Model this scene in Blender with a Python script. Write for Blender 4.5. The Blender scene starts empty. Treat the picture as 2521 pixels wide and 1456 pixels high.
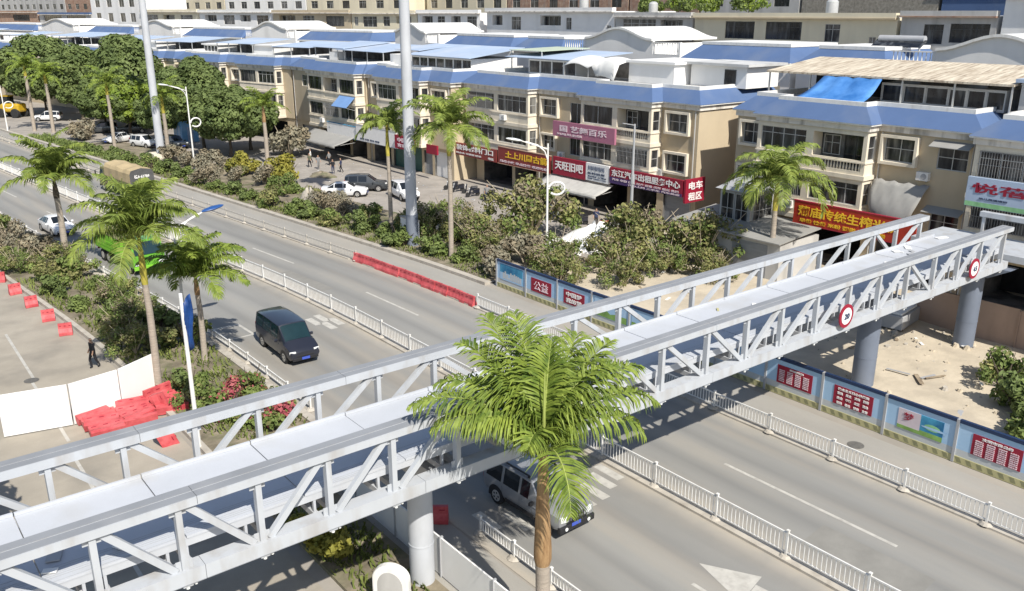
import bpy, math, random
from mathutils import Vector, Matrix
import numpy as np
random.seed(11)
rad = math.radians
sc = bpy.context.scene
col = sc.collection

# ------------------------------------------------------------------ camera, sky, sun, exposure
# scene axes: X = across the road (towards the shops), Y = along the road (away from the camera), Z = up
PITCH = math.atan(700 / 2150)
cam = bpy.data.cameras.new('camera')
cam.sensor_width = 36
cam.lens = 36 * 2150 / 2521
cam.clip_start = 0.5
cam.clip_end = 3000
co = bpy.data.objects.new('camera', cam)
col.objects.link(co)
co.location = (0, 0, 18)
co.rotation_euler = (rad(90) - PITCH, 0, rad(-38.4))
sc.camera = co
SUNDIR = Vector((0.205, 0.93, -1.0)).normalized()
w = bpy.data.worlds.new('World')
sc.world = w
w.use_nodes = True
nt = w.node_tree
nt.nodes.clear()
sky = nt.nodes.new('ShaderNodeTexSky')
sky.sky_type = 'NISHITA'
sky.sun_disc = False
sky.sun_elevation = math.asin(-SUNDIR.z)
sky.sun_rotation = math.atan2(-SUNDIR.x, -SUNDIR.y)
sky.air_density = 1.0
sky.dust_density = 0.9
bg = nt.nodes.new('ShaderNodeBackground')
bg.inputs['Strength'].default_value = 0.08
wo = nt.nodes.new('ShaderNodeOutputWorld')
nt.links.new(sky.outputs[0], bg.inputs[0])
nt.links.new(bg.outputs[0], wo.inputs[0])
sl = bpy.data.lights.new('sun', 'SUN')
sl.energy = 3.8
sl.angle = rad(0.53)
sl.color = (1.0, 0.95, 0.865)
so = bpy.data.objects.new('sun', sl)
col.objects.link(so)
so.rotation_euler = SUNDIR.to_track_quat('-Z', 'Y').to_euler()
so.location = (0, 0, 60)
vs = sc.view_settings
vs.view_transform = 'Standard'
vs.look = 'None'
vs.gamma = 1
vs.exposure = 0.72
try:
    sc.cycles.max_bounces = 6
    sc.cycles.transparent_max_bounces = 6
except Exception:
    pass

# ------------------------------------------------------------------ helpers
class MB:
    """collects faces with materials, builds one mesh object"""
    def __init__(s):
        s.v, s.f, s.mi, s.mats = [], [], [], []
    def m(s, mat):
        if mat not in s.mats:
            s.mats.append(mat)
        return s.mats.index(mat)
    def poly(s, pts, mat):
        n = len(s.v)
        s.v += [tuple(p) for p in pts]
        s.f.append(tuple(range(n, n + len(pts))))
        s.mi.append(s.m(mat))
        return s
    def mesh(s, vs, fs, mat):
        n = len(s.v)
        s.v += [tuple(p) for p in vs]
        k = s.m(mat)
        for f in fs:
            s.f.append(tuple(i + n for i in f))
            s.mi.append(k)
        return s
    def hexa(s, p, mat):
        return s.mesh(p, [(0, 3, 2, 1), (4, 5, 6, 7), (0, 1, 5, 4), (1, 2, 6, 5), (2, 3, 7, 6), (3, 0, 4, 7)], mat)
    def box(s, x0, y0, z0, x1, y1, z1, mat):
        return s.hexa([(x0, y0, z0), (x1, y0, z0), (x1, y1, z0), (x0, y1, z0), (x0, y0, z1), (x1, y0, z1), (x1, y1, z1), (x0, y1, z1)], mat)
    def rbox(s, c, sx, sy, sz, rz, mat, rx=0, ry=0):
        M = Matrix.Translation(c) @ Matrix.Rotation(rz, 4, 'Z') @ Matrix.Rotation(ry, 4, 'Y') @ Matrix.Rotation(rx, 4, 'X')
        P = [(-sx, -sy, -sz), (sx, -sy, -sz), (sx, sy, -sz), (-sx, sy, -sz), (-sx, -sy, sz), (sx, -sy, sz), (sx, sy, sz), (-sx, sy, sz)]
        return s.hexa([M @ Vector([a / 2 for a in p]) for p in P], mat)
    def beam(s, p, q, wd, ht, mat, up=(0, 0, 1)):
        p, q, up = Vector(p), Vector(q), Vector(up)
        d = (q - p).normalized()
        a = d.cross(up)
        if a.length < 1e-4:
            a = Vector((1, 0, 0))
        a.normalize()
        b = a.cross(d).normalized()
        a, b = a * wd / 2, b * ht / 2
        return s.hexa([p - a - b, p + a - b, q + a - b, q - a - b, p - a + b, p + a + b, q + a + b, q - a + b], mat)
    def tube(s, pts, rads, mat, n=8, cap=True):
        pts = [Vector(p) for p in pts]
        if not isinstance(rads, (list, tuple)):
            rads = [rads] * len(pts)
        vs, fs = [], []
        for i, p in enumerate(pts):
            d = (pts[min(i + 1, len(pts) - 1)] - pts[max(i - 1, 0)]).normalized()
            a = d.cross(Vector((0, 0, 1)) if abs(d.z) < 0.95 else Vector((0, 1, 0))).normalized()
            b = d.cross(a).normalized()
            for k in range(n):
                t = 2 * math.pi * k / n
                vs.append(p + (a * math.cos(t) + b * math.sin(t)) * rads[i])
        for i in range(len(pts) - 1):
            for k in range(n):
                fs.append((i * n + k, i * n + (k + 1) % n, (i + 1) * n + (k + 1) % n, (i + 1) * n + k))
        if cap:
            fs.append(tuple(range(n))[::-1])
            fs.append(tuple((len(pts) - 1) * n + k for k in range(n)))
        return s.mesh(vs, fs, mat)
    def lathe(s, c, prof, mat, n=12):
        return s.tube([Vector(c) + Vector((0, 0, z)) for r, z in prof], [r for r, z in prof], mat, n)
    def build(s, name, parent=None, smooth=False, bevel=0, loc=None, ang=35):
        me = bpy.data.meshes.new(name)
        me.from_pydata(s.v, [], s.f)
        for mt in s.mats:
            me.materials.append(mt)
        me.polygons.foreach_set('material_index', s.mi)
        if smooth:
            me.polygons.foreach_set('use_smooth', [True] * len(s.f))
            try:
                me.set_sharp_from_angle(angle=rad(ang))
            except Exception:
                pass
        me.update()
        o = bpy.data.objects.new(name, me)
        col.objects.link(o)
        if parent:
            o.parent = parent
        if loc:
            o.location = loc
        if bevel:
            b = o.modifiers.new('bevel', 'BEVEL')
            b.width = bevel
            b.segments = 2
            b.limit_method = 'ANGLE'
        return o

def tag(o, label=None, cat=None, group=None, kind=None):
    if label: o['label'] = label
    if cat: o['category'] = cat
    if group: o['group'] = group
    if kind: o['kind'] = kind
    return o
def thing(name, label, cat, loc=(0, 0, 0), rz=0.0, group=None):
    o = bpy.data.objects.new(name, None)
    o.empty_display_size = 0.3
    col.objects.link(o)
    o.location = loc
    o.rotation_euler = (0, 0, rz)
    return tag(o, label, cat, group)
def struct(o):
    o['kind'] = 'structure'
    return o
def dup(root, loc, rz, label, group=None, s=None):
    kids = {}
    for c in bpy.data.objects:
        if c.parent:
            kids.setdefault(c.parent, []).append(c)
    r = root.copy()
    col.objects.link(r)
    r.location = loc
    r.rotation_euler = (0, 0, rz)
    if s:
        r.scale = s if isinstance(s, tuple) else (s, s, s)
    r['label'] = label
    if group: r['group'] = group
    def rec(a, b):
        for c in kids.get(a, []):
            d = c.copy()
            col.objects.link(d)
            d.parent = b
            rec(c, d)
    rec(root, r)
    return r
def S(u):
    """sideways bend of the road at distance u along it"""
    t = u - 42
    if t <= 0: return 0.0
    if t < 16: return -0.1 * t * t / 32
    return -0.1 * (t - 8)
def RP(off, u, z=0.0):
    return Vector((off + S(u), u, z))
def HEAD(u):
    t = min(max(u - 42, 0), 16)
    return math.atan(0.1 * t / 16)

# ------------------------------------------------------------------ materials
def mat(name, c, rough=0.6, var=0.12, scale=1.5, c2=None, metal=0.0, bump=0.0, bscale=None, spec=0.4, coat=0.0, stretch=None, fine=0.0, trans=0.0, dirt=None, alpha=None):
    m = bpy.data.materials.new(name)
    m.use_nodes = True
    n, l = m.node_tree.nodes, m.node_tree.links
    p = n['Principled BSDF']
    p.inputs['Roughness'].default_value = rough
    p.inputs['Metallic'].default_value = metal
    p.inputs['Specular IOR Level'].default_value = spec
    if coat: p.inputs['Coat Weight'].default_value = coat
    g = n.new('ShaderNodeNewGeometry')
    mp = n.new('ShaderNodeMapping')
    l.new(g.outputs['Position'], mp.inputs[0])
    if stretch: mp.inputs['Scale'].default_value = stretch
    t = n.new('ShaderNodeTexNoise')
    t.inputs['Scale'].default_value = scale
    t.inputs['Detail'].default_value = 6
    t.inputs['Roughness'].default_value = 0.62
    l.new(mp.outputs[0], t.inputs['Vector'])
    r = n.new('ShaderNodeValToRGB')
    r.color_ramp.elements[0].position = 0.32
    r.color_ramp.elements[1].position = 0.68
    lo = tuple(x * (1 - var) for x in c)
    hi = tuple(min(1, x * (1 + var)) for x in c) if c2 is None else c2
    r.color_ramp.elements[0].color = (*lo, 1)
    r.color_ramp.elements[1].color = (*hi, 1)
    l.new(t.outputs[0], r.inputs[0])
    out = r.outputs[0]
    def mixin(out, tex_out, lo_, hi_, colr, fac):
        rr = n.new('ShaderNodeMapRange')
        rr.inputs[1].default_value = lo_
        rr.inputs[2].default_value = hi_
        rr.inputs[4].default_value = fac
        l.new(tex_out, rr.inputs[0])
        mx = n.new('ShaderNodeMix')
        mx.data_type = 'RGBA'
        l.new(rr.outputs[0], mx.inputs[0])
        l.new(out, mx.inputs[6])
        mx.inputs[7].default_value = (*colr, 1)
        return mx.outputs[2]
    if fine:
        t2 = n.new('ShaderNodeTexNoise')
        t2.inputs['Scale'].default_value = 38
        t2.inputs['Detail'].default_value = 3
        l.new(g.outputs['Position'], t2.inputs['Vector'])
        out = mixin(out, t2.outputs[0], 0.45, 0.75, tuple(x * 0.5 for x in c), fine)
    if dirt:
        dc, ds, dstr, f = dirt            # colour, scale, stretch, amount
        mp2 = n.new('ShaderNodeMapping')
        mp2.inputs['Scale'].default_value = dstr
        l.new(g.outputs['Position'], mp2.inputs[0])
        t3 = n.new('ShaderNodeTexNoise')
        t3.inputs['Scale'].default_value = ds
        t3.inputs['Detail'].default_value = 5
        l.new(mp2.outputs[0], t3.inputs['Vector'])
        out = mixin(out, t3.outputs[0], 0.5, 0.72, dc, f)
    l.new(out, p.inputs['Base Color'])
    if bump:
        tb = n.new('ShaderNodeTexNoise')
        tb.inputs['Scale'].default_value = bscale or scale * 6
        tb.inputs['Detail'].default_value = 4
        l.new(g.outputs['Position'], tb.inputs['Vector'])
        b = n.new('ShaderNodeBump')
        b.inputs['Strength'].default_value = bump
        b.inputs['Distance'].default_value = 0.05
        l.new(tb.outputs[0], b.inputs['Height'])
        l.new(b.outputs[0], p.inputs['Normal'])
    if trans:
        td = n.new('ShaderNodeBsdfTranslucent')
        l.new(out, td.inputs[0])
        ms = n.new('ShaderNodeMixShader')
        ms.inputs[0].default_value = trans
        l.new(p.outputs[0], ms.inputs[1])
        l.new(td.outputs[0], ms.inputs[2])
        l.new(ms.outputs[0], n['Material Output'].inputs[0])
    return m

GR = (0.36, 0.33, 0.28)
A_ASPH = mat('asphalt', (0.268, 0.264, 0.246), 0.85, 0.10, 0.35, stretch=(1, 0.12, 1), fine=0.35, bump=0.15, bscale=60, dirt=((0.37, 0.325, 0.26), 0.5, (1.2, 0.08, 1), 0.5))
def add_dust(m, colr):
    n, l = m.node_tree.nodes, m.node_tree.links
    p = n['Principled BSDF']
    src = p.inputs['Base Color'].links[0].from_socket
    at = n.new('ShaderNodeAttribute'); at.attribute_name = 'dust'
    t = n.new('ShaderNodeTexNoise'); t.inputs['Scale'].default_value = 0.9; t.inputs['Detail'].default_value = 6
    g = n.new('ShaderNodeNewGeometry'); l.new(g.outputs['Position'], t.inputs['Vector'])
    a2 = n.new('ShaderNodeAttribute'); a2.attribute_name = 'track'
    mk = n.new('ShaderNodeMix'); mk.data_type = 'RGBA'; mk.blend_type = 'MULTIPLY'; l.new(a2.outputs['Fac'], mk.inputs[0]); l.new(src, mk.inputs[6]); mk.inputs[7].default_value = (.80, .80, .81, 1); src = mk.outputs[2]
    mu = n.new('ShaderNodeMath'); mu.operation = 'MULTIPLY'; l.new(at.outputs['Fac'], mu.inputs[0])
    rg = n.new('ShaderNodeMapRange'); rg.inputs[1].default_value = .25; rg.inputs[2].default_value = .6; rg.inputs[3].default_value = .35; l.new(t.outputs[0], rg.inputs[0]); l.new(rg.outputs[0], mu.inputs[1])
    mx = n.new('ShaderNodeMix'); mx.data_type = 'RGBA'; l.new(mu.outputs[0], mx.inputs[0]); l.new(src, mx.inputs[6]); mx.inputs[7].default_value = (*colr, 1); l.new(mx.outputs[2], p.inputs['Base Color'])
add_dust(A_ASPH, (0.40, 0.355, 0.29))
A_LANE = mat('service_road_concrete', (0.315, 0.30, 0.27), 0.85, 0.10, 0.4, stretch=(1, 0.3, 1), fine=0.25, dirt=((0.36, 0.32, 0.265), 0.6, (1, 0.2, 1), 0.6))
A_SIDE = mat('side_lane_concrete', (0.34, 0.305, 0.25), 0.88, 0.12, 0.35, fine=0.2, dirt=((0.19, 0.175, 0.15), 0.4, (1, 1, 1), 0.6))
A_PAVE = mat('pavement', (0.33, 0.30, 0.265), 0.9, 0.15, 0.5, fine=0.25, dirt=((0.2, 0.185, 0.165), 0.35, (1, 1, 1), 0.6))
A_SAND = mat('sandy_ground', (0.50, 0.435, 0.335), 0.95, 0.16, 0.45, bump=0.6, bscale=3, dirt=((0.33, 0.285, 0.225), 0.5, (1, 1, 1), 0.6), fine=0.25)
A_SOIL = mat('bed_soil', (0.17, 0.145, 0.10), 0.95, 0.3, 0.8, c2=(0.30, 0.255, 0.185), bump=0.7, bscale=5, dirt=((0.075, 0.10, 0.03), 0.7, (1, 1, 1), 0.8))
A_GROUND = mat('dusty_ground', (0.30, 0.275, 0.24), 0.95, 0.15, 0.2)
A_KERB = mat('kerb_stone', (0.42, 0.385, 0.33), 0.9, 0.12, 1.2, dirt=((0.25, 0.22, 0.18), 2, (1, 1, 1), 0.6))
A_PAINT = mat('road_paint', (0.46, 0.443, 0.40), 0.7, 0.12, 2.0, dirt=((0.30, 0.28, 0.25), 3, (1, 1, 1), 0.6))
M_STEEL = mat('pale_steel_paint', (0.43, 0.45, 0.475), 0.5, 0.05, 0.8, dirt=((0.30, 0.275, 0.245), 2.0, (1, 1, .3), 0.55))
M_STEELD = mat('darker_steel', (0.235, 0.245, 0.26), 0.7, 0.08, 0.8, dirt=((0.30, 0.305, 0.315), 0.9, (1, 1, 1), 0.6))  # darker grey than the chord faces, for cap strips and bottom plates
M_DECK = mat('white_deck_sheet', (0.475, 0.495, 0.53), 0.55, 0.04, 0.6, dirt=((0.40, 0.395, 0.38), 0.7, (1, 1, 1), 0.5), fine=.12)
M_UNDER = mat('grey_underside', (0.30, 0.31, 0.31), 0.7, 0.1, 1)
M_PIER = mat('pier_grey_blue', (0.15, 0.175, 0.225), 0.6, 0.08, 0.8, dirt=((0.20, 0.22, 0.25), 0.8, (1, 1, 0.3), 0.6))
M_PIERL = mat('pier_concrete', (0.46, 0.475, 0.50), 0.8, 0.06, 0.8, dirt=((0.36, 0.37, 0.39), 1.2, (1, 1, 0.3), 0.6))
M_WHITE = mat('white_paint', (0.74, 0.73, 0.70), 0.5, 0.06, 1.5, dirt=((0.52, 0.49, 0.44), 2.5, (1, 1, 0.4), 0.5))
M_RAILD = mat('dusty_rail', (0.46, 0.43, 0.38), 0.7, 0.06, 2, dirt=((0.36, 0.33, 0.29), 3, (1, 1, 1), 0.5))
M_RAIL = mat('rail_white', (0.70, 0.69, 0.66), 0.45, 0.06, 2, dirt=((0.48, 0.45, 0.40), 3, (1, 1, 1), 0.5))
M_TAN = mat('tan_render', (0.50, 0.415, 0.29), 0.9, 0.06, 0.35, dirt=((0.40, 0.315, 0.205), 0.5, (1, 1, 0.12), 0.55))
M_CREAM = mat('cream_trim', (0.70, 0.63, 0.51), 0.85, 0.07, 0.7, dirt=((0.44, 0.39, 0.32), 1.1, (1, 1, 0.2), 0.55))
M_BAND = mat('weathered_fascia', (0.66, 0.62, 0.56), 0.85, 0.1, 1.0, dirt=((0.19, 0.175, 0.155), 1.7, (1, 1, 0.15), 0.85))
M_WWALL = mat('white_render', (0.76, 0.75, 0.73), 0.85, 0.05, 0.3, dirt=((0.55, 0.54, 0.52), 0.35, (1, 1, 0.15), 0.5))
M_GWALL = mat('grey_render', (0.47, 0.46, 0.44), 0.9, 0.1, 0.4, dirt=((0.25, 0.24, 0.225), 0.6, (1, 1, 0.15), 0.7))
M_CWALL = mat('cream_render', (0.70, 0.63, 0.47), 0.9, 0.05, 0.3, dirt=((0.50, 0.45, 0.35), 0.4, (1, 1, 0.15), 0.5))
M_BRICK = mat('rusty_brick', (0.36, 0.19, 0.13), 0.9, 0.25, 1.2, c2=(0.45, 0.33, 0.24), dirt=((0.25, 0.22, 0.2), 1, (1, 1, 0.3), 0.6))
M_ROUGH = mat('rough_grey_brick', (0.27, 0.245, 0.20), 0.95, 0.3, 2.5, c2=(0.36, 0.33, 0.28))
M_BLUE = mat('blue_roof_sheet', (0.09, 0.142, 0.265), 0.8, 0.07, 0.3, spec=0.1, dirt=((0.15, 0.19, 0.275), 0.35, (1, 1, 1), 0.55))
M_CANOPY = mat('pale_blue_canopy', (0.37, 0.45, 0.57), 0.6, 0.08, 0.25, spec=.2, dirt=((0.50, 0.535, 0.59), 0.2, (1, 1, 1), 0.7))
M_GREENC = mat('pale_green_canopy', (0.46, 0.52, 0.40), 0.6, 0.1, 0.3)
M_FLAT = mat('flat_roof_concrete', (0.50, 0.50, 0.49), 0.9, 0.12, 0.5, dirt=((0.30, 0.30, 0.29), 0.7, (1, 1, 1), 0.6))
M_TILE = mat('old_bamboo_roof', (0.60, 0.49, 0.36), 0.95, 0.35, 1.4, c2=(0.70, 0.63, 0.50), stretch=(0.35, 2.2, 1), dirt=((0.20, 0.14, 0.095), 2.4, (0.25, 2.0, 1), 0.85))
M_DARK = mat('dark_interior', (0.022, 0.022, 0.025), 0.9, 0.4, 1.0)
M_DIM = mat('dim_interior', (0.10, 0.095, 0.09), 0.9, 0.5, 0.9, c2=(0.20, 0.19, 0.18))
M_IRON = mat('cast_iron', (0.12, 0.115, 0.105), .8, .2, 6)
M_ALU = mat('aluminium_frame', (0.50, 0.50, 0.49), 0.4, 0.06, 2, metal=0.2)
M_DFRAME = mat('dark_frame', (0.06, 0.06, 0.06), 0.5, 0.1, 2)
M_GRILL = mat('steel_grille', (0.22, 0.22, 0.22), 0.5, 0.1, 2)
M_BLACK = mat('black_plastic', (0.02, 0.02, 0.022), 0.5, 0.1, 2)
M_RUBBER = mat('tyre_rubber', (0.025, 0.025, 0.025), 0.85, 0.15, 5)
M_RIM = mat('alloy_rim', (0.62, 0.61, 0.58), 0.3, 0.05, 2, metal=0.6)
M_LAMPG = mat('lamp_glass', (0.75, 0.76, 0.74), 0.12, 0.04, 4, spec=0.8)
M_REDL = mat('tail_lamp_red', (0.35, 0.02, 0.02), 0.2, 0.05, 4)
M_PLATE = mat('blue_plate', (0.05, 0.09, 0.42), 0.5, 0.05, 4)
M_REDP = mat('red_plastic', (0.52, 0.062, 0.075), 0.55, 0.2, 1.6, c2=(0.62, 0.135, 0.14), dirt=((0.36, 0.05, 0.06), 2, (1, 1, 1), 0.5))
M_SIGNR = mat('sign_red', (0.27, 0.011, 0.032), 0.6, 0.06, 0.6)
M_SIGNR2 = mat('banner_red', (0.38, 0.03, 0.012), 0.6, 0.1, 0.6)
M_MAROON = mat('sign_maroon', (0.22, 0.035, 0.03), 0.6, 0.08, 0.6)
M_PURPLE = mat('sign_mauve', (0.37, 0.14, 0.21), 0.6, 0.06, 0.6)
M_NAVY = mat('sign_navy', (0.06, 0.03, 0.12), 0.6, 0.1, 0.6)
M_YEL = mat('letter_yellow', (0.80, 0.50, 0.03), 0.6, 0.06, 2)
M_LETW = mat('letter_white', (0.78, 0.76, 0.74), 0.6, 0.04, 2)
M_LETP = mat('letter_pinkwhite', (0.76, 0.62, 0.66), 0.6, 0.05, 2)
M_LETN = mat('letter_navy', (0.04, 0.06, 0.12), 0.6, 0.1, 2)
M_HBLUE = mat('hoarding_blue', (0.34, 0.51, 0.69), 0.6, 0.05, 0.5, dirt=((0.40, 0.53, 0.68), 0.5, (1, 1, 1), 0.6))
M_HGREY = mat('hoarding_dusty_foot', (0.47, 0.49, 0.49), 0.85, 0.06, 1.0)
M_HNAVY = mat('hoarding_navy_cap', (0.014, 0.032, 0.085), 0.5, 0.08, 1)
M_HPOST = mat('hoarding_post', (0.36, 0.365, 0.375), 0.5, 0.06, 1)
M_OLIVE = mat('faded_hazard_yellow', (0.44, 0.41, 0.215), 0.9, 0.1, 1.2)
M_OLIVD = mat('faded_hazard_dark', (0.235, 0.23, 0.125), 0.9, 0.15, 1.2)
M_SCENE = mat('mural_sky_blue', (0.02, 0.16, 0.36), 0.7, 0.3, 1.1, c2=(0.07, 0.33, 0.50))
M_MGREEN = mat('mural_green', (0.20, 0.34, 0.09), 0.8, 0.3, 1.5)
M_MPINK = mat('mural_pink', (0.58, 0.50, 0.53), 0.8, 0.06, 2)
M_MINT = mat('mural_mint', (0.25, 0.50, 0.25), 0.8, 0.2, 2)
M_BROWNW = mat('brown_wall_board', (0.37, 0.265, 0.205), 0.9, 0.06, 0.5, dirt=((0.26, 0.19, 0.15), 0.9, (1, 1, 0.4), 0.6))
M_GSHUT = mat('green_shutter', (0.035, 0.105, 0.085), 0.5, 0.08, 1)
M_GREYSH = mat('grey_shutter', (0.24, 0.25, 0.26), 0.5, 0.1, 1, stretch=(1, 1, 8))
M_TARPG = mat('grey_canvas', (0.29, 0.285, 0.27), 0.9, 0.08, 0.8)
M_TARPW = mat('white_tarpaulin', (0.76, 0.755, 0.73), 0.8, 0.06, 0.8)
M_AWN = mat('pale_awning_canvas', (0.44, 0.43, 0.40), .9, .08, .8, dirt=((.30, .29, .27), 1.5, (1, 1, 1), .5))
M_TARPB = mat('blue_tarpaulin', (0.035, 0.18, 0.52), 0.6, 0.25, 0.7, c2=(0.10, 0.27, 0.60))
M_WOODT = mat('palm_trunk_grey', (0.35, 0.30, 0.245), 0.9, 0.14, 2.5, stretch=(1, 1, 6), bump=0.4, bscale=20, dirt=((0.22, 0.19, 0.16), 1.6, (0.4, 0.4, 7), 0.6))
M_SHAFT = mat('palm_crownshaft_brown', (0.30, 0.17, 0.075), 0.8, 0.3, 2.2, c2=(0.40, 0.26, 0.13), stretch=(4, 4, 0.7))
M_SHAFTY = mat('palm_crownshaft_yellow', (0.34, 0.32, 0.04), 0.7, 0.2, 2, c2=(0.46, 0.38, 0.07))
M_BARK = mat('tree_bark', (0.085, 0.068, 0.05), 0.95, 0.3, 3, bump=0.6, bscale=12)
M_TWIG = mat('pale_twig', (0.40, 0.34, 0.25), 0.9, 0.2, 3)
L_PALM = mat('palm_leaf', (0.085, 0.155, 0.02), 0.6, 0.3, 2.2, c2=(0.27, 0.335, 0.055), trans=0.15, spec=0.3)
L_PALMD = mat('palm_leaf_far', (0.12, 0.19, 0.03), 0.6, 0.3, 1.4, c2=(0.29, 0.345, 0.07), trans=0.22)
L_RACHIS = mat('palm_rachis', (0.30, 0.35, 0.09), 0.6, 0.1, 2)
L_TREE = mat('broadleaf_dark', (0.078, 0.12, 0.03), 0.7, 0.3, 0.5, c2=(0.16, 0.21, 0.065), trans=0.15)
L_TREE2 = mat('broadleaf_mid', (0.10, 0.145, 0.037), 0.7, 0.3, 0.5, c2=(0.185, 0.235, 0.075), trans=0.15)
L_LIME = mat('leaf_lime', (0.15, 0.24, 0.02), 0.65, 0.25, 0.6, c2=(0.25, 0.32, 0.04), trans=0.2)
L_YELLOW = mat('leaf_yellow_green', (0.24, 0.24, 0.035), 0.7, 0.25, 0.8, c2=(0.36, 0.32, 0.06), trans=0.2)
L_OLIVE = mat('leaf_olive', (0.16, 0.17, 0.06), 0.75, 0.35, 0.9, c2=(0.33, 0.315, 0.12), trans=0.15)
L_GREY = mat('leaf_dusty_grey', (0.20, 0.19, 0.13), 0.8, 0.3, 1.0, c2=(0.33, 0.30, 0.215), trans=0.1)
L_BUSH = mat('leaf_bush_green', (0.10, 0.155, 0.03), 0.7, 0.3, 0.9, c2=(0.22, 0.275, 0.075), trans=0.15)
L_DRY = mat('leaf_dry_brown', (0.21, 0.175, 0.115), 0.85, 0.3, 1.0, c2=(0.32, 0.27, 0.18), trans=0.1)
L_RED = mat('leaf_red_flower', (0.36, 0.05, 0.08), 0.7, 0.3, 1.5, c2=(0.45, 0.14, 0.14), trans=0.15)
L_GRASS = mat('grass_blades', (0.105, 0.145, 0.025), 0.8, 0.3, 0.7, c2=(0.19, 0.22, 0.055), trans=0.15)

def pane_mat(name, a, b, c):
    m = bpy.data.materials.new(name)
    m.use_nodes = True
    n, l = m.node_tree.nodes, m.node_tree.links
    p = n['Principled BSDF']
    p.inputs['Roughness'].default_value = 0.12
    p.inputs['Specular IOR Level'].default_value = 0.5
    g = n.new('ShaderNodeNewGeometry')
    mp = n.new('ShaderNodeMapping')
    mp.inputs['Scale'].default_value = (1, 1, 0.22)
    l.new(g.outputs['Position'], mp.inputs[0])
    t = n.new('ShaderNodeTexNoise')
    t.inputs['Scale'].default_value = 1.5
    t.inputs['Detail'].default_value = 4
    l.new(mp.outputs[0], t.inputs['Vector'])
    r = n.new('ShaderNodeValToRGB')
    r.color_ramp.elements[0].position = 0.40
    r.color_ramp.elements[1].position = 0.66
    r.color_ramp.elements[0].color = (*a, 1)
    r.color_ramp.elements[1].color = (*c, 1)
    e = r.color_ramp.elements.new(0.54)
    e.color = (*b, 1)
    l.new(t.outputs[0], r.inputs[0])
    l.new(r.outputs[0], p.inputs['Base Color'])
    return m
M_PANE = pane_mat('window_pane_curtained', (0.016, 0.017, 0.02), (0.055, 0.056, 0.058), (0.20, 0.195, 0.18))
M_PANED = pane_mat('window_pane_dark', (0.012, 0.013, 0.016), (0.03, 0.032, 0.036), (0.09, 0.095, 0.10))
M_CARG = mat('car_glass', (0.012, 0.015, 0.018), 0.06, 0.2, 1, spec=0.7)
M_CARGG = mat('car_glass_green', (0.010, 0.028, 0.032), 0.06, 0.2, 1, spec=0.7)
def paint(name, c, metal=0.0):
    return mat(name, c, 0.32, 0.04, 1.0, metal=metal, coat=0.6, spec=0.5)
P_WHITE = paint('car_white', (0.72, 0.72, 0.72))
P_BLACK = paint('car_black', (0.016, 0.018, 0.028))
P_SILVER = paint('car_silver', (0.30, 0.305, 0.315), 0.3)
P_GREY = paint('car_dark_grey', (0.05, 0.055, 0.06))
P_GREEN = paint('truck_green', (0.11, 0.34, 0.02))
P_YELLOW = paint('machine_yellow', (0.52, 0.33, 0.02))
P_BLUEB = paint('booth_blue', (0.16, 0.38, 0.62))
P_LAMPB = paint('lamp_head_blue', (0.02, 0.075, 0.25))

# ------------------------------------------------------------------ ground, roads, kerbs, markings
def strip(name, o0, o1, u0, u1, z, m, step=3.0):
    n = max(1, int((u1 - u0) / step))
    mb = MB()
    vs, fs = [], []
    for i in range(n + 1):
        u = u0 + (u1 - u0) * i / n
        vs += [RP(o0, u, z), RP(o1, u, z)]
    for i in range(n):
        fs.append((2 * i, 2 * i + 1, 2 * i + 3, 2 * i + 2))
    mb.mesh(vs, fs, m)
    return mb
def slab(name, o0, o1, u0, u1, z0, z1, m, step=3.0):
    n = max(1, int((u1 - u0) / step))
    mb = MB()
    for i in range(n):
        a, b = u0 + (u1 - u0) * i / n, u0 + (u1 - u0) * (i + 1) / n
        mb.hexa([RP(o0, a, z0), RP(o1, a, z0), RP(o1, b, z0), RP(o0, b, z0), RP(o0, a, z1), RP(o1, a, z1), RP(o1, b, z1), RP(o0, b, z1)], m)
    return mb
g = MB()
g.poly([(-900, -700, -0.02), (1500, -700, -0.02), (1500, 1700, -0.02), (-900, 1700, -0.02)], A_GROUND)
struct(g.build('ground'))
OFFS = [15.7 + (31.2 - 15.7) * k / 52 for k in range(53)]
def dust_at(o):
    return min(1, sum(q * math.exp(-(abs(o - e) / w_) ** 1.3) for e, q, w_ in ((15.7, 1, .5), (23.5, 1.1, .75), (31.2, 1.1, .7), (19.9, .2, .35), (27.2, .2, .35))))
def track_at(o):
    return min(1, sum(math.exp(-((o - c - d) / .36) ** 2) for c in (17.9, 21.7, 25.3, 29.1) for d in (-.85, .85)) + .35 * sum(math.exp(-((o - c) / .5) ** 2) for c in (17.9, 21.7, 25.3, 29.1)))
rm = MB()
nr, nd = 180, len(OFFS)
rm.mesh([RP(o, -30 + 2 * i) for i in range(nr + 1) for o in OFFS], [(i * nd + k, i * nd + k + 1, (i + 1) * nd + k + 1, (i + 1) * nd + k) for i in range(nr) for k in range(nd - 1)], A_ASPH)
ro = struct(rm.build('road'))
for nm, fn in (('dust', dust_at), ('track', track_at)):
    at_ = ro.data.attributes.new(nm, 'FLOAT', 'POINT')
    at_.data.foreach_set('value', [fn(o) for i in range(nr + 1) for o in OFFS])
struct(strip('', 31.2, 34.3, -30, 330, -0.004, A_LANE).build('service_road'))
struct(strip('', -14, 10.2, -30, 330, -0.008, A_SIDE).build('side_road'))
struct(strip('', 34.75, 120, 46.3, 330, 0.10, A_PAVE).build('pavement'))
sm = MB()
nx, ny = 44, 60
vs, fs = [], []
rr = random.Random(3)
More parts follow.
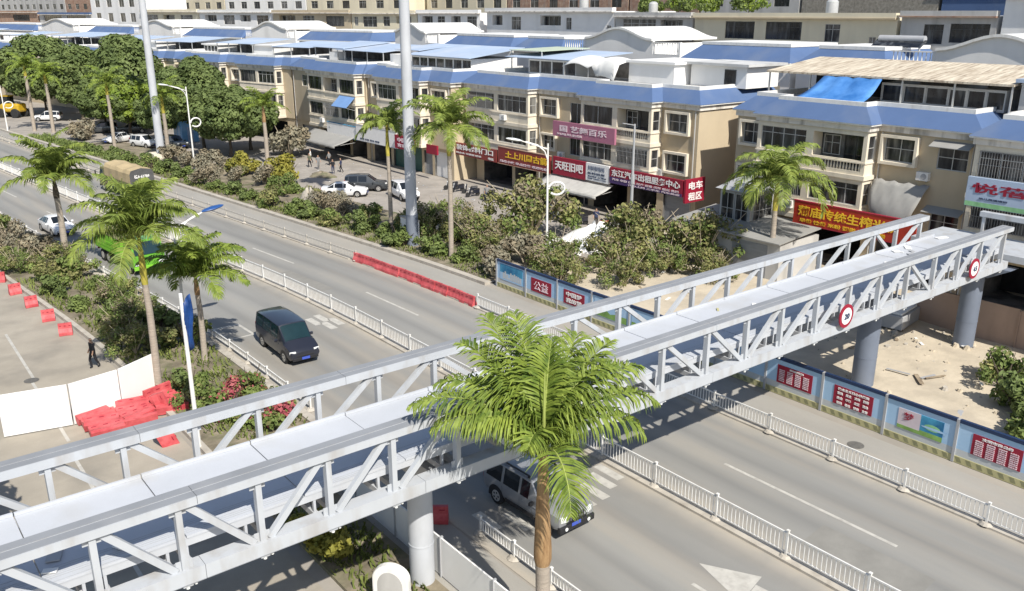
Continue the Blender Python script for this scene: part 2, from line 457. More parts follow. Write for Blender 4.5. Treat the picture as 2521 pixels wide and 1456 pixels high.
for j in range(ny + 1):
    for i in range(nx + 1):
        x = 35.3 + i * 0.62
        y = -8 + j * 1.05
        edge = i in (0,) or j in (0, ny)
        h = 0.02 if edge else 0.04 + 0.16 * max(0, math.sin(x * 0.55 + 1.3 * math.sin(y * 0.21)) * math.sin(y * 0.4 + x * 0.2)) + rr.random() * 0.05
        vs.append((x, y, h))
for j in range(ny):
    for i in range(nx):
        k = j * (nx + 1) + i
        fs.append((k, k + 1, k + nx + 2, k + nx + 1))
sm.mesh(vs, fs, A_SAND)
struct(sm.build('sand_ground', smooth=True))
struct(slab('', 10.7, 15.2, 33.5, 260, -0.02, 0.14, A_SOIL).build('left_bed_soil'))
struct(slab('', 10.7, 13.3, -20, 33.4, -0.02, 0.12, A_SOIL).build('near_bed_soil'))
struct(slab('', 34.9, 43.0, 46.6, 135, 0.11, 0.19, A_SOIL).build('right_bed_soil'))
kb = slab('', 10.4, 10.68, 33.5, 260, -0.02, 0.19, A_KERB)
kb2 = slab('', 15.22, 15.62, 33.5, 260, -0.02, 0.19, A_KERB)
struct(kb.build('bed_kerb'))
struct(kb2.build('bed_kerb_road'))
struct(slab('', 34.35, 34.85, 46.3, 330, -0.02, 0.20, A_KERB).build('pavement_kerb'))
struct(slab('', 23.25, 23.75, -30, 260, -0.01, 0.10, A_KERB).build('median_kerb'))
struct(slab('', 30.85, 31.2, -30, 56.2, -0.01, 0.08, A_KERB).build('divider_kerb'))
struct(slab('', 30.85, 31.2, 58.0, 260, -0.01, 0.08, A_KERB).build('divider_kerb_far'))
struct(strip('', 13.35, 15.6, -30, 33.4, -0.006, A_LANE).build('verge_road'))
A_PATCH = mat('asphalt_patch', (0.24, 0.232, 0.21), .9, .12, .8, fine=.4)
pt_ = MB()
for x0, y0, x1, y1 in ((24.6, 10.5, 26.4, 14.8), (28.3, 29.5, 29.6, 36.0), (17.2, 8.0, 18.6, 11.2), (20.8, 27.0, 22.6, 29.2), (25.0, 52, 26.1, 58)):
    pt_.poly([(x0 + S(y0), y0, .002), (x1 + S(y0), y0 + .1, .002), (x1 + S(y1), y1, .002), (x0 + S(y1), y1 - .15, .002)], A_PATCH)
struct(pt_.build('asphalt_patch'))
# painted markings
pm = MB()
def dash(off, u0, u1, wd=0.16):
    pm.poly([RP(off - wd / 2, u0, 0.004), RP(off + wd / 2, u0, 0.004), RP(off + wd / 2, u1, 0.004), RP(off - wd / 2, u1, 0.004)], A_PAINT)
for u0 in (-4.7, 12.3 + 0.1, 43.8, 59.6, 75.5, 91, 107, 123, 139, 155):
    dash(27.2 if u0 < 40 else 27.3, u0, u0 + (7.6 if u0 > 12 and u0 < 13 else 6.2), 0.15)
for u0 in (9.2, 69, 84.5, 100, 116, 132):
    dash(19.9, u0, u0 + 6.3, 0.15)
for u0, o0 in ((22.9, 16.6), (22.2, 17.5), (21.9, 20.4), (22.0, 21.2), (22.4, 22.0), (22.7, 22.7)):
    pm.poly([RP(o0, u0 - 0.9, 0.004), RP(o0 + 0.42, u0 - 0.9, 0.004), RP(o0 + 0.42, u0 + 0.5, 0.004), RP(o0, u0 + 0.5, 0.004)], A_PAINT)
for u0, o0 in ((46.6, 21.5), (46.9, 22.2), (45.4, 21.9), (45.8, 22.6)):
    pm.poly([RP(o0, u0 - 0.5, 0.004), RP(o0 + 0.45, u0 - 0.5, 0.004), RP(o0 + 0.45, u0 + 0.9, 0.004), RP(o0, u0 + 0.9, 0.004)], A_PAINT)
def frame_mark(o, u, w_, h_, t=0.17):
    for a in ((o, u, o + w_, u + t), (o, u + h_ - t, o + w_, u + h_), (o, u + t, o + t, u + h_ - t), (o + w_ - t, u + t, o + w_, u + h_ - t)):
        pm.poly([RP(a[0], a[1], 0.004), RP(a[2], a[1], 0.004), RP(a[2], a[3], 0.004), RP(a[0], a[3], 0.004)], A_PAINT)
frame_mark(16.4, 46.9, 1.7, 2.4)
# straight-on arrow in the near lane (points against the camera's view, as traffic runs towards it)
for pts in ([(20.95, 16.1), (20.35, 13.9), (22.0, 14.3)], [(20.95, 14.02), (21.5, 14.16), (21.9, 9.5), (21.3, 9.5)]):
    pm.poly([(x, y, 0.004) for x, y in pts], A_PAINT)
for u0 in (56, 47.5, 39, 30.5):
    pm.poly([(6.1 + .03 * (u0 - 47), u0 - 8.3, -0.003), (6.24 + .03 * (u0 - 47), u0 - 8.3, -0.003), (6.34 + .03 * (u0 - 47), u0, -0.003), (6.2 + .03 * (u0 - 47), u0, -0.003)], A_PAINT)
struct(pm.build('road_marking'))
mh = MB()
for x, y in ((3.9, 50.3), (6.3, 47.6), (26.0, 33.5), (18.2, 33.0), (33.0, 17.5)):
    mh.mesh([(x + .36 * math.cos(a), y + .36 * math.sin(a), .005) for a in [6.283 * k / 18 for k in range(18)]], [tuple(range(18))], M_IRON)
struct(mh.build('manhole_cover'))

# ------------------------------------------------------------------ footbridge
VL, VR = -7.2, 48.6
TR = (('near', 18.70, 4.95, 5.32, 6.97, 7.18), ('far', 23.22, 4.95, 5.32, 6.74, 6.99))     # front face, bottom chord z, top chord z
fb = thing('footbridge', 'pale grey steel truss footbridge under construction crossing high over the road', 'footbridge', (20, 21.3, 0))
def loc(mb):
    mb.v = [(x - 20, y - 21.3, z) for x, y, z in mb.v]
    return mb
NEARV = [-6.8, -4.85, -2.9, -0.9, 1.1, 3.07, 4.95, 6.9, 8.8, 10.75, 12.9, 15.1, 17.3, 19.45, 21.6, 24.0, 26.3, 28.5, 30.9, 33.3, 35.7, 38.1, 40.6, 43.0, 45.3, 47.9]
for nm, f, b0, b1, t0, t1 in TR:
    yy = f + .16
    mb = MB()
    v = VL
    while v < VR - .1:                       # top chord in welded lengths
        v2 = min(v + 6.3, VR)
        mb.box(v, f, t0, v2 - .012, f + .62, t1, M_STEEL)
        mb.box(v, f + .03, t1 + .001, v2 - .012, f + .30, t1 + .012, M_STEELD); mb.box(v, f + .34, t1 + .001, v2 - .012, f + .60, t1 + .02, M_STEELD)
        v = v2
    loc(mb).build('top_chord', fb)
    mb = MB()
    v = VL
    while v < VR - .1:
        v2 = min(v + 6.3, VR)
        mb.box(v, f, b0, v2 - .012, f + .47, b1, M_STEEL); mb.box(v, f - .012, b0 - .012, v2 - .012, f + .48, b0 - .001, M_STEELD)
        v = v2
    loc(mb).build('bottom_chord', fb)
    for i, v in enumerate(NEARV):
        mb = MB(); mb.box(v - 0.075, yy - 0.10, b1, v + 0.075, yy + 0.10, t0, M_STEEL)
        mb.box(v - 0.2, yy - 0.012, b1 + .001, v + 0.2, yy + 0.012, b1 + .22, M_STEEL); mb.box(v - 0.2, yy - 0.012, t0 - .2, v + 0.2, yy + 0.012, t0 - .001, M_STEEL)
        loc(mb).build('vertical_post', fb)
        if i + 1 < len(NEARV):
            v2 = NEARV[i + 1]
            up = (v < 6.5) or (12 < v < 25.5) or (36.5 < v < 39) if nm == 'near' else (v < 6) or (13 <= v < 25.5) or (41 < v < 44)
            p, q = ((v + 0.2, t0), (v2 - 0.2, b1)) if up else ((v + 0.2, b1), (v2 - 0.2, t0))
            mb = MB(); mb.beam((p[0], yy, p[1]), (q[0], yy, q[1]), 0.17, 0.15, M_STEEL, up=(0, 1, 0))
            loc(mb).build('diagonal_brace', fb)
# deck of white sheets with seams, edge beams, cross beams
D0, D1 = 19.25, 22.85
mb = MB()
v = VL
k = 0
while v < VR - 0.1:
    v2 = min(v + 3.1, VR)
    dz = 0.006 * (k % 3)
    mb.box(v, D0, 5.83, v2 - 0.03, D1, 5.90 + dz, M_DECK)
    mb.box(v, D1 - .05, 5.905 + dz, v2 - 0.03, D1 + .02, 6.0 + dz, M_DECK)
    for r in range(8):
        yy = D0 + 0.05 + r * 0.085
        if (k * 7 + r * 3) % 4: mb.box(v + 0.01, yy, 5.901 + dz, v2 - 0.04, yy + 0.007, 5.904 + dz, M_UNDER)
    v = v2; k += 1
loc(mb).build('deck', fb)
mb = MB()
for yy in (D0 + 0.02, D1 - 0.14):
    mb.box(VL, yy, 5.62, VR, yy + 0.12, 5.825, M_PIERL)
loc(mb).build('deck_edge_beam', fb)
for v in NEARV:
    for dv in (-0.30, 0.16):
        mb = MB(); mb.box(v + dv, 19.18, 5.08, v + dv + 0.14, 23.21, 5.26, M_PIERL); mb.box(v + dv + .03, D0 + .03, 5.262, v + dv + .1, D0 + .13, 5.618, M_PIERL)
        loc(mb).build('cross_beam', fb)
for v in NEARV[::1]:
    mb = MB(); mb.box(v - 0.12, 18.72, 4.87, v + 0.12, 18.86, 4.934, M_STEEL); mb.tube([(v, 18.78, 4.87), (v, 18.78, 4.80)], 0.05, M_LAMPG, 8); mb.tube([(v + .2, 18.78, 4.935), (v + .2, 18.78, 4.85)], 0.04, M_LAMPG, 8)
    loc(mb).build('under_lamp', fb)
r = random.Random(4)
mb = MB()
for k in range(26):                           # offcuts and plywood scraps left lying on the deck and landing
    x = 40 + 12 * r.random() if k < 16 else 2 + 30 * r.random()
    y = (19.6 + 3 * r.random()) if x < 48.8 else 15 + 8 * r.random()
    z = 5.925 if x < 48.8 else 5.635
    mb.rbox((x, y, z + .02), .15 + .7 * r.random() ** 2, .08 + .3 * r.random(), .03, r.random() * 3, M_OLIVE if k > 21 else M_TARPW if k % 2 else M_HPOST)
o = loc(mb).build('loose_offcut', fb); o['kind'] = 'stuff'
# stair landing at the far right end
mb = MB()
mb.box(48.7, 9.0, 5.25, 52.4, 24.2, 5.62, M_STEEL)
loc(mb).build('landing', fb)
mb = MB()
for a, b in (((51.9, 20.2), (51.9, 8)),):
    mb.box(51.75, 9, 6.75, 52.15, 21.9, 7.05, M_STEEL)
    for y in (9.2, 12.2, 15.2, 18.4, 21.6):
        mb.box(51.82, y, 5.62, 51.98, y + 0.16, 6.75, M_STEEL)
loc(mb).build('landing_rail', fb, bevel=0.02)
mb = MB()
for i in range(16):
    mb.box(49.0, 8.9 - (i + 1) * 0.32, 5.3 - i * 0.2, 52.2, 8.9 - i * 0.32, 5.42 - i * 0.2, M_STEEL)
loc(mb).build('stair', fb)
for x, y, mt, r in ((12.95, 21.1, M_PIERL, 0.41), (39.2, 20.9, M_PIER, 0.54), (48.6, 20.3, M_PIER, 0.54)):
    mb = MB(); mb.tube([(x, y, -0.1), (x, y, 4.7)], r, mt, 28); mb.tube([(x, y, 1.55), (x, y, 1.6)], r + 0.012, mt, 28)
    loc(mb).build('pier', fb, smooth=True)
    mb = MB(); mb.hexa([(x - 0.5, y - 0.9, 4.3), (x + 0.5, y - 0.9, 4.3), (x + 0.5, y + 0.9, 4.3), (x - 0.5, y + 0.9, 4.3), (x - 0.5, y - 2.0, 4.93), (x + 0.5, y - 2.0, 4.93), (x + 0.5, y + 2.7, 4.93), (x - 0.5, y + 2.7, 4.93)], mt)
    loc(mb).build('pier_cap', fb)
# round red limit signs hung on the near truss
def disc(mb, c, r, t, m, n=28, r2=0):
    x, y, z = c
    ring = [(x + r * math.cos(2 * math.pi * k / n), y, z + r * math.sin(2 * math.pi * k / n)) for k in range(n)]
    b = [(a, y + t, c_) for a, _, c_ in ring]
    mb.mesh(ring + b, [tuple(range(n))] + [tuple(range(n, 2 * n))[::-1]] + [(k, k + n, (k + 1) % n + n, (k + 1) % n) for k in range(n)], m)
AY = (0, -1, 0)            # lettering on faces that look towards -X runs along -Y
def text_mesh(body, m, bold=0.015):
    cu = bpy.data.curves.new('lettering', 'FONT')
    cu.body = body
    cu.align_x = 'CENTER'
    cu.align_y = 'CENTER'
    cu.offset = bold
    cu.extrude = 0.012
    cu.resolution_u = 2
    ob = bpy.data.objects.new('lettering', cu)
    col.objects.link(ob)
    dg = bpy.context.evaluated_depsgraph_get()
    dg.update()
    me = bpy.data.meshes.new_from_object(ob.evaluated_get(dg))
    bpy.data.objects.remove(ob)
    vs = [v.co.copy() for v in me.vertices]
    fs = [tuple(p.vertices) for p in me.polygons]
    bpy.data.meshes.remove(me)
    return vs, fs
def letter(mb, body, c, A, wd, ht, m, bold=0.015):
    """lettering centred on c, running along A (unit, horizontal), facing A x Z"""
    vs, fs = text_mesh(body, m, bold)
    if not vs: return
    x0, x1 = min(v.x for v in vs), max(v.x for v in vs)
    y0, y1 = min(v.y for v in vs), max(v.y for v in vs)
    A = Vector(A); Nn = A.cross(Vector((0, 0, 1)))
    sx, sy = wd / (x1 - x0), ht / (y1 - y0)
    c = Vector(c)
    mb.mesh([c + A * ((v.x - (x0 + x1) / 2) * sx) + Vector((0, 0, (v.y - (y0 + y1) / 2) * sy)) + Nn * (v.z) for v in vs], fs, m)
for v, z, t, lb in ((32.7, 5.75, '20', 'round red-rimmed limit sign hung on the truss, the one nearer the hoarding posters'), (44.2, 5.75, '4.5', 'round red-rimmed limit sign hung on the truss near the stair landing')):
    s = thing('limit_sign', lb, 'road sign', (v, 18.50, z), 0, 'round limit signs on the footbridge')
    mb = MB(); disc(mb, (0, 0, 0), 0.52, 0.05, M_SIGNR); mb.build('rim', s)
    mb = MB(); disc(mb, (0, -0.012, 0), 0.37, 0.008, M_LETW)
    mb.build('face', s)
    mb = MB(); letter(mb, t, (0, -0.03, 0), (1, 0, 0), 0.36, 0.26, M_LETN, 0.02); mb.build('lettering', s)
    mb = MB(); mb.box(-0.03, 0.051, -0.4, 0.03, 0.11, 0.4, M_STEEL); mb.build('bracket', s)

# ------------------------------------------------------------------ railings
def railing(label, off, us, h=1.0, grp='white road railings', inner=True, bar=0.16, base=0.1, M_RAIL=M_RAIL):
    root = thing('road_railing', label, 'railing', RP(off, us[0], 0), 0, grp)
    o = RP(off, us[0], 0)
    for i, u in enumerate(us):
        p = RP(off, u) - o
        mb = MB()
        mb.box(p.x - 0.04, p.y - 0.04, base, p.x + 0.04, p.y + 0.04, h + 0.1, M_RAIL)
        mb.box(p.x - 0.052, p.y - 0.052, h + 0.1, p.x + 0.052, p.y + 0.052, h + 0.135, M_RAIL)
        mb.tube([(p.x, p.y, base - 0.02), (p.x, p.y, base + 0.07)], [0.26, 0.15], A_KERB, 10)
        mb.build('post', root)
        if i + 1 < len(us):
            q = RP(off, us[i + 1]) - o
            mb = MB()
            d = (q - p); L = d.length; d.normalize()
            a, b = p + d * 0.06, q - d * 0.06
            for z, t in ((h, 0.055), (base + 0.16, 0.045)):
                mb.beam(a + Vector((0, 0, z)), b + Vector((0, 0, z)), t, t, M_RAIL)
            nb = max(2, int(L / bar))
            for k in range(1, nb):
                c = p + d * (L * k / nb)
                mb.beam(c + Vector((0, 0, base + 0.16)), c + Vector((0, 0, h)), 0.026, 0.026, M_RAIL, up=(0, 1, 0))
            mb.build('panel', root)
def steps(a, b, s):
    n = max(1, round((b - a) / s))
    return [a + (b - a) * i / n for i in range(n + 1)]
railing('white barred railing along the raised median between the two carriageways', 23.5, steps(2.3, 160, 3.05))
railing('white barred railing between the road and the lane along the blue hoarding', 31.0, steps(1.6, 42.6, 3.25), 0.85)
railing('dusty white railing beyond the row of red water barriers', 31.0, steps(57.2, 150, 3.4), 0.72, bar=.2, M_RAIL=M_RAILD)
railing('short low white railing in front of the near palm beside the silver car', 16.15, steps(10.5, 22.2, 2.0), 0.6, bar=0.14, base=0.04)
railing('low white railing along the left planting bed beside the black van', 15.95, steps(35.5, 110, 2.5), 0.5, bar=0.2, base=0.04)

# ------------------------------------------------------------------ buildings
Z3 = Vector((0, 0, 1))
def obox(mb, O, A, N, a0, a1, z0, z1, d0, d1, m):
    P = lambda a, z, d: O + A * a + Z3 * z + N * d
    return mb.hexa([P(a0, z0, d0), P(a1, z0, d0), P(a1, z0, d1), P(a0, z0, d1), P(a0, z1, d0), P(a1, z1, d0), P(a1, z1, d1), P(a0, z1, d1)], m)
def wall(mb, O, A, N, a0, a1, z0, z1, holes, m, rm=None):
    P = lambda a, z, d=0: O + A * a + Z3 * z + N * d
    hs = [h for h in holes if h[1] > a0 and h[0] < a1]
    xs = sorted({a0, a1, *[min(max(q, a0), a1) for h in hs for q in h[:2]]})
    zs = sorted({z0, z1, *[min(max(q, z0), z1) for h in hs for q in h[2:4]]})
    for i in range(len(xs) - 1):
        for j in range(len(zs) - 1):
            cx, cz = (xs[i] + xs[i + 1]) / 2, (zs[j] + zs[j + 1]) / 2
            if any(h[0] < cx < h[1] and h[2] < cz < h[3] for h in hs): continue
            mb.poly([P(xs[i], zs[j]), P(xs[i + 1], zs[j]), P(xs[i + 1], zs[j + 1]), P(xs[i], zs[j + 1])], m)
    for h in hs:
        b0, b1, c0, c1, d = h[:5]
        for q in ([(b0, c0), (b1, c0)], [(b1, c0), (b1, c1)], [(b1, c1), (b0, c1)], [(b0, c1), (b0, c0)]):
            mb.poly([P(*q[0]), P(*q[1]), P(*q[1], d), P(*q[0], d)], rm or m)
        if h[5]:
            mb.poly([P(b0, c0, d), P(b1, c0, d), P(b1, c1, d), P(b0, c1, d)], h[5])
def win(par, O, A, N, a0, a1, z0, z1, nm=2, tr=0, fm=None, pm=None, dep=.14, surround=False, bars=False, hood=False):
    fm = fm or M_ALU; pm = pm or M_PANE
    mb = MB()
    t = .055
    for q in ((a0, a0 + t, z0, z1), (a1 - t, a1, z0, z1), (a0 + t, a1 - t, z0, z0 + t), (a0 + t, a1 - t, z1 - t, z1)):
        obox(mb, O, A, N, *q, dep - .06, dep, fm)
    for k in range(1, nm):
        a = a0 + (a1 - a0) * k / nm
        obox(mb, O, A, N, a - .025, a + .025, z0 + t, z1 - t, dep - .05, dep, fm)
    if tr:
        z = z0 + (z1 - z0) * tr
        obox(mb, O, A, N, a0 + t, a1 - t, z - .02, z + .02, dep - .045, dep - .003, fm)
    if surround:
        w_ = .2
        for q in ((a0 - w_, a0 - .002, z0 - w_, z1 + w_), (a1 + .002, a1 + w_, z0 - w_, z1 + w_), (a0 - .002, a1 + .002, z0 - w_, z0 - .002), (a0 - .002, a1 + .002, z1 + .002, z1 + w_)):
            obox(mb, O, A, N, *q, -.34, -.003, M_CREAM)
    if hood:
        P = lambda a, z, d: O + A * a + Z3 * z + N * d
        mb.hexa([P(a0 - .3, z1 + .05, -.8), P(a1 + .3, z1 + .05, -.8), P(a1 + .3, z1 + .36, -.004), P(a0 - .3, z1 + .36, -.004), P(a0 - .3, z1 + .09, -.8), P(a1 + .3, z1 + .09, -.8), P(a1 + .3, z1 + .42, -.004), P(a0 - .3, z1 + .42, -.004)], M_TARPG)
    if bars:
        n = int((a1 - a0) / .16)
        for k in range(1, n):
            a = a0 + (a1 - a0) * k / n
            obox(mb, O, A, N, a - .012, a + .012, z0, z1, -.16, -.136, M_GRILL)
        for z in (z0 + .05, (z0 + z1) / 2, z1 - .05):
            obox(mb, O, A, N, a0, a1, z - .015, z + .015, -.135, -.115, M_GRILL)
    f = mb.build('window', par)
    mb = MB()
    P = lambda a, z, d: O + A * a + Z3 * z + N * d
    mb.poly([P(a0 + t, z0 + t, dep - .02), P(a1 - t, z0 + t, dep - .02), P(a1 - t, z1 - t, dep - .02), P(a0 + t, z1 - t, dep - .02)], pm)
    mb.build('pane', f)
    return f
def balustrade(par, O, A, N, a0, a1, z0, h, d=0.0, m=None, sp=.24):
    m = m or M_CREAM
    mb = MB()
    obox(mb, O, A, N, a0, a1, z0, z0 + .08, d - .02, d + .16, m)
    obox(mb, O, A, N, a0, a1, z0 + h - .1, z0 + h, d - .03, d + .18, m)
    n = max(2, int((a1 - a0) / sp))
    hh = h - .18
    for k in range(n):
        c = O + A * (a0 + (a1 - a0) * (k + .5) / n) + Z3 * (z0 + .08) + N * (d + .07)
        mb.lathe(c, [(.05, 0), (.045, hh * .08), (.075, hh * .3), (.045, hh * .6), (.035, hh * .8), (.055, hh)], m, 7)
    mb.build('balustrade', par)
def offset(pts, d):
    out = []
    n = len(pts)
    for i, p in enumerate(pts):
        ns = []
        for a, b in ((i - 1, i), (i, i + 1)):
            if a < 0 or b >= n: continue
            e = Vector((pts[b][0] - pts[a][0], pts[b][1] - pts[a][1])).normalized()
            ns.append(Vector((-e.y, e.x)))
        if len(ns) == 1: o = ns[0] * d
        else: o = (ns[0] + ns[1]) / (1 + ns[0].dot(ns[1])) * d
        out.append((p[0] + o.x, p[1] + o.y))
    return out
def skirt(mb, p0, z0, p1, z1, m):
    for i in range(len(p0) - 1):
        mb.poly([(*p0[i], z0), (*p0[i + 1], z0), (*p1[i + 1], z1), (*p1[i], z1)], m)
def mansard(par, path, z0=10.62, z1=11.68, out=.38, inn=.95, m=None, bandm=None, zb=10.12, para=.26, flat=None):
    m = m or M_BLUE
    e0, e1 = offset(path, out), offset(path, -inn)
    mb = MB(); skirt(mb, e0, z0, e1, z1, m)
    r = mb.build('roof', par)
    mb = MB()
    c = offset(path, .14)
    skirt(mb, c, zb, c, z0 - .1, bandm or M_BAND)
    c2 = offset(path, out - .04)
    skirt(mb, c, z0 - .1, c2, z0 - .1, M_CREAM)
    skirt(mb, c2, z0 - .1, c2, z0 + .02, M_WHITE)
    mb.build('cornice', par)
    mb = MB()
    i0, i1 = offset(path, -inn + .03), offset(path, -inn - .2)
    skirt(mb, i0, z1 - .03, i0, z1 + para, M_WHITE); skirt(mb, i0, z1 + para, i1, z1 + para, M_WHITE); skirt(mb, i1, z1 + para, i1, z1 - .3, M_WHITE)
    mb.build('parapet', par)
    mb = MB(); mb.poly([(*p, z1 - .12) for p in offset(path, -inn - .1)], flat or M_FLAT)
    mb.build('roof_terrace', par)
    return r
AX = Vector((0, 1, 0)); NX = Vector((1, 0, 0))
def row_house(label, v0, u0, L, bays, recess, shops, D=12.0, rz=0.0, tanm=None, seed=0, ends=(True, True), group='row houses with blue roofs along the road'):
    H = thing('row_house', label, 'house', (v0, u0, .1), rz, group)
    tanm = tanm or M_TAN
    O0 = Vector((0, 0, 0)); OR = Vector((1.3, 0, 0)); OG = Vector((1.5, 0, 0))
    r = random.Random(seed)
    mb = MB()
    iv, y = [], 0
    for b in bays:
        if b[0] > y + .05: iv.append((y, b[0]))
        y = b[1]
    if y < L - .05: iv.append((y, L))
    rh = [(q[0], q[1], q[2], q[3], .2, None) for q in recess]
    for a, b in iv:
        wall(mb, OR, AX, NX, a, b, 3.3, 10.3, rh, tanm, M_CREAM)
    sh = []
    for s in shops:
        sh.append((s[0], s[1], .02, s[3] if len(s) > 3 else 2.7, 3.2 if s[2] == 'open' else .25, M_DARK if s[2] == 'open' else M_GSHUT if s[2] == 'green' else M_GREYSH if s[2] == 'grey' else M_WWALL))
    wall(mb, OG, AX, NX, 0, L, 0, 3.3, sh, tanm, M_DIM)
    mb.poly([(1.3, 0, 3.3), (1.5, 0, 3.3), (1.5, L, 3.3), (1.3, L, 3.3)], M_CREAM)
    for yy in (0, L):
        mb.poly([(1.5, yy, 0), (D, yy, 0), (D, yy, 10.62), (1.5, yy, 10.62)], tanm)
        mb.poly([(1.3, yy, 3.3), (1.5, yy, 3.3), (1.5, yy, 10.62), (1.3, yy, 10.62)], tanm)
    mb.poly([(D, 0, 0), (D, L, 0), (D, L, 11.6), (D, 0, 11.6)], tanm)
    mb.build('wall', H)
    path = [(D, 0), (1.3, 0)]
    for bi, b in enumerate(bays):
        a, e, kinds = b
        path += [(1.3, a), (0, a), (0, e), (1.3, e)] if a > .05 else [(0, 0), (0, e), (1.3, e)]
        if a <= .05: path = [(D, 0)] + path[2:]
        n = len(kinds) // 2
        w_ = (e - a) / n
        mb = MB()
        holes, todo = [], []
        for f, (z0, z1) in enumerate(((8.12, 9.78), (4.95, 6.48))):
            for k in range(n):
                y0, y1 = a + w_ * k + .3, a + w_ * (k + 1) - .3
                kd = kinds[f * n + k]
                zz0 = z0 - .85 if kd in ('open', 'baly') else z0
                holes.append((y0, y1, zz0, z1, 1.15 if kd in ('open', 'baly') else .2, M_DIM if kd in ('open', 'baly') else None))
                todo.append((kd, y0, y1, z0, z1))
        wall(mb, O0, AX, NX, a, e, 3.3, 10.3, holes, M_CREAM, M_CREAM)
        SX, NY = Vector((1, 0, 0)), Vector((0, 1, 0))
        sholes = [(.25, 1.1, 8.12, 9.78, .15, None), (.25, 1.1, 4.95, 6.48, .15, None)]
        wall(mb, Vector((0, a, 0)), SX, NY, 0, 1.3, 3.3, 10.3, sholes, M_CREAM)
        wall(mb, Vector((0, e, 0)), SX, -NY, 0, 1.3, 3.3, 10.3, [], M_CREAM)
        mb.poly([(0, a, 3.3), (1.5, a, 3.3), (1.5, e, 3.3), (0, e, 3.3)], M_DIM)
        mb.build('bay', H)
        mb = MB()
        for z0, z1, o in ((6.78, 7.08, .13), (3.3, 3.62, .11), (4.62, 4.72, .08), (7.9, 8.0, .07)):
            obox(mb, O0, AX, NX, a - o, e + o, z0, z1, -o, -.003, M_CREAM)
            obox(mb, Vector((0, a, 0)), SX, NY, 0, 1.297, z0, z1, -o, -.003, M_CREAM)
        mb.build('floor_band', H)
        for kd, y0, y1, z0, z1 in todo:
            if kd in ('open', 'baly'):
                OB = Vector((1.13, 0, 0))
                win(H, OB, AX, NX, y0 + .25, (y0 + y1) / 2 + .1, z0 - .6, z1 - .15, 2, 0, M_DFRAME, M_PANED, dep=.0)
                win(H, OB, AX, NX, (y0 + y1) / 2 + .4, y1 - .2, z0, z1 - .25, 2, .6, M_ALU, M_PANE, dep=.0)
                if kd == 'baly': balustrade(H, O0, AX, NX, y0 + .01, y1 - .01, z0 - .845, .82, .02)
                else:
                    mb = MB(); obox(mb, O0, AX, NX, y0 + .003, y1 - .003, z0 - .845, z0 - .02, .03, .14, M_CREAM); mb.build('balcony_panel', H)
            else:
                nm = {'glaz': 4, 'two': 2, 'bars': 3, 'five': 5}[kd]
                win(H, O0, AX, NX, y0, y1, z0, z1, nm, .72 if kd != 'two' else 0, r.choice([M_ALU, M_DFRAME, M_ALU]), r.choice([M_PANE, M_PANED, M_PANE]), bars=(kd == 'bars'))
        for z0, z1 in ((8.12, 9.78), (4.95, 6.48)):
            win(H, Vector((0, a, 0)), SX, NY, .25, 1.1, z0, z1, 1, .5, M_ALU, M_PANE, dep=.12)
    path += [(1.3, L), (D, L)]
    if bays and bays[-1][1] > L - .05:
        path = path[:-3] + [(D, L)]
    mansard(H, path)
    for q in recess:
        kd = q[4]
        win(H, OR, AX, NX, q[0], q[1], q[2], q[3], 2, .55 if kd != 'door' else 0, M_DFRAME if kd == 'dark' else M_ALU, M_PANED if kd in ('door', 'dark') else M_PANE, surround=(kd == 'box'), bars=(kd == 'boxb'), hood=(kd == 'hood'))
        if kd == 'boxb':
            pass
    return H
def canopy(par, x0, x1, y0, y1, z0, z1, m, posts=True, zf=11.56, t=.06):
    mb = MB(); mb.hexa([(x0, y0, z0), (x1, y0, z1), (x1, y1, z1), (x0, y1, z0), (x0, y0, z0 + t), (x1, y0, z1 + t), (x1, y1, z1 + t), (x0, y1, z0 + t)], m)
    c = mb.build('canopy', par)
    if posts:
        n = max(2, int((y1 - y0) / 3.2) + 1)
        for k in range(n):
            y = y0 + .15 + (y1 - y0 - .3) * k / (n - 1)
            mb = MB(); mb.box(x0 + .2, y - .05, zf, x0 + .3, y + .05, z0 - .002 + (z1 - z0) * .02, M_ALU)
            mb.build('canopy_post', par)
def room(par, x0, x1, y0, y1, z0, z1, m, nw=0, kinds=None, roofm=None, over=.3):
    """roof-top room: white box with a glazed front, a plain one when nw is 0"""
    mb = MB()
    O = Vector((x0, 0, 0))
    hs = []
    if nw:
        w_ = (y1 - y0) / nw
        hs = [(y0 + w_ * k + .06, y0 + w_ * (k + 1) - .06, z0 + .12, z1 - .12, .15, None) for k in range(nw)]
    wall(mb, O, AX, NX, y0, y1, z0, z1, hs, m)
    mb.poly([(x0, y0, z0), (x1, y0, z0), (x1, y0, z1), (x0, y0, z1)], m); mb.poly([(x0, y1, z0), (x1, y1, z0), (x1, y1, z1), (x0, y1, z1)], m); mb.poly([(x1, y0, z0), (x1, y1, z0), (x1, y1, z1), (x1, y0, z1)], m)
    mb.build('roof_room', par)
    for h in hs:
        win(par, O, AX, NX, h[0], h[1], h[2], h[3], 3 if h[1] - h[0] > 2 else 1, 0, M_ALU, M_PANED, dep=.12)
    if roofm:
        mb = MB(); mb.box(x0 - over, y0 - over, z1 + .002, x1 + over, y1 + over, z1 + .22, roofm); mb.build('room_roof', par)

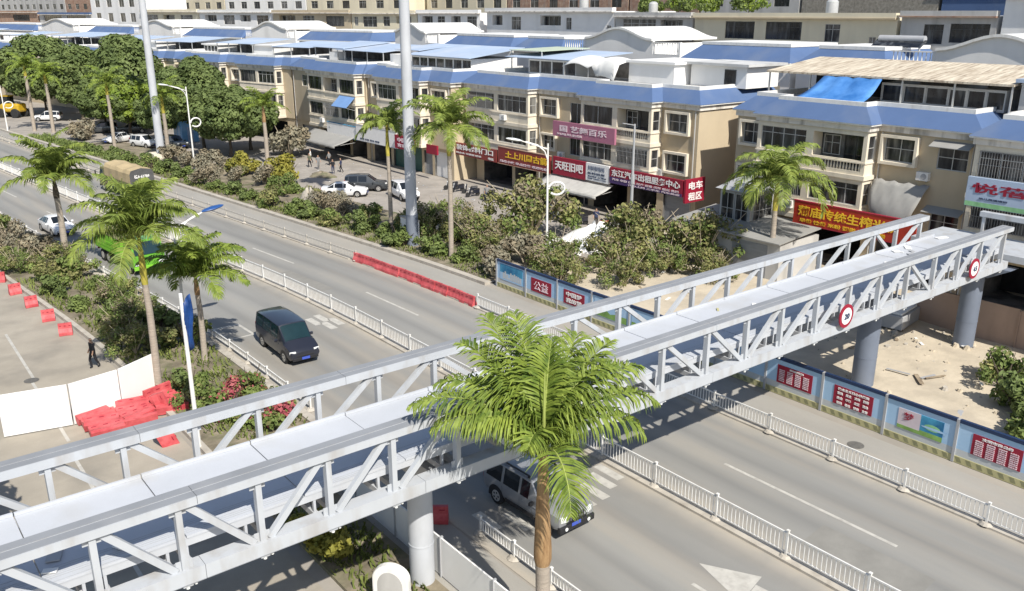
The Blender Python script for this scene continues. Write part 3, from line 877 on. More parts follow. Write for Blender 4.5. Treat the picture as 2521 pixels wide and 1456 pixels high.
# --- row 1, along the road --------------------------------------------------
h0 = row_house('tan row house at the right edge with the pale blue kindergarten-like signboard', 56, 7.0, 17.9, [(8.6, 17.6, ['bars', 'bars', 'open', 'bars'])], [(2.0, 4.6, 8.1, 9.7, 'box')], [(1, 5, 'open'), (6, 10, 'grey'), (11, 16.6, 'open')], seed=3)
h1 = row_house('tan row house right of the alley with white balusters and old bamboo roof above', 56, 25.0, 18.6, [(6.75, 15.7, ['baly', 'glaz', 'glaz', 'bars'])], [(16.2, 18.0, 8.1, 9.7, 'box'), (16.2, 18.0, 4.9, 6.3, 'box'), (3.95, 6.2, 8.15, 9.75, 'box'), (.5, 2.5, 8.05, 9.5, 'hood'), (.5, 2.4, 3.9, 5.2, 'hood')], [(1, 6, 'open'), (7.2, 15.4, 'open')], seed=4)
h2 = row_house('long tan row house behind the big red shop signs with mauve signboard', 56, 47.5, 31.4, [(4.1, 12.9, ['baly', 'two', 'bars', 'glaz']), (20.6, 31.2, ['glaz', 'bars', 'two', 'glaz'])], [(1.0, 3.3, 8.15, 9.7, 'box'), (1.0, 3.3, 4.8, 6.3, 'box'), (17.5, 19.8, 8.15, 9.7, 'box'), (17.8, 19.7, 4.9, 6.2, 'box'), (14.0, 15.8, 7.6, 9.6, 'door'), (14.0, 15.8, 4.6, 6.3, 'door')], [(.6, 3.6, 'grey'), (4.4, 7.4, 'open'), (8.0, 12.4, 'open'), (13.2, 16.4, 'open'), (17, 20, 'open'), (21, 24.5, 'open'), (25, 30, 'open')], seed=5)
h3 = row_house('tan row house with green shutter behind the slim palm', 53.2, 79.3, 18.0, [(4.2, 13.7, ['open', 'glaz', 'bars', 'two'])], [(.8, 3.4, 8.1, 9.6, 'box'), (14.6, 16.6, 8.1, 9.6, 'box')], [(.5, 3.8, 'white', 2.9), (4.3, 6.0, 'grey'), (6.5, 12.8, 'green', 2.9), (13.4, 17.4, 'open')], seed=6)
h4 = row_house('tan row house above the grey awning with small blue awning on its bay', 53.0, 97.5, 20.6, [(.4, 13.4, ['two', 'open', 'glaz', 'two', 'bars', 'glaz'])], [(15.5, 17.8, 8.1, 9.6, 'two')], [(.8, 4.5, 'open'), (5.2, 12.5, 'open'), (14, 19, 'grey')], seed=7)
RZ = math.atan(.2)
def along(v0, UB, sl, u):
    return (v0 - sl * max(0, u - UB), u)
px, py = 53.0, 118.3
h5 = row_house('tan row house partly behind the dome-shaped tree', px, py, 30.0, [(2, 11, ['glaz', 'glaz', 'two', 'glaz']), (16, 26, ['glaz', 'two', 'glaz', 'glaz'])], [(12.5, 14.5, 8.1, 9.6, 'box'), (27, 29, 8.1, 9.6, 'box')], [(2, 10, 'open'), (16, 25, 'open')], rz=RZ, seed=8)
px, py = 53.0 - .2 * 30.6, 118.3 + 30.6
h6 = row_house('cream row house seen between the tall mast and the lime-tipped tree', px, py, 33.0, [(3, 12, ['glaz', 'glaz', 'two', 'glaz']), (19, 29, ['glaz', 'two', 'glaz', 'glaz'])], [(13.5, 16, 8.1, 9.6, 'box')], [(2, 10, 'open')], rz=RZ, seed=9, tanm=M_CWALL)
px, py = 53.0 - .2 * 64.6, 118.3 + 64.6
h7 = row_house('far row house whose blue roof shows above the wide dark trees', px, py, 40.0, [(4, 14, ['glaz', 'glaz', 'two', 'glaz']), (24, 34, ['glaz', 'two', 'glaz', 'glaz'])], [], [], rz=RZ, seed=10)
px, py = 53.0 - .2 * 106, 118.3 + 106
h8 = row_house('farthest row house at the left edge above the trees', px, py, 60.0, [(6, 20, ['glaz', 'glaz', 'two', 'glaz']), (34, 50, ['glaz', 'two', 'glaz', 'glaz'])], [], [], rz=RZ, seed=12)
# roof-top rooms, sheds and canopies of row 1 (heights above the house base)
room(h1, 5.0, 11.0, .4, 4.2, 11.58, 13.0, M_GWALL, 3)
room(h1, 5.3, 11.0, 4.3, 9.2, 11.58, 13.0, M_GWALL, 3)
canopy(h1, 4.2, 11.4, -.3, 18.4, 13.32, 14.15, M_TILE, True, 11.58, .14)
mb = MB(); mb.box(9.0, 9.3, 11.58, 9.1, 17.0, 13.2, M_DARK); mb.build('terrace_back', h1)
room(h0, 4.6, 11.0, 12.2, 17.4, 11.58, 13.6, M_GWALL, 0, None, M_CANOPY)
tb = thing('blue_tarpaulin', 'bright blue tarpaulin hanging from the old bamboo roof onto the blue eaves', 'tarpaulin', (56, 25.0, .1))
mb = MB()
vs, fs = [], []
for i in range(9):
    t = i / 8
    for j in range(11):
        s_ = j / 10
        y = 8.6 + .5 * t + s_ * (4.6 + .1 * t) - .7 * t * (1 - s_)
        vs.append((4.15 - 2.7 * t + .12 * math.sin(j * 1.6 + t * 2), y, 13.3 - 1.45 * t - .25 * math.sin(math.pi * t) + .05 * math.sin(j * 2.2)))
for i in range(8):
    for j in range(10):
        k = i * 11 + j
        fs.append((k, k + 1, k + 12, k + 11))
mb.mesh(vs, fs, M_TARPB)
o = mb.build('sheet', tb, smooth=True); q = o.modifiers.new('thick', 'SOLIDIFY'); q.thickness = .03
# house 2
room(h2, 7.0, 11.5, -.1, 6.0, 11.58, 13.4, M_WWALL, 0, None, M_FLAT, .5)
win(h2, Vector((7.0, 0, 0)), AX, NX, 1.0, 2.2, 11.7, 13.1, 1, 0, M_DFRAME, M_PANED, dep=.0)
room(h2, 5.2, 11.5, 6.4, 12.0, 11.58, 13.35, M_WWALL, 0, None, M_WWALL, .25)
room(h2, 5.0, 11.5, 19.2, 26.6, 11.58, 13.1, M_WWALL, 4)
canopy(h2, 4.3, 12.5, 18.6, 29.8, 13.2, 13.75, M_CANOPY, False)
canopy(h2, 5.5, 12.5, 25.2, 30.6, 13.85, 14.0, M_GREENC, True, 11.58)
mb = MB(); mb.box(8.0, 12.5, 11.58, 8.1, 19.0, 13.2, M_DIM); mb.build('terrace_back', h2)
tw = thing('white_tarpaulin', 'white tarpaulin tent stretched over the roof terrace plants above the mauve sign', 'tarpaulin', (56, 47.5, .1))
mb = MB()
vs, fs = [], []
for i in range(7):
    for j in range(13):
        t, s_ = i / 6, j / 12
        vs.append((3.4 + 4.2 * t, 12.2 + s_ * 7.2, 12.9 + .45 * math.sin(math.pi * t) + .38 * abs(math.sin(s_ * math.pi * 2)) - (1.0 if i == 0 and j < 5 else .0) - .2 * (i == 0)))
for i in range(6):
    for j in range(12):
        k = i * 13 + j
        fs.append((k, k + 1, k + 14, k + 13))
mb.mesh(vs, fs, M_TARPW); o = mb.build('sheet', tw, smooth=True); q = o.modifiers.new('thick', 'SOLIDIFY'); q.thickness = .03
mb = MB()
for y in (12.4, 15.8, 19.2):
    mb.box(3.5, y - .03, 11.6, 3.56, y + .03, 12.8, M_ALU)
mb.build('post', tw)
# house 3
room(h3, 5.0, 11.5, 1.4, 13.6, 11.58, 12.85, M_WWALL, 7)
canopy(h3, 4.2, 12.0, .6, 14.0, 12.95, 13.9, M_CANOPY, False)
room(h3, 4.4, 6.4, 15.0, 17.6, 11.58, 12.9, M_WWALL, 0)
canopy(h3, 5.8, 12.0, 13.2, 18.8, 13.35, 13.9, M_CANOPY, False)
# house 4
canopy(h4, 4.4, 12.0, 1.0, 13.4, 12.95, 13.6, M_CANOPY, True, 11.58)
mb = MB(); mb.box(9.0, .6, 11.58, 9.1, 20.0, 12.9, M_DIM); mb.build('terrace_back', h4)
canopy(h4, 4.6, 12.0, 11.5, 20.4, 13.1, 13.75, M_CANOPY, True, 11.58)
room(h4, 4.6, 6.0, 13.4, 15.6, 11.58, 12.6, M_WWALL, 0)
aw = thing('blue_awning', 'small light blue awning sloping from the bay above the white signs', 'awning', (53.0, 97.5, .1))
mb = MB(); mb.hexa([(-1.3, .5, 6.55), (-.02, .5, 7.75), (-.02, 4.4, 7.75), (-1.3, 4.4, 6.55), (-1.3, .5, 6.6), (-.02, .5, 7.8), (-.02, 4.4, 7.8), (-1.3, 4.4, 6.6)], mat('awning_blue', (.17, .30, .55), .6, .06, .8)); mb.build('sheet', aw)
for y in (.6, 4.3):
    mb = MB(); mb.tube([(-1.25, y, 6.56), (-.02, y, 6.2)], .025, M_ALU, 6); mb.build('strut', aw)
for hh, lst in ((h5, [('c', 0, 9, 12.9, 13.5), ('r', 10, 15, 12.9, 0), ('c', 14, 24, 13.1, 13.7), ('r', 25, 29, 12.7, 4)]), (h6, [('c', 0, 12, 13.0, 13.6), ('r', 13, 18, 12.7, 0), ('c', 18, 32, 12.9, 13.5), ('r', 22, 27, 12.5, 3)]), (h7, [('c', 1, 18, 13.2, 13.8), ('r', 19, 28, 12.8, 5), ('c', 29, 39, 13.0, 13.6)]), (h8, [('r', 2, 14, 13.0, 6), ('c', 15, 40, 13.2, 14.0), ('r', 42, 55, 13.2, 4)])):
    for t, a, b, z, q in lst:
        if t == 'c': canopy(hh, 4.6, 12.0, a, b, z, q, M_CANOPY, True, 11.58)
        else: room(hh, 5.6, 11, a, b, 11.58, z, M_WWALL, q, None, M_WWALL)
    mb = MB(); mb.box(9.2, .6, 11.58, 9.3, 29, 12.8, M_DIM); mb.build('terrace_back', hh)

# --- signboards on row 1 ----------------------------------------------------
SGR = 'shop signboards'
def sign(name, label, x, u0, u1, z0, z1, m, lines, th=.22, edge=None):
    s = thing(name, label, 'signboard', (x, u0, 0), 0, SGR)
    mb = MB(); mb.box(0, 0, z0, th, u1 - u0, z1, m); mb.build('board', s)
    if edge:
        mb = MB()
        for q in ((-.03, -.06, z0 - .06, th, u1 - u0 + .06, z0), (-.03, -.06, z1, th, u1 - u0 + .06, z1 + .06)): mb.box(*q, edge)
        mb.build('edge_trim', s)
    if lines:
        mb = MB()
        for body, c, zc, w_, h_, lm_ in lines:
            letter(mb, body, (-.02, (1 - c) * (u1 - u0), zc), AY, w_ * (u1 - u0), h_, lm_, .02)
        mb.build('lettering', s)
    return s
sign('shop_sign', 'maroon signboard with white characters behind the tallest right-hand palm', 54.9, 71.9, 79.6, 3.05, 4.35, M_MAROON, [('装饰材料门口', .5, 3.92, .86, .62, M_LETW), ('铝合金 不锈钢 玻璃', .36, 3.32, .6, .2, M_LETW), ('电话', .88, 3.3, .12, .26, M_LETW)])
sign('shop_sign', 'brown-red signboard with large yellow characters and small white line below', 54.9, 63.4, 71.6, 3.1, 4.75, M_MAROON, [('土上川周古箭', .55, 4.12, .8, .72, M_YEL), ('风味小吃 早点快餐 欢迎光临', .5, 3.38, .92, .26, M_LETP)], edge=M_BRICK)
sign('shop_sign', 'dark red signboard with four large white characters left of the white panel', 54.85, 58.35, 62.9, 3.2, 4.85, M_SIGNR, [('天旺旧吧', .5, 4.1, .86, .82, M_LETW)])
sign('shop_sign', 'white sign panel with dark columns of characters beside the dark red one', 54.85, 55.3, 58.3, 3.25, 4.85, M_LETW, [('川川川川', .45, 4.42, .7, .42, M_LETN), ('各种旧货', .45, 3.95, .76, .22, M_LETN), ('高价回收 上门服务', .5, 3.66, .8, .12, M_LETN), ('电话 13807711234', .5, 3.46, .8, .1, M_LETN)])
s = sign('shop_sign', 'wide crimson car service signboard with white characters and purple foot', 54.8, 46.7, 55.15, 3.45, 4.85, M_SIGNR, [('东江汽车出租服务中心', .5, 4.4, .94, .62, M_LETW), ('汽车 年检 保险 过户 违章 代驾 租赁 救援', .5, 3.83, .92, .2, M_LETP), ('代办上牌 二手车 汽车美容', .62, 3.58, .7, .16, M_LETP)])
mb = MB(); mb.box(-.006, .0, 3.45, -.002, 8.45, 3.72, M_NAVY); mb.box(-.007, 5.6, 3.72, -.002, 8.45, 4.02, M_NAVY); mb.build('foot_band', s)
s2 = thing('shop_sign', 'narrow crimson side signboard turning the corner next to the car service one', 'signboard', (54.8, 46.55, 0), 0, SGR)
mb = MB(); mb.box(0, -.2, 3.0, 2.4, 0, 4.95, M_SIGNR); mb.build('board', s2)
mb = MB()
letter(mb, '电车', (1.2, -.22, 4.4), (1, 0, 0), 1.7, .66, M_LETW, .02); letter(mb, '租区', (1.2, -.22, 3.5), (1, 0, 0), 1.7, .66, M_LETW, .02); mb.build('lettering', s2)
sign('shop_sign', 'mauve signboard with pale characters mounted at the upper floor', 55.3, 55.2, 63.5, 6.72, 8.12, M_PURPLE, [('国 艺舞百乐', .5, 7.52, .76, .6, M_LETP), ('少儿舞蹈 声乐 器乐培训', .28, 6.98, .42, .22, M_LETP)])
sign('shop_sign', 'big red banner signboard with yellow rice noodle characters above the far truss', 54.9, 27.0, 36.2, 3.35, 4.95, M_SIGNR2, [('蒲庙传统生榨米粉', .46, 4.32, .84, .74, M_YEL), ('早餐 快餐 米粉 粥类 欢迎品尝', .42, 3.62, .72, .28, M_YEL)], edge=M_SIGNR)
s = sign('shop_sign', 'pale blue signboard with crimson characters at the right edge', 55.2, 14.0, 24.4, 6.55, 8.35, M_CANOPY, [('悦蓓幼外语', .42, 7.72, .78, .62, M_SIGNR), ('幼儿英语培训', .16, 7.1, .16, .12, M_LETN)])
mb = MB(); mb.box(-.005, .02, 6.57, -.002, 10.38, 6.85, M_MINT); mb.box(-.006, .02, 7.75, -.003, 10.38, 8.33, M_CANOPY); mb.build('picture_band', s)
sign('shop_sign', 'left one of two blank white signboards with blue lower edge', 52.2, 96.6, 104.4, 2.95, 4.45, M_LETW, [('信息', .1, 3.9, .05, .25, M_HGREY)], edge=M_SCENE)
sign('shop_sign', 'right one of two white signboards with small dark line below', 52.0, 87.0, 96.3, 3.05, 4.85, M_LETW, [('修理 补胎 洗车 美容', .35, 3.3, .5, .2, M_LETN)], edge=M_HPOST)
sign('shop_sign', 'red signboard hidden behind the slim palm crown', 51.6, 82.6, 86.6, 3.2, 4.7, M_SIGNR, [('中国体', .5, 4.2, .7, .5, M_LETP), ('育彩票', .5, 3.6, .7, .4, M_LETP)])
sign('shop_sign', 'small plain red signboard right of the tall grey mast', 52.6, 79.5, 81.6, 3.1, 4.1, M_SIGNR, None)
def awning(label, x0, x1, u0, u1, z0, z1, m):
    s = thing('shop_awning', label, 'awning', (x0, u0, 0), 0, 'canvas shop awnings')
    L = u1 - u0
    mb = MB()
    vs, fs = [], []
    n = 14
    for i in range(6):
        t = i / 5
        for j in range(n + 1):
            vs.append(((x1 - x0) * t, L * j / n, z0 + (z1 - z0) * t - .1 * math.sin(math.pi * t) - .04 * abs(math.sin(j * 1.3))))
    for i in range(5):
        for j in range(n):
            k = i * (n + 1) + j
            fs.append((k, k + 1, k + n + 2, k + n + 1))
    mb.mesh(vs, fs, m)
    mb.mesh([(0, L * j / n, z0 - (.26 + .05 * (j % 2)) * q) for q in (0, 1) for j in range(n + 1)], [(j, j + 1, n + 2 + j, n + 1 + j) for j in range(n)], m)
    o = mb.build('canvas', s, smooth=True); q = o.modifiers.new('thick', 'SOLIDIFY'); q.thickness = .02
    for y in (.15, L - .15):
        mb = MB(); mb.tube([(.05, y, z0 - .02), (x1 - x0, y, z0 + .2)], .025, M_ALU, 6); mb.build('arm', s)
awning('large grey canvas awning over the shop front where people stand', 49.4, 52.4, 97.2, 108.5, 2.3, 3.2, M_TARPG)
awning('pale canvas awning under the dark red and white signs', 53.0, 55.2, 55.0, 63.6, 2.4, 3.15, M_AWN)
gc = thing('grey_canvas', 'grey canvas sheet sagging from the wall above the red banner signboard', 'canvas', (56.5, 27.5, 0))
mb = MB()
vs, fs = [], []
for i in range(9):
    for j in range(13):
        t, s_ = i / 8, j / 12
        w_ = 4.0 * (1 - .25 * t)
        vs.append((.6 - 1.0 * math.sin(t * 1.7) - .25 * math.sin(s_ * 3.14), .1 + (1 - w_ / 4) * 2 + s_ * w_, 7.0 - 2.1 * t - .55 * math.sin(math.pi * s_) * t + .08 * math.sin(j * 2 + i)))
for i in range(8):
    for j in range(12):
        k = i * 13 + j
        fs.append((k, k + 1, k + 14, k + 13))
mb.mesh(vs, fs, M_TARPG); o = mb.build('sheet', gc, smooth=True); q = o.modifiers.new('thick', 'SOLIDIFY'); q.thickness = .03
# glazed lean-to in the alley
lt = thing('lean_to', 'small grey glazed lean-to with pitched roof at the alley corner', 'shed', (53.0, 38.6, .1))
mb = MB(); mb.box(0, 0, 0, 2.9, 2.8, 5.2, M_GWALL); mb.build('wall', lt)
mb = MB(); mb.hexa([(-.3, -.3, 5.21), (2.9, -.3, 5.21), (2.9, 3.1, 5.21), (-.3, 3.1, 5.21), (1.2, .8, 5.95), (2.9, .8, 5.95), (2.9, 2.2, 5.95), (1.2, 2.2, 5.95)], M_HPOST); mb.build('roof', lt)
for k in range(2): win(lt, Vector((0, 0, 0)), AX, NX, .15 + 1.3 * k, 1.35 + 1.3 * k, 2.6, 5.0, 2, .5, M_ALU, M_PANE, dep=-.005)
win(lt, Vector((0, 0, 0)), Vector((1, 0, 0)), Vector((0, 1, 0)), .3, 2.6, 2.6, 5.0, 3, .5, M_ALU, M_PANE, dep=-.005)
ly = thing('low_outbuilding', 'low grey outbuilding with dark sheet roof in the alley', 'shed', (50.4, 34.0, .1))
mb = MB(); mb.box(0, 0, 0, 4.6, 9.4, 2.7, M_GWALL); mb.build('wall', ly)
mb = MB(); mb.hexa([(-.4, -.2, 2.72), (5, -.2, 3.2), (5, 9.7, 3.2), (-.4, 9.7, 2.72), (-.4, -.2, 2.8), (5, -.2, 3.28), (5, 9.7, 3.28), (-.4, 9.7, 2.8)], M_TARPG); mb.build('roof', ly)
mb = MB(); mb.box(-.03, 1.0, .05, -.002, 4.0, 2.4, M_GREYSH); mb.build('shutter', ly)

# --- row 2 ------------------------------------------------------------------
G2 = 'second-row houses with blue roofs'
def place2(v0, UB, sl, u):
    v, u = along(v0, UB, sl, u)
    return (v, u, 0.1), (math.atan(sl) if u > UB else 0)
def hip_house(label, u0, u1, v0=75, UB=125, sl=.18, z0=13.1, z1=14.55):
    p, rz = place2(v0, UB, sl, u0)
    H = thing('hip_roof_house', label, 'house', p, rz, G2)
    L = (u1 - u0) / math.cos(rz) - .3
    D = 11
    mb = MB()
    wall(mb, Vector((0, 0, 0)), AX, NX, 0, L, 0, z0, [(L * .15, L * .4, 8.2, 9.8, .2, M_PANED), (L * .6, L * .85, 8.2, 9.8, .2, M_PANED)], M_WWALL)
    for y in (0, L): mb.poly([(0, y, 0), (D, y, 0), (D, y, z0), (0, y, z0)], M_WWALL)
    mb.poly([(D, 0, 0), (D, L, 0), (D, L, z0), (D, 0, z0)], M_WWALL)
    mb.build('wall', H)
    mb = MB()
    e, i_ = [(-.4, -.15), (D, -.15), (D, L + .15), (-.4, L + .15)], [(1.6, 1.3), (D - 1.5, 1.3), (D - 1.5, L - 1.3), (1.6, L - 1.3)]
    for a in range(4):
        b = (a + 1) % 4
        mb.poly([(*e[a], z0), (*e[b], z0), (*i_[b], z1), (*i_[a], z1)], M_BLUE)
    mb.build('roof', H)
    mb = MB(); mb.box(1.5, 1.2, z1 - .02, D - 1.4, L - 1.2, z1 + .28, M_WHITE); mb.box(-.42, -.17, z0 - .2, -.2, L + .17, z0 + .03, M_WHITE); mb.build('parapet', H)
    return H
def gable_house(label, u0, u1, bal0=0, bal1=0, v0=75, UB=125, sl=.18, ze=14.75, za=15.95):
    p, rz = place2(v0, UB, sl, u0)
    H = thing('gable_house', label, 'house', p, rz, G2)
    L = (u1 - u0) / math.cos(rz)
    D = 11
    mb = MB()
    c = L / 2
    prof = [(0, 0), (L, 0), (L, ze)] + [(L - L * .5 * t, ze + (za - ze) * (1 - math.cos(math.pi * t)) / 2) for t in (.15, .3, .45, .6, .75, .9)] + [(c, za)] + [(c - L * .5 * t, ze + (za - ze) * (1 + math.cos(math.pi * t)) / 2) for t in (.1, .25, .4, .55, .7, .85)] + [(0, ze)]
    n = len(prof)
    mb.mesh([(0, y, z) for y, z in prof] + [(.3, y, z) for y, z in prof], [tuple(range(n)), tuple(range(n, 2 * n))[::-1]] + [(k, k + n, (k + 1) % n + n, (k + 1) % n) for k in range(n)], M_WWALL)
    for y in (0, L): mb.poly([(.3, y, 0), (D, y, 0), (D, y, ze - .3), (.3, y, ze - .3)], M_WWALL)
    mb.poly([(D, 0, 0), (D, L, 0), (D, L, ze - .3), (D, 0, ze - .3)], M_WWALL)
    mb.build('wall', H)
    mb = MB()
    top = prof[2:]
    for a, b in zip(top[:-1], top[1:]):
        mb.hexa([(-.25, a[0], a[1] + .002), (D, a[0], a[1] + .002), (D, b[0], b[1] + .002), (-.25, b[0], b[1] + .002), (-.25, a[0], a[1] + .24), (D, a[0], a[1] + .24), (D, b[0], b[1] + .24), (-.25, b[0], b[1] + .24)], M_WHITE)
    mb.build('roof', H)
    for w_, y0 in ((bal0, -bal0), (bal1, L)):
        if w_:
            mb = MB(); mb.box(0, y0 + .02, 0, D, y0 + w_ - .02, 13.3, M_WWALL); mb.box(0, y0 + .02, 13.3, .3, y0 + .3, 14.7, M_WWALL); mb.build('side_wing', H)
            balustrade(H, Vector((0, 0, 0)), AX, NX, y0 + .3, y0 + w_ - .05, 13.32, 1.35, .02, M_WHITE, .34)
    return H
gable_house('white gable house at the right edge rising above the old bamboo roof', 27.3, 37.4, 0, 4.0)
hip_house('blue hip roof house right behind the old bamboo roof', 41.6, 51.0)
hip_house('broad blue hip roof house above the alley between the two tan houses', 51.4, 65.2)
gable_house('white gable house with balusters on both sides above the mauve sign', 69.4, 80.3, 4.0, 4.0)
hip_house('blue hip roof house just left of the baluster gable house', 84.7, 94.6)
hip_house('blue hip roof house right of the tall grey mast near the picture middle', 94.9, 111.0)
gable_house('low white gable house just behind the middle tall mast', 115.6, 124.4, 3.5, 0)
hip_house('long blue hip roof house left of the middle tall mast', 130.5, 150.0)
gable_house('pointed white gable house between two long blue roofs', 153.2, 164.0, 2.5, 2.5)
hip_house('blue hip roof house next left of the pointed gable', 167.5, 189.0)
gable_house('white gable house right of the left tall mast', 193, 207, 3, 3)
hip_house('blue hip roof house left of the left tall mast', 212, 233)
gable_house('white gable house near the left edge behind the trees', 240, 258, 3, 3)
hip_house('blue hip roof house at the far left edge', 264, 300)
sw = thing('water_heater', 'dark solar water heater panel on the roof above the balusters at right', 'water heater', (80.5, 43.5, 15.0))
mb = MB(); mb.tube([(0, -2.2, .55), (0, 2.2, .55)], .33, M_HPOST, 12); mb.build('tank', sw, smooth=True)
mb = MB(); mb.hexa([(-1.1, -2.4, -.1), (-1.0, -2.4, -.15), (-1.0, 2.4, -.15), (-1.1, 2.4, -.1), (-.1, -2.4, .5), (0, -2.4, .45), (0, 2.4, .45), (-.1, 2.4, .5)], M_PANED); mb.build('panel', sw)
mb = MB(); mb.box(-.1, -1.8, -.45, .1, -1.7, .3, M_ALU); mb.box(-.1, 1.7, -.45, .1, 1.8, .3, M_ALU); mb.build('stand', sw)
# --- row 3 ------------------------------------------------------------------
G3 = 'third-row blocks'
def block(label, u0, u1, top, wm, wins, v0=100, UB=135, sl=.18, fasc=None, bal=0, D=14, para=None, name='apartment_block', zlow=0):
    p, rz = place2(v0, UB, sl, u0)
    H = thing(name, label, 'building', p, rz, G3)
    L = (u1 - u0) / math.cos(rz)
    mb = MB()
    hs = [(a * L, b * L, z0, z1, .9 if k == 'niche' else .22, M_DIM if k == 'niche' else None) for a, b, z0, z1, k in wins]
    wall(mb, Vector((0, 0, 0)), AX, NX, 0, L, 0, top, hs, wm)
    for y in (0, L): mb.poly([(0, y, 0), (D, y, 0), (D, y, top), (0, y, top)], wm)
    mb.poly([(D, 0, 0), (D, L, 0), (D, L, top), (D, 0, top)], wm); mb.poly([(0, 0, top), (D, 0, top), (D, L, top), (0, L, top)], M_FLAT)
    mb.build('wall', H)
    mb = MB(); mb.box(-.5, -.02, top + .002, .3, L + .02, top + .55, para or wm); mb.box(-.62, -.03, top - .16, -.002, L + .03, top, fasc or M_BAND); mb.build('parapet', H)
    for a, b, z0, z1, k in wins:
        w_ = (b - a) * L
        if k == 'niche':
            win(H, Vector((.88, 0, 0)), AX, NX, a * L + .2, b * L - .2, z0 + .5, z1 - .1, max(2, int(w_ / 1.3)), 0, M_ALU, M_PANE, dep=0)
            mb = MB(); obox(mb, Vector((0, 0, 0)), AX, NX, a * L, b * L, z0 + .002, z0 + .75, .02, .12, wm); mb.build('balcony_panel', H)
        else:
            win(H, Vector((0, 0, 0)), AX, NX, a * L, b * L, z0, z1, max(2, int(w_ / 1.4)), .7 if k != 'plain' else 0, M_ALU if k != 'dark' else M_DFRAME, M_PANED if k == 'dark' else M_PANE, bars=False, surround=False)
    return H
Wd = (15.0, 17.0)
block('white block at the right edge with a pale blue canopy before it', 26, 43.3, 19.4, M_WWALL, [(.1, .3, 14.6, 16.6, 'dark'), (.5, .7, 14.6, 16.6, 'dark')])
block('pale grey-white block with brown eaves and wide dark glazing at upper right', 43.8, 54.4, 17.4, M_GWALL, [(.06, .46, 14.6, 16.6, 'dark'), (.53, .74, 14.4, 16.5, 'dark')], fasc=M_BRICK)
block('long cream block with glazed corner at upper right', 54.9, 84.8, 17.15, M_CWALL, [(.24, .31, 14.3, 16.4, 'two'), (.42, .60, 14.4, 16.6, 'dark'), (.66, .82, 14.4, 16.6, 'dark'), (.08, .11, 14.2, 15.0, 'plain')], fasc=M_TAN)
block('grey weathered block with glazed balconies behind the gable house', 85.2, 100.4, 17.2, M_GWALL, [(.12, .40, 14.6, 16.7, 'niche'), (.46, .90, 14.6, 16.8, 'glaz')])
block('long white block with scattered windows in the middle of the third row', 100.8, 133.5, 17.9, M_WWALL, [(.30, .34, 15.0, 16.9, 'two'), (.38, .54, 14.9, 17.2, 'niche'), (.02, .05, 14.4, 15.8, 'plain'), (.70, .78, 14.8, 17.0, 'glaz'), (.86, .95, 14.8, 17.2, 'niche')])
block('cream and grey block left of the middle tall mast with many small windows', 135.5, 152, 17.6, M_WWALL, [(.05, .2, 15, 17, 'two'), (.3, .45, 14.8, 17, 'niche'), (.55, .67, 15, 17, 'two'), (.75, .93, 14.8, 17, 'niche')])
block('cream block with balconies next left in the third row', 152.3, 172, 17.5, M_CWALL, [(.08, .3, 14.8, 16.9, 'niche'), (.4, .5, 15, 16.9, 'two'), (.6, .82, 14.8, 16.9, 'glaz'), (.9, .96, 15, 16.8, 'two')])
block('tan block with wide dark window behind the pointed gable', 172.4, 200, 17.6, M_TAN, [(.08, .3, 14.8, 16.9, 'dark'), (.45, .6, 14.8, 17, 'glaz'), (.7, .92, 14.8, 17, 'niche')])
block('white pillared block behind the left tall mast', 200.5, 232, 17.7, M_WWALL, [(.05, .2, 14.8, 17, 'glaz'), (.28, .42, 14.8, 17, 'niche'), (.5, .65, 14.8, 17, 'glaz'), (.75, .92, 14.8, 17, 'niche')])
block('cream block left of the left tall mast', 232.5, 262, 17.8, M_CWALL, [(.1, .3, 14.8, 17, 'glaz'), (.4, .6, 14.8, 17, 'niche'), (.7, .9, 14.8, 17, 'glaz')])
block('tall plain white block near the upper left corner', 262.5, 292, 24, M_WWALL, [(.1, .2, 15, 17.4, 'plain'), (.3, .4, 15, 17.4, 'plain'), (.55, .65, 15, 17.4, 'plain'), (.8, .9, 15, 17.4, 'plain'), (.1, .2, 19, 21, 'plain'), (.3, .4, 19, 21, 'plain'), (.55, .65, 19, 21, 'plain'), (.8, .9, 19, 21, 'plain')])
block('grey block with glazed roof room at the upper left corner', 292.5, 330, 17.0, M_GWALL, [(.1, .45, 14.8, 16.6, 'dark'), (.55, .9, 14.8, 16.6, 'dark')], para=M_BLUE)
block('red-brown block at the far upper left corner', 331, 400, 17.5, M_BRICK, [(.1, .3, 14.8, 16.8, 'dark'), (.5, .7, 14.8, 16.8, 'dark')])
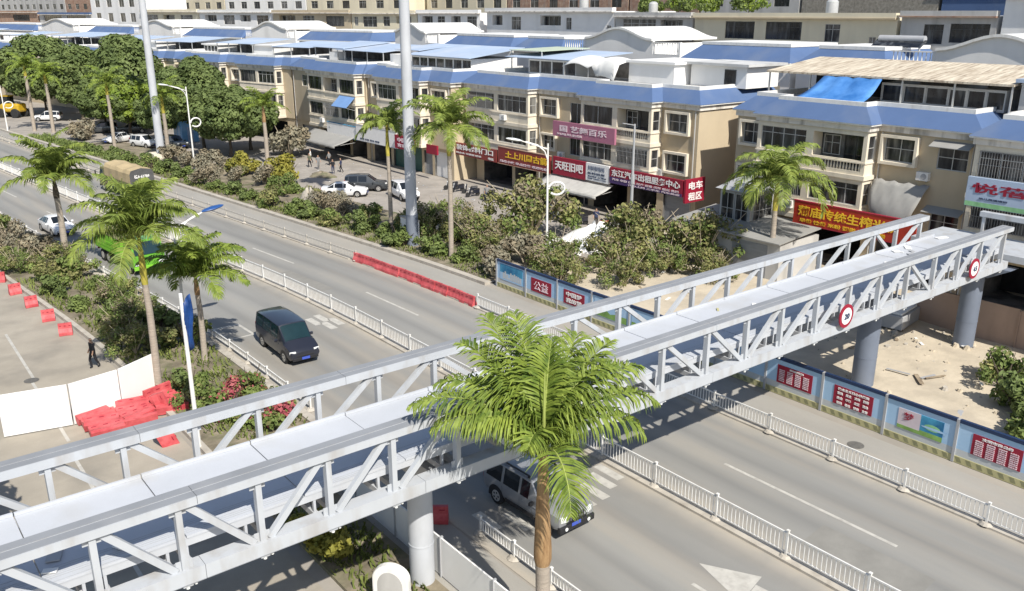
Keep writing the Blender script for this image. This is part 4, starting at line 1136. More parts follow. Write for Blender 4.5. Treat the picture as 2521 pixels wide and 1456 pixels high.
# --- row 4: what closes the view above the third row -------------------------
G4 = 'far blocks closing the view'
for u0, u1, top, m, lb in [(20, 47, 27, M_WWALL, 'far white block above the upper right corner'), (47.5, 62, 22, M_BLUE, 'far block with blue sheet face behind the pale grey one'), (62.5, 84, 26, M_ROUGH, 'far rough grey brick block behind the long cream one'), (84.5, 104, 23, M_GWALL, 'far grey block behind the roof garden trees'), (104.5, 121, 25, M_BRICK, 'far pinkish brick block right of the roof antenna'), (121.5, 158, 26, M_BRICK, 'far long rusty brick block above the white third-row block'), (158.5, 190, 26, M_CWALL, 'far cream block behind the middle tall mast'), (190.5, 230, 26, M_CWALL, 'far cream block with many windows left of the middle mast'), (230.5, 270, 26, M_WWALL, 'far white block above the tan third-row block'), (270.5, 320, 26, M_CWALL, 'far cream block behind the left tall mast'), (320.5, 380, 28, M_BRICK, 'far red brick block near the upper left corner'), (380.5, 470, 28, M_GWALL, 'far grey block at the upper left corner')]:
    n = max(2, int((u1 - u0) / 6))
    ws_ = []
    for k in range(n):
        for z in (15.2, 18.6, 22.0):
            if z + 2 < top and m not in (M_ROUGH, M_BLUE):
                ws_.append(((k + .28) / n, (k + .72) / n, z, z + 1.9, 'glaz' if (k + int(z)) % 3 else 'dark'))
    o = block(lb, u0, u1, top, m, ws_, v0=124, UB=160, sl=.18, name='far_block')
    o['group'] = G4
# air conditioners, water tanks and downpipes on the row-1 houses
def ac(par, x, y, z):
    mb = MB(); mb.box(x - .34, y, z, x - .02, y + .82, z + .56, M_WHITE); mb.tube([(x - .345, y + .3, z + .28), (x - .36, y + .3, z + .28)], .2, M_HPOST, 12); mb.box(x - .3, y + .1, z - .06, x - .01, y + .16, z - .002, M_GRILL); mb.box(x - .3, y + .66, z - .06, x - .01, y + .72, z - .002, M_GRILL)
    mb.build('air_conditioner', par)
for H_, pts in ((h2, [(1.3, 13.0, 7.2), (1.3, 16.4, 4.2), (1.3, 3.45, 4.3), (0, 24.0, 7.25), (0, 29.2, 4.0)]), (h1, [(1.3, 2.75, 7.2), (1.3, 5.4, 4.4), (0, 12.0, 4.0)]), (h3, [(1.3, 14.0, 4.4), (0, 8.4, 4.0)]), (h4, [(1.3, 14.0, 7.4), (0, 9.0, 4.0)]), (h0, [(1.3, 5.2, 7.4), (0, 13.0, 4.05)])):
    for x, y, z in pts: ac(H_, x - .003, y, z)
for H_, ys in ((h2, (.3, 13.4, 20.2)), (h1, (.2, 6.4)), (h3, (.3, 17.6)), (h4, (13.7, 20.2)), (h0, (17.75,))):
    for y in ys:
        mb = MB(); mb.tube([(1.2, y, .1), (1.2, y, 10.05)], .05, M_GWALL, 8)
        mb.build('downpipe', H_)
def tank(label, x, y, z, s=1.0):
    t = thing('water_tank', label, 'water tank', (x, y, z), 0, 'roof-top water tanks')
    mb = MB(); mb.lathe((0, 0, .5), [(.55 * s, 0), (.58 * s, .1), (.58 * s, 1.1 * s), (.4 * s, 1.3 * s), (.12 * s, 1.38 * s)], M_ALU, 16); mb.build('tank', t, smooth=True)
    for a in range(3):
        mb = MB(); q = a * 2.094; mb.beam((.4 * s * math.cos(q), .4 * s * math.sin(q), 0), (.4 * s * math.cos(q), .4 * s * math.sin(q), .499), .07, .07, M_GRILL); mb.build('leg', t)
tank('steel water tank on the roof terrace left of the white tarpaulin tent', 64.5, 70.2, 11.66)
tank('steel water tank on the long white third-row block', 104, 112, 17.95, 1.3)
tank('steel water tank on the long cream third-row block', 104, 66, 17.2, 1.3)
tank('steel water tank on the grey weathered third-row block', 104, 96.5, 17.25, 1.2)
# blocks across the far end of the road
for k, (x, y, L, top, m, lb) in enumerate([(42, 372, 40, 20, M_CWALL, 'far cream block across the end of the road, nearest the trees'), (-2, 388, 42, 17, M_WWALL, 'far white block across the end of the road, middle one of three'), (-48, 366, 40, 22, M_TAN, 'far tan block across the end of the road, farthest from the trees')]):
    H_ = block(lb, 0, L, top, m, [((i + .25) / 6, (i + .75) / 6, z, z + 1.8, 'glaz') for i in range(6) for z in (3.5, 7, 10.5, 14)], v0=0, UB=999, name='far_block')
    H_.location = (x, y, 0); H_.rotation_euler = (0, 0, rad(90)); H_['group'] = G4

# ------------------------------------------------------------------ site hoarding along the service road
HX = 34.9
POSTS = [14.2 + 3.15 * k for k in range(-7, 11)]
hd = thing('site_hoarding', 'pale blue site hoarding with navy top rail and red posters along the service road', 'hoarding', (HX, 20, 0))
def hl(mb):
    mb.v = [(x - HX, y - 20, z) for x, y, z in mb.v]
    return mb
for i in range(len(POSTS) - 1):
    a, b = POSTS[i] + 0.06, POSTS[i + 1] - 0.06
    mb = MB()
    mb.box(HX, a, 0.62, HX + 0.05, b, 1.80, M_HBLUE)
    mb.box(HX, a, 0.30, HX + 0.05, b, 0.62, M_HGREY)
    mb.box(HX - 0.03, a, 0.0, HX + 0.06, b, 0.30, M_OLIVE)
    n = 7
    for k in range(n):
        y = a + (b - a) * (k + 0.25) / n
        mb.hexa([(HX - 0.034, y, 0.06), (HX - 0.031, y, 0.06), (HX - 0.031, y + 0.2, 0.06), (HX - 0.034, y + 0.2, 0.06), (HX - 0.034, y + 0.1, 0.27), (HX - 0.031, y + 0.1, 0.27), (HX - 0.031, y + 0.3, 0.27), (HX - 0.034, y + 0.3, 0.27)], M_OLIVD)
    hl(mb).build('panel', hd)
    mb = MB(); mb.box(HX - 0.05, a, 1.80, HX + 0.10, b, 1.95, M_HNAVY)
    hl(mb).build('top_rail', hd)
for u in POSTS:
    mb = MB(); mb.box(HX - 0.06, u - 0.06, 0, HX + 0.12, u + 0.06, 1.93, M_HPOST)
    mb.beam((HX + 0.1, u, 1.5), (HX + 1.1, u, 0.1), 0.05, 0.05, M_HPOST)
    hl(mb).build('post', hd)
def poster(u0, u1, z0, z1, kind):
    mb = MB()
    x = HX - 0.02
    mid, w_ = (u0 + u1) / 2, u1 - u0
    if kind == 'mural':
        mb.box(x, mid, z0, x + 0.018, u1, z1, M_MPINK); mb.box(x, u0, z0, x + 0.018, mid, z1, M_SCENE)
        mb.box(x - 0.004, mid, z0, x, u1, z0 + 0.16, M_MGREEN); mb.box(x - 0.004, u0, z0, x, mid, z0 + 0.22, M_MGREEN)
        mb.mesh([(x - 0.006, mid - 0.12 - 0.42 - 0.36 * math.cos(t * 0.524), z0 + 0.48 + 0.15 * math.sin(t * 0.524)) for t in range(12)], [tuple(range(12))], M_MINT)
        mb.mesh([(x - 0.008, mid - 0.22 - 0.42 - 0.6 * math.cos(t * 0.524), z0 + 0.45 + 0.055 * math.sin(t * 0.524)) for t in range(12)], [tuple(range(12))], M_HBLUE)
        o = hl(mb).build('poster', hd)
        lb = MB(); letter(lb, '梦', (x - 0.012, mid + w_ * 0.26, z1 - 0.3), AY, 0.45, 0.36, M_SIGNR, 0.0)
    elif kind == 'scene':
        mb.box(x, u0, z0, x + 0.018, u1, z1, M_HBLUE)
        r = random.Random(int(u0 * 7))
        pts = [(x - 0.004, u0, z0 + 0.02)] + [(x - 0.004, u0 + w_ * k / 10, z0 + 0.25 + 0.25 * r.random()) for k in range(11)] + [(x - 0.004, u1, z0 + 0.02)]
        mb.poly(pts, M_MGREEN)
        o = hl(mb).build('poster', hd)
        return
    elif kind == 'city':
        mb.box(x, u0, z0, x + 0.018, u1, z1, M_SCENE)
        mb.box(x - 0.003, u0, z0, x - 0.001, u1, z0 + 0.5, M_HBLUE)
        r = random.Random(5)
        k = u0 + 0.15
        while k < u1 - 0.3:
            h = 0.15 + r.random() * 0.4
            mb.box(x - 0.006, k, z0 + 0.1, x - 0.004, k + 0.16, z0 + 0.1 + h, M_HGREY); k += 0.2
        o = hl(mb).build('poster', hd)
        return
    else:
        mb.box(x, u0, z0, x + 0.018, u1, z1, M_SIGNR)
        o = hl(mb).build('poster', hd)
        lb = MB()
        X = x - 0.008
        if kind == 'values':
            letter(lb, '社会主义核心价值观', (X, mid, z1 - 0.13), AY, w_ * 0.8, 0.13, M_LETW, 0.03)
            ws = '富强 民主 文明 和谐 自由 平等 公正 法治 爱国 敬业 诚信 友善'.split()
            for k, t in enumerate(ws):
                letter(lb, t, (X, u1 - w_ * (0.17 + 0.22 * (k % 4)), z1 - 0.34 - 0.24 * (k // 4)), AY, w_ * 0.14, 0.13, M_LETW, 0.03)
        elif kind == 'list':
            letter(lb, '文明市民公约', (X, mid, z1 - 0.12), AY, w_ * 0.62, 0.13, M_LETW, 0.03)
            for c in range(4):
                for k in range(8):
                    letter(lb, ['爱国爱乡', '遵纪守法', '诚信友善', '礼貌待人', '保护环境', '讲究卫生', '爱护公物', '勤俭节约'][(k + c) % 8], (X, u1 - w_ * (0.15 + 0.235 * c), z1 - 0.27 - 0.085 * k), AY, w_ * 0.17, 0.055, M_LETP, 0.03)
        elif kind == 'columns':
            letter(lb, '讲文明树新风', (X, mid - w_ * 0.05, z1 - 0.1), AY, w_ * 0.4, 0.1, M_LETW, 0.03)
            for c in range(4):
                for k in range(7):
                    letter(lb, ['尊老爱幼', '家庭和睦', '邻里团结', '公共秩序', '安全出行', '文明用语', '绿色生活'][(k + 2 * c) % 7], (X, u1 - w_ * (0.14 + 0.23 * c), z1 - 0.24 - 0.09 * k), AY, w_ * 0.16, 0.06, M_LETP, 0.03)
        elif kind == 'bars':
            letter(lb, '公益', (X, mid, (z0 + z1) / 2), AY, w_ * 0.7, 0.6, M_LETP, 0.0)
        else:
            letter(lb, '中国梦', (X, mid, z1 - 0.25), AY, w_ * 0.75, 0.3, M_LETW, 0.02)
            letter(lb, '我的梦', (X, mid, z0 + 0.25), AY, w_ * 0.75, 0.3, M_LETW, 0.02)
    hl(lb).build('lettering', o)
poster(21.05, 23.0, 0.62, 1.54, 'columns')
poster(17.95, 19.9, 0.62, 1.54, 'values')
poster(14.75, 16.75, 0.62, 1.54, 'mural')
poster(11.6, 13.55, 0.62, 1.54, 'list')
poster(8.45, 10.4, 0.62, 1.54, 'values')
poster(42.9, 45.3, 0.62, 1.7, 'city')
poster(40.0, 42.0, 0.6, 1.5, 'bars')
poster(36.9, 38.8, 0.6, 1.5, 'slogan')
poster(33.3, 36.0, 0.6, 1.7, 'scene')
poster(30.1, 32.9, 0.6, 1.7, 'scene')

# brown board wall behind the sand yard
bw = thing('board_wall', 'brown board wall behind the sandy yard beside the second bridge pier', 'wall', (50.4, 12, 0))
for k in range(9):
    a = 24.3 - k * 3.0
    mb = MB(); mb.box(0, a - 2.96 - 12, 0, 0.08, a - 12, 2.25 + 0.06 * (k % 2), M_BROWNW)
    mb.build('panel', bw)
    mb = MB(); mb.beam((-0.06, a - 12 - 0.02, 0), (-0.06, a - 12 - 0.02, 2.2), 0.06, 0.06, M_BROWNW); mb.build('post', bw)
# white hoarding by the near palm, along the near bed
wh = thing('white_fence', 'white panel fence in the palm shadow beside the near bridge pier', 'fence', (13.6, 20, 0))
for k in range(8):
    a = 6.5 + k * 2.9
    mb = MB(); mb.box(0, a - 20, 0.05, 0.06, a + 2.84 - 20, 1.5, M_WWALL); mb.build('panel', wh)
    mb = MB(); mb.box(-0.04, a - 20 - 0.06, 0, 0.1, a - 20, 1.55, M_HPOST); mb.build('post', wh)
# white boards closing the side lane
SB = [(4.0, 41.35), (6.75, 40.75), (9.0, 41.15), (11.05, 42.25)]
lbs = ['white barricade board with tree shadow across it, end one nearest the lane edge', 'white barricade board standing in the middle of the closed side lane', 'white barricade board standing behind the palm trunk at the bed']
for k in range(3):
    (x0, y0), (x1, y1) = SB[k], SB[k + 1]
    s = thing('barricade_board', lbs[k], 'barrier', (x0, y0, 0), 0, 'white boards closing the side lane')
    d = Vector((x1 - x0, y1 - y0, 0)); L = d.length; d.normalize()
    h = 2.0
    mb = MB(); mb.beam(d * 0.03 + Vector((0, 0, h / 2 + 0.04)), d * (L - 0.03) + Vector((0, 0, h / 2 + 0.04)), 0.05, h, M_WWALL)
    mb.build('panel', s, bevel=0.01)
    for q in (0.05, L - 0.08):
        mb = MB(); p = d * q; mb.beam(p + Vector((0.0, 0.06, 0)), p + Vector((0, 0.06, h)), 0.05, 0.05, M_HPOST); mb.beam(p + Vector((0, 0.08, 1.3)), p + Vector((0.1, 1.0, 0)), 0.04, 0.04, M_HPOST)
        mb.build('post', s)

# ------------------------------------------------------------------ red plastic water barriers
def barrier_root(label, loc, rz, group):
    s = thing('water_barrier', label, 'barrier', loc, rz, group)
    mb = MB()
    pr = [(-0.24, 0.0), (-0.24, 0.22), (-0.11, 0.5), (-0.09, 0.86), (0.09, 0.86), (0.11, 0.5), (0.24, 0.22), (0.24, 0.0)]
    n = len(pr)
    vs = []
    for y in (-0.72, -0.40, -0.16, 0.16, 0.40, 0.72):
        k = 0.86 if abs(y) == 0.16 else 1
        vs += [(x * k, y, z) for x, z in pr]
    fs = []
    for j in range(5):
        for i in range(n):
            fs.append((j * n + i, j * n + (i + 1) % n, (j + 1) * n + (i + 1) % n, (j + 1) * n + i))
    fs += [tuple(range(n)), tuple(5 * n + i for i in range(n))[::-1]]
    mb.mesh(vs, fs, M_REDP)
    for z in (0.33, 0.68):
        for y in (-0.5, 0, 0.5):
            mb.rbox((-0.135 if z < 0.5 else -0.105, y, z), 0.02, 0.2, 0.05, 0, M_SIGNR)
    mb.build('body', s, bevel=0.02)
    mb = MB(); mb.lathe((0, 0, 0.86), [(0.05, 0), (0.05, 0.03)], M_SIGNR, 10); mb.build('cap', s)
    return s
wb0 = None
ORD = ['first', 'second', 'third', 'fourth', 'fifth', 'sixth', 'seventh', 'eighth', 'ninth', 'tenth', 'eleventh', 'twelfth', 'thirteenth', 'fourteenth', 'fifteenth', 'sixteenth']
def barrier(loc, rz, label, group, s=None, rx=0, ry=0):
    global wb0
    if wb0 is None:
        wb0 = barrier_root(label, loc, rz, group); o = wb0
    else:
        o = dup(wb0, loc, rz, label, group, s)
    o.rotation_euler = (rx, ry, rz)
    if s: o.scale = s if isinstance(s, tuple) else (s, s, s)
    return o
for k in range(10):
    u = 43.7 + k * 1.44
    p = RP(31.02 + 0.03 * math.sin(k * 1.7), u)
    barrier(p, HEAD(u) + 0.02 * math.sin(k * 2.3), 'red water barrier in the row beside the divider, ' + ('the one nearest the camera' if k == 0 else 'the one farthest from the camera' if k == 9 else ORD[k] + ' from the near end'), 'row of red water barriers on the divider', (.8, 1, .8))
for k, (x, y) in enumerate([(8.5, 64.2), (8.8, 60.6), (9.05, 57.0), (9.3, 53.7), (8.2, 67.9)]):
    barrier((x, y, 0), rad(95) - 0.12 * k, 'red water barrier standing alone by the left bed kerb, ' + ['second from the far end', 'middle one of the five', 'second from the near end', 'the nearest one', 'the farthest one'][k], 'single red barriers along the side lane', (.8, .5, .85))
k = 0
for r in range(3):
    for c in range(6 - r):
        x = 7.7 + r * 1.5 + 0.10 * math.sin(c * 2.1); y = 38.5 + c * 0.40 + r * 0.3
        side = ['left', 'middle', 'right'][r]
        barrier((x, y, 0.22), rad(88) + 0.16 * math.sin(c * 5.3 + r * 2.1), 'red barrier lying in the heap before the white boards, ' + side + ' stack, ' + ORD[c] + ' from front', 'heap of red water barriers', None, 0.1 * math.sin(c * 3.7 + r), rad(74 + 9 * math.sin(c * 2.3 + r)))
for k, (x, y, rz, lb) in enumerate([(10.2, 39.9, 0.7, 'red water barrier tipped against the palm trunk beside the heap'), (10.6, 41.0, 1.9, 'red water barrier standing among the shrubs beside the heap'), (9.2, 36.2, 1.4, 'red water barrier lying alone behind the far bridge truss'), (15.1, 24.0, 0.9, 'dark red water barrier in shade under the footbridge by the pier')]):
    barrier((x, y, 0.12 if k < 3 else 0), rz, lb, 'loose red barriers', None, rad(70) if k in (0, 2) else 0)

# ------------------------------------------------------------------ lamps, poles, signs
def lamp(label, loc, rz, h, ring=True, head=M_LAMPG, arm=2.2, grp='white road lamps'):
    s = thing('street_lamp', label, 'street lamp', loc, rz, grp)
    mb = MB(); mb.tube([(0, 0, 0), (0, 0, 0.5), (0, 0, h)], [0.13, 0.10, 0.065], M_WHITE, 10); mb.box(-0.2, -0.2, 0, 0.2, 0.2, 0.05, M_WHITE)
    mb.build('pole', s, smooth=True)
    mb = MB(); mb.tube([(0, 0, h - 1.3), (0.25, 0, h - 0.6), (0.8, 0, h - 0.1), (arm * 0.8, 0, h + 0.18)], [0.05, 0.05, 0.045, 0.04], M_WHITE, 8); mb.tube([(0, 0, h - 0.45), (arm, 0, h + 0.28)], 0.045, M_WHITE, 8)
    mb.build('arm', s, smooth=True)
    mb = MB()
    c = Vector((arm + 0.45, 0, h + 0.36))
    vs, fs, n = [], [], 12
    for i, (t, r) in enumerate([(-0.62, 0.06), (-0.45, 0.19), (0, 0.29), (0.45, 0.2), (0.62, 0.06)]):
        for k in range(n):
            a = 2 * math.pi * k / n
            vs.append(c + Vector((t, r * math.cos(a), r * 0.42 * math.sin(a) + t * 0.16)))
    for i in range(4):
        for k in range(n):
            fs.append((i * n + k, i * n + (k + 1) % n, (i + 1) * n + (k + 1) % n, (i + 1) * n + k))
    fs += [tuple(range(n))[::-1], tuple(4 * n + k for k in range(n))]
    mb.mesh(vs, fs, head)
    mb.build('lamp_head', s, smooth=True)
    if ring:
        mb = MB()
        pts = [Vector((-0.75 - 0.0 + 0.62 * math.cos(t), 0, h * 0.57 + 0.5 * math.sin(t))) for t in [2 * math.pi * k / 20 + 0.2 for k in range(18)]]
        mb.tube(pts, 0.085, M_WHITE, 8); mb.tube([(0, 0, h * 0.57), (-0.2, 0, h * 0.57)], 0.05, M_WHITE, 6)
        mb.build('ring_ornament', s, smooth=True)
    return s
lamp('white street lamp with ring ornament in front of the dome-shaped trees', (34.7, 104.5, 0.1), rad(180 + 8), 9.6)
lamp('white street lamp with ring ornament at the far left edge by the yellow machine', (23.9, 157.5, 0.1), rad(180 + 8), 7.0)
lamp('white street lamp with curved arm in front of the shop signs', (44.2, 51.3, 0.1), rad(150), 8.2)
lamp('white street lamp with blue oval head standing among the left palms', (14.0, 46.6, 0.1), rad(2), 7.35, False, P_LAMPB, 1.75)
lp = thing('light_pole', 'slim grey light pole in front of the car service signboard', 'pole', (49.0, 46.8, 0.05))
mb = MB(); mb.tube([(0, 0, 0), (0, 0, 0.4), (0, 0, 5), (0, 0, 9.8)], [0.2, 0.14, 0.12, 0.07], M_HPOST, 10); mb.build('pole', lp, smooth=True)
mb = MB(); mb.tube([(0.02, 0, 5.2), (0.02, 0, 5.9)], 0.16, M_HPOST, 8); mb.build('control_box', lp)
mb = MB(); mb.tube([(0, 0, 9.7), (-1.3, 0, 9.95)], 0.04, M_HPOST, 6); mb.build('arm', lp)
def tallpole(label, loc, h, r0, r1, plinth):
    s = thing('high_mast', label, 'mast', loc, 0, 'two tall grey masts')
    mb = MB(); mb.tube([(0, 0, 0), (0, 0, 3), (0, 0, h * 0.5), (0, 0, h)], [r0, r0 * 0.96, (r0 + r1) / 2, r1], M_PIERL, 24); mb.build('mast', s, smooth=True)
    mb = MB()
    if plinth:
        mb.box(-1.5, -1.5, 0, 1.5, 1.5, 0.55, A_KERB); mb.box(-1.2, -1.2, 0.55, 1.2, 1.2, 1.1, M_CREAM)
    else:
        mb.tube([(0, 0, 0), (0, 0, 2.6)], r0 + 0.02, M_PIER, 24)
    mb.build('base', s)
    mb = MB(); mb.tube([(0, 0, h - 0.6), (0, 0, h - 0.1)], 1.3, M_PIER, 20)
    for k in range(8):
        a = k * math.pi / 4
        mb.rbox((1.5 * math.cos(a), 1.5 * math.sin(a), h - 0.5), 0.5, 0.6, 0.4, a, M_LAMPG, ry=0.5)
    mb.build('lamp_ring', s)
    return s
tallpole('tall grey mast rising behind the parked white cars on a stepped stone base', (33.5, 112.9, 0.1), 36, 0.5, 0.3, True)
tallpole('tall grey mast rising in front of the green shutter and corner shop', (35.9, 58.1, 0.1), 34, 0.46, 0.33, False)
fs_ = thing('blue_sign', 'dark blue road sign seen nearly edge-on, on a white pole beside the white boards', 'road sign', (10.4, 34.8, 0.1))
mb = MB(); mb.tube([(0, 0, 0), (0, 0, 7.0)], [0.10, 0.075], M_WHITE, 10); mb.build('pole', fs_, smooth=True)
mb = MB()
vs, fs = [], []
for i in range(7):
    z = 4.3 + i * 0.37
    for j in range(5):
        a = -0.1 + j * 0.2
        vs.append((a * 0.46 + 0.05 * math.sin(i * 1.1 + j), -a * 0.25 + 0.10 * math.sin(j * 1.7 + i * 0.6), z + 0.12 * j))
for i in range(6):
    for j in range(4):
        k = i * 5 + j
        fs.append((k, k + 1, k + 6, k + 5))
mb.mesh(vs, fs, mat('sign_blue', (0.010, 0.045, 0.18), 0.5, 0.3, 2.0, c2=(0.02, 0.075, 0.26)))
o = mb.build('panel', fs_, smooth=True)
so_ = o.modifiers.new('thick', 'SOLIDIFY'); so_.thickness = 0.03
wbd = thing('arched_board', 'white round-topped board with grey face at the foot of the near pier', 'signboard', (11.5, 20.6, 0.1), rad(-52))
mb = MB()
def arch(x0, x1, z1, y0, y1, m, mb):
    pts = [(x0, 0), (x0, z1 - 0.5)] + [((x0 + x1) / 2 - (x1 - x0) / 2 * math.cos(t), z1 - 0.5 + 0.5 * math.sin(t)) for t in [math.pi * k / 14 for k in range(1, 14)]] + [(x1, z1 - 0.5), (x1, 0)]
    n = len(pts)
    mb.mesh([(x, y0, z) for x, z in pts] + [(x, y1, z) for x, z in pts], [tuple(range(n)), tuple(range(n, 2 * n))[::-1]] + [(k, k + n, (k + 1) % n + n, (k + 1) % n) for k in range(n)], m)
arch(-0.6, 0.6, 1.5, -0.15, 0.15, M_WHITE, mb)
mb.build('frame', wbd, bevel=0.05)
mb = MB(); arch(-0.42, 0.42, 1.3, -0.158, -0.152, M_GWALL, mb); mb.build('face', wbd)

# ------------------------------------------------------------------ vehicles (built facing +Y)
def ring(st):
    y, zb, zl, zt, wb, wl, wt = st
    h = [(0, zb), (wb * 0.9, zb), (wb, zb + 0.16), (max(wb, wl), (zb + zl) / 2 + 0.06), (wl, zl), (wt, zt - 0.05), (wt * 0.78, zt), (0, zt + 0.012)]
    return [(x, y, z) for x, z in h] + [(-x, y, z) for x, z in h[-2:0:-1]]
def car(name, label, cat, loc, rz, pt, sts, glass, shield, wr, wy, hw, group=None, glassm=M_CARG, lamps=None, extra=None, doors=None, plate=True):
    s = thing(name, label, cat, loc, rz, group)
    rs = [ring(t) for t in sts]
    n = len(rs[0])
    mb = MB()
    vs = [p for r in rs for p in r]
    fs = []
    for i in range(len(rs) - 1):
        for k in range(n):
            fs.append((i * n + k, i * n + (k + 1) % n, (i + 1) * n + (k + 1) % n, (i + 1) * n + k))
    fs += [tuple(range(n)), tuple((len(rs) - 1) * n + k for k in range(n))[::-1]]
    fs = [f[::-1] for f in fs]
    mb.mesh(vs, fs, pt)
    body = mb.build('body', s, smooth=True, ang=32)
    def quad(a, b, c, d, out, ins, name='window'):
        P = [Vector(p) for p in (a, b, c, d)]
        ce = sum(P, Vector()) / 4
        nn = (P[1] - P[0]).cross(P[2] - P[0]).normalized()
        if nn.dot(ce - Vector((0, ce.y, 0.7))) < 0 and name == 'window': nn = -nn
        return [p + (ce - p) * ins + nn * out for p in P]
    for i in glass:
        for sgn in (0, 1):
            a, b = (4, 5) if not sgn else (n - 4, n - 5)
            q = quad(rs[i][a], rs[i + 1][a], rs[i + 1][b], rs[i][b], 0.008, 0.10)
            mb = MB(); mb.poly(q, glassm); mb.build('window', body)
    for i in shield:
        for ks in (((5, 6), (6, 7), (7, 8), (8, 9)),):
            a0, a1 = rs[i][5], rs[i][9]
            b0, b1 = rs[i + 1][5], rs[i + 1][9]
            q = []
            mb = MB()
            row0 = [Vector(rs[i][k]) for k in (5, 6, 7, 8, 9)]
            row1 = [Vector(rs[i + 1][k]) for k in (5, 6, 7, 8, 9)]
            if row0[2].z > row1[2].z: pass
            up = Vector((0, (1 if row0[2].z > row1[2].z else -1) * 0.5, 1)).normalized() * 0.012
            sh = [(p + (q_ - p) * 0.07) * 1 + up for p, q_ in zip(row0, row1)]
            sl_ = [(q_ + (p - q_) * 0.07) * 1 + up for p, q_ in zip(row0, row1)]
            for R_ in (sh, sl_):
                for v in R_: v.x *= 0.93
            mb.mesh(sh + sl_, [(k, k + 1, k + 6, k + 5) for k in range(4)], glassm)
            mb.build('windscreen' if i == shield[0] else 'rear_window', body, smooth=True)
    for y in wy:
        for sg in (1, -1):
            x = sg * hw
            mb = MB()
            pr = [(-0.11, wr * 0.62), (-0.11, wr * 0.93), (-0.07, wr), (0.07, wr), (0.11, wr * 0.93), (0.11, wr * 0.62)]
            mb.tube([(x + a - sg * 0.1, y, wr) for a, r in pr], [r for a, r in pr], M_RUBBER, 20)
            t = mb.build('wheel', s, smooth=True)
            mb = MB()
            xo = x + sg * 0.015
            mb.tube([(xo - sg * 0.02, y, wr), (xo, y, wr)], [wr * 0.66, wr * 0.62], M_RIM, 18)
            for k in range(5):
                a = k * 1.2566
                c = Vector((xo + sg * 0.004, y + math.cos(a) * wr * 0.36, wr + math.sin(a) * wr * 0.36))
                mb.mesh([c + Vector((0, math.cos(b) * wr * 0.13, math.sin(b) * wr * 0.13)) for b in [q * 1.0472 for q in range(6)]], [tuple(range(6))], M_BLACK)
            mb.build('rim', t)
            mb = MB()
            arc = [(x + sg * 0.012, y + math.cos(a) * wr * 1.22, wr + math.sin(a) * wr * 1.22) for a in [math.pi * k / 12 for k in range(13)]]
            mb.mesh([(x + sg * 0.012, y - wr * 1.22, wr * 0.75)] + arc[::-1] + [(x + sg * 0.012, y + wr * 1.22, wr * 0.75)], [tuple(range(15))], M_BLACK)
            mb.build('wheel_arch', body)
    fr, re = sts[-1], sts[0]
    if lamps:
        (lx, ly, lz, lw, lh), (tx, ty, tz, tw, th) = lamps
        for sg in (1, -1):
            mb = MB(); mb.rbox((sg * lx, ly, lz), lw, 0.12, lh, -sg * 0.3, M_LAMPG); mb.build('headlight', s, bevel=0.02)
            mb = MB(); mb.rbox((sg * tx, ty, tz), tw, 0.08, th, sg * 0.15, M_REDL); mb.build('tail_light', s, bevel=0.015)
            mz = sts[len(sts) * 2 // 3]
            mb = MB(); mb.rbox((sg * (hw + 0.14), doors[1] if doors else 0.7, doors[2] if doors else 1.02), 0.2, 0.12, 0.15, 0, pt if pt is not P_SILVER else M_BLACK); mb.build('mirror', s, bevel=0.03)
    if doors:
        for sg in (1, -1):
            for y in doors[0]:
                mb = MB()
                mb.box(sg * (hw + 0.006) - 0.004, y, 0.36, sg * (hw + 0.006) + 0.004, y + 0.015, doors[2] - 0.12, M_BLACK)
                mb.build('door_seam', body); mb = MB()
                mb.box(sg * (hw + 0.012) - 0.012, y + 0.10, doors[2] - 0.22, sg * (hw + 0.012) + 0.012, y + 0.26, doors[2] - 0.18, pt)
                mb.build('door_handle', body)
    mb = MB(); mb.box(-0.72, fr[0] - 0.14, fr[1] - 0.1, 0.72, fr[0] + 0.03, fr[1] + 0.06, M_BLACK); mb.box(-0.5, fr[0] - 0.02, fr[1] + 0.10, 0.5, fr[0] + 0.012, fr[1] + 0.2, M_BLACK)
    mb.build('front_bumper', s, bevel=0.02)
    if plate:
        mb = MB(); mb.box(-0.22, fr[0] + 0.03, fr[1] - 0.06, 0.22, fr[0] + 0.045, fr[1] + 0.08, M_PLATE); mb.build('number_plate', s); mb = MB(); mb.box(-0.22, re[0] - 0.03, re[1] + 0.06, 0.22, re[0] - 0.005, re[1] + 0.2, M_PLATE)
        mb.build('number_plate', s)
    if extra: extra(s, body)
    return s
SEDAN = [(-2.32, .46, .72, .78, .70, .70, .55), (-2.22, .30, .86, .98, .84, .83, .66), (-1.62, .24, .95, 1.03, .90, .89, .70), (-0.90, .22, .96, 1.41, .90, .89, .62), (0.02, .22, .95, 1.46, .90, .89, .62), (0.32, .22, .94, 1.44, .90, .89, .62), (1.15, .22, .90, .98, .90, .88, .72), (1.95, .25, .80, .86, .88, .85, .64), (2.25, .30, .64, .70, .80, .76, .6), (2.33, .42, .55, .6, .70, .68, .5)]
SUV = [(-2.2, .55, .9, .98, .78, .80, .66), (-2.12, .38, 1.0, 1.55, .88, .88, .66), (-1.75, .32, 1.02, 1.66, .91, .90, .68), (-0.75, .30, 1.02, 1.70, .91, .90, .69), (0.2, .30, 1.0, 1.68, .91, .90, .69), (1.05, .30, .98, 1.06, .91, .90, .74), (1.95, .34, .92, .98, .88, .86, .66), (2.2, .42, .78, .84, .80, .78, .6), (2.26, .5, .7, .75, .74, .72, .5)]
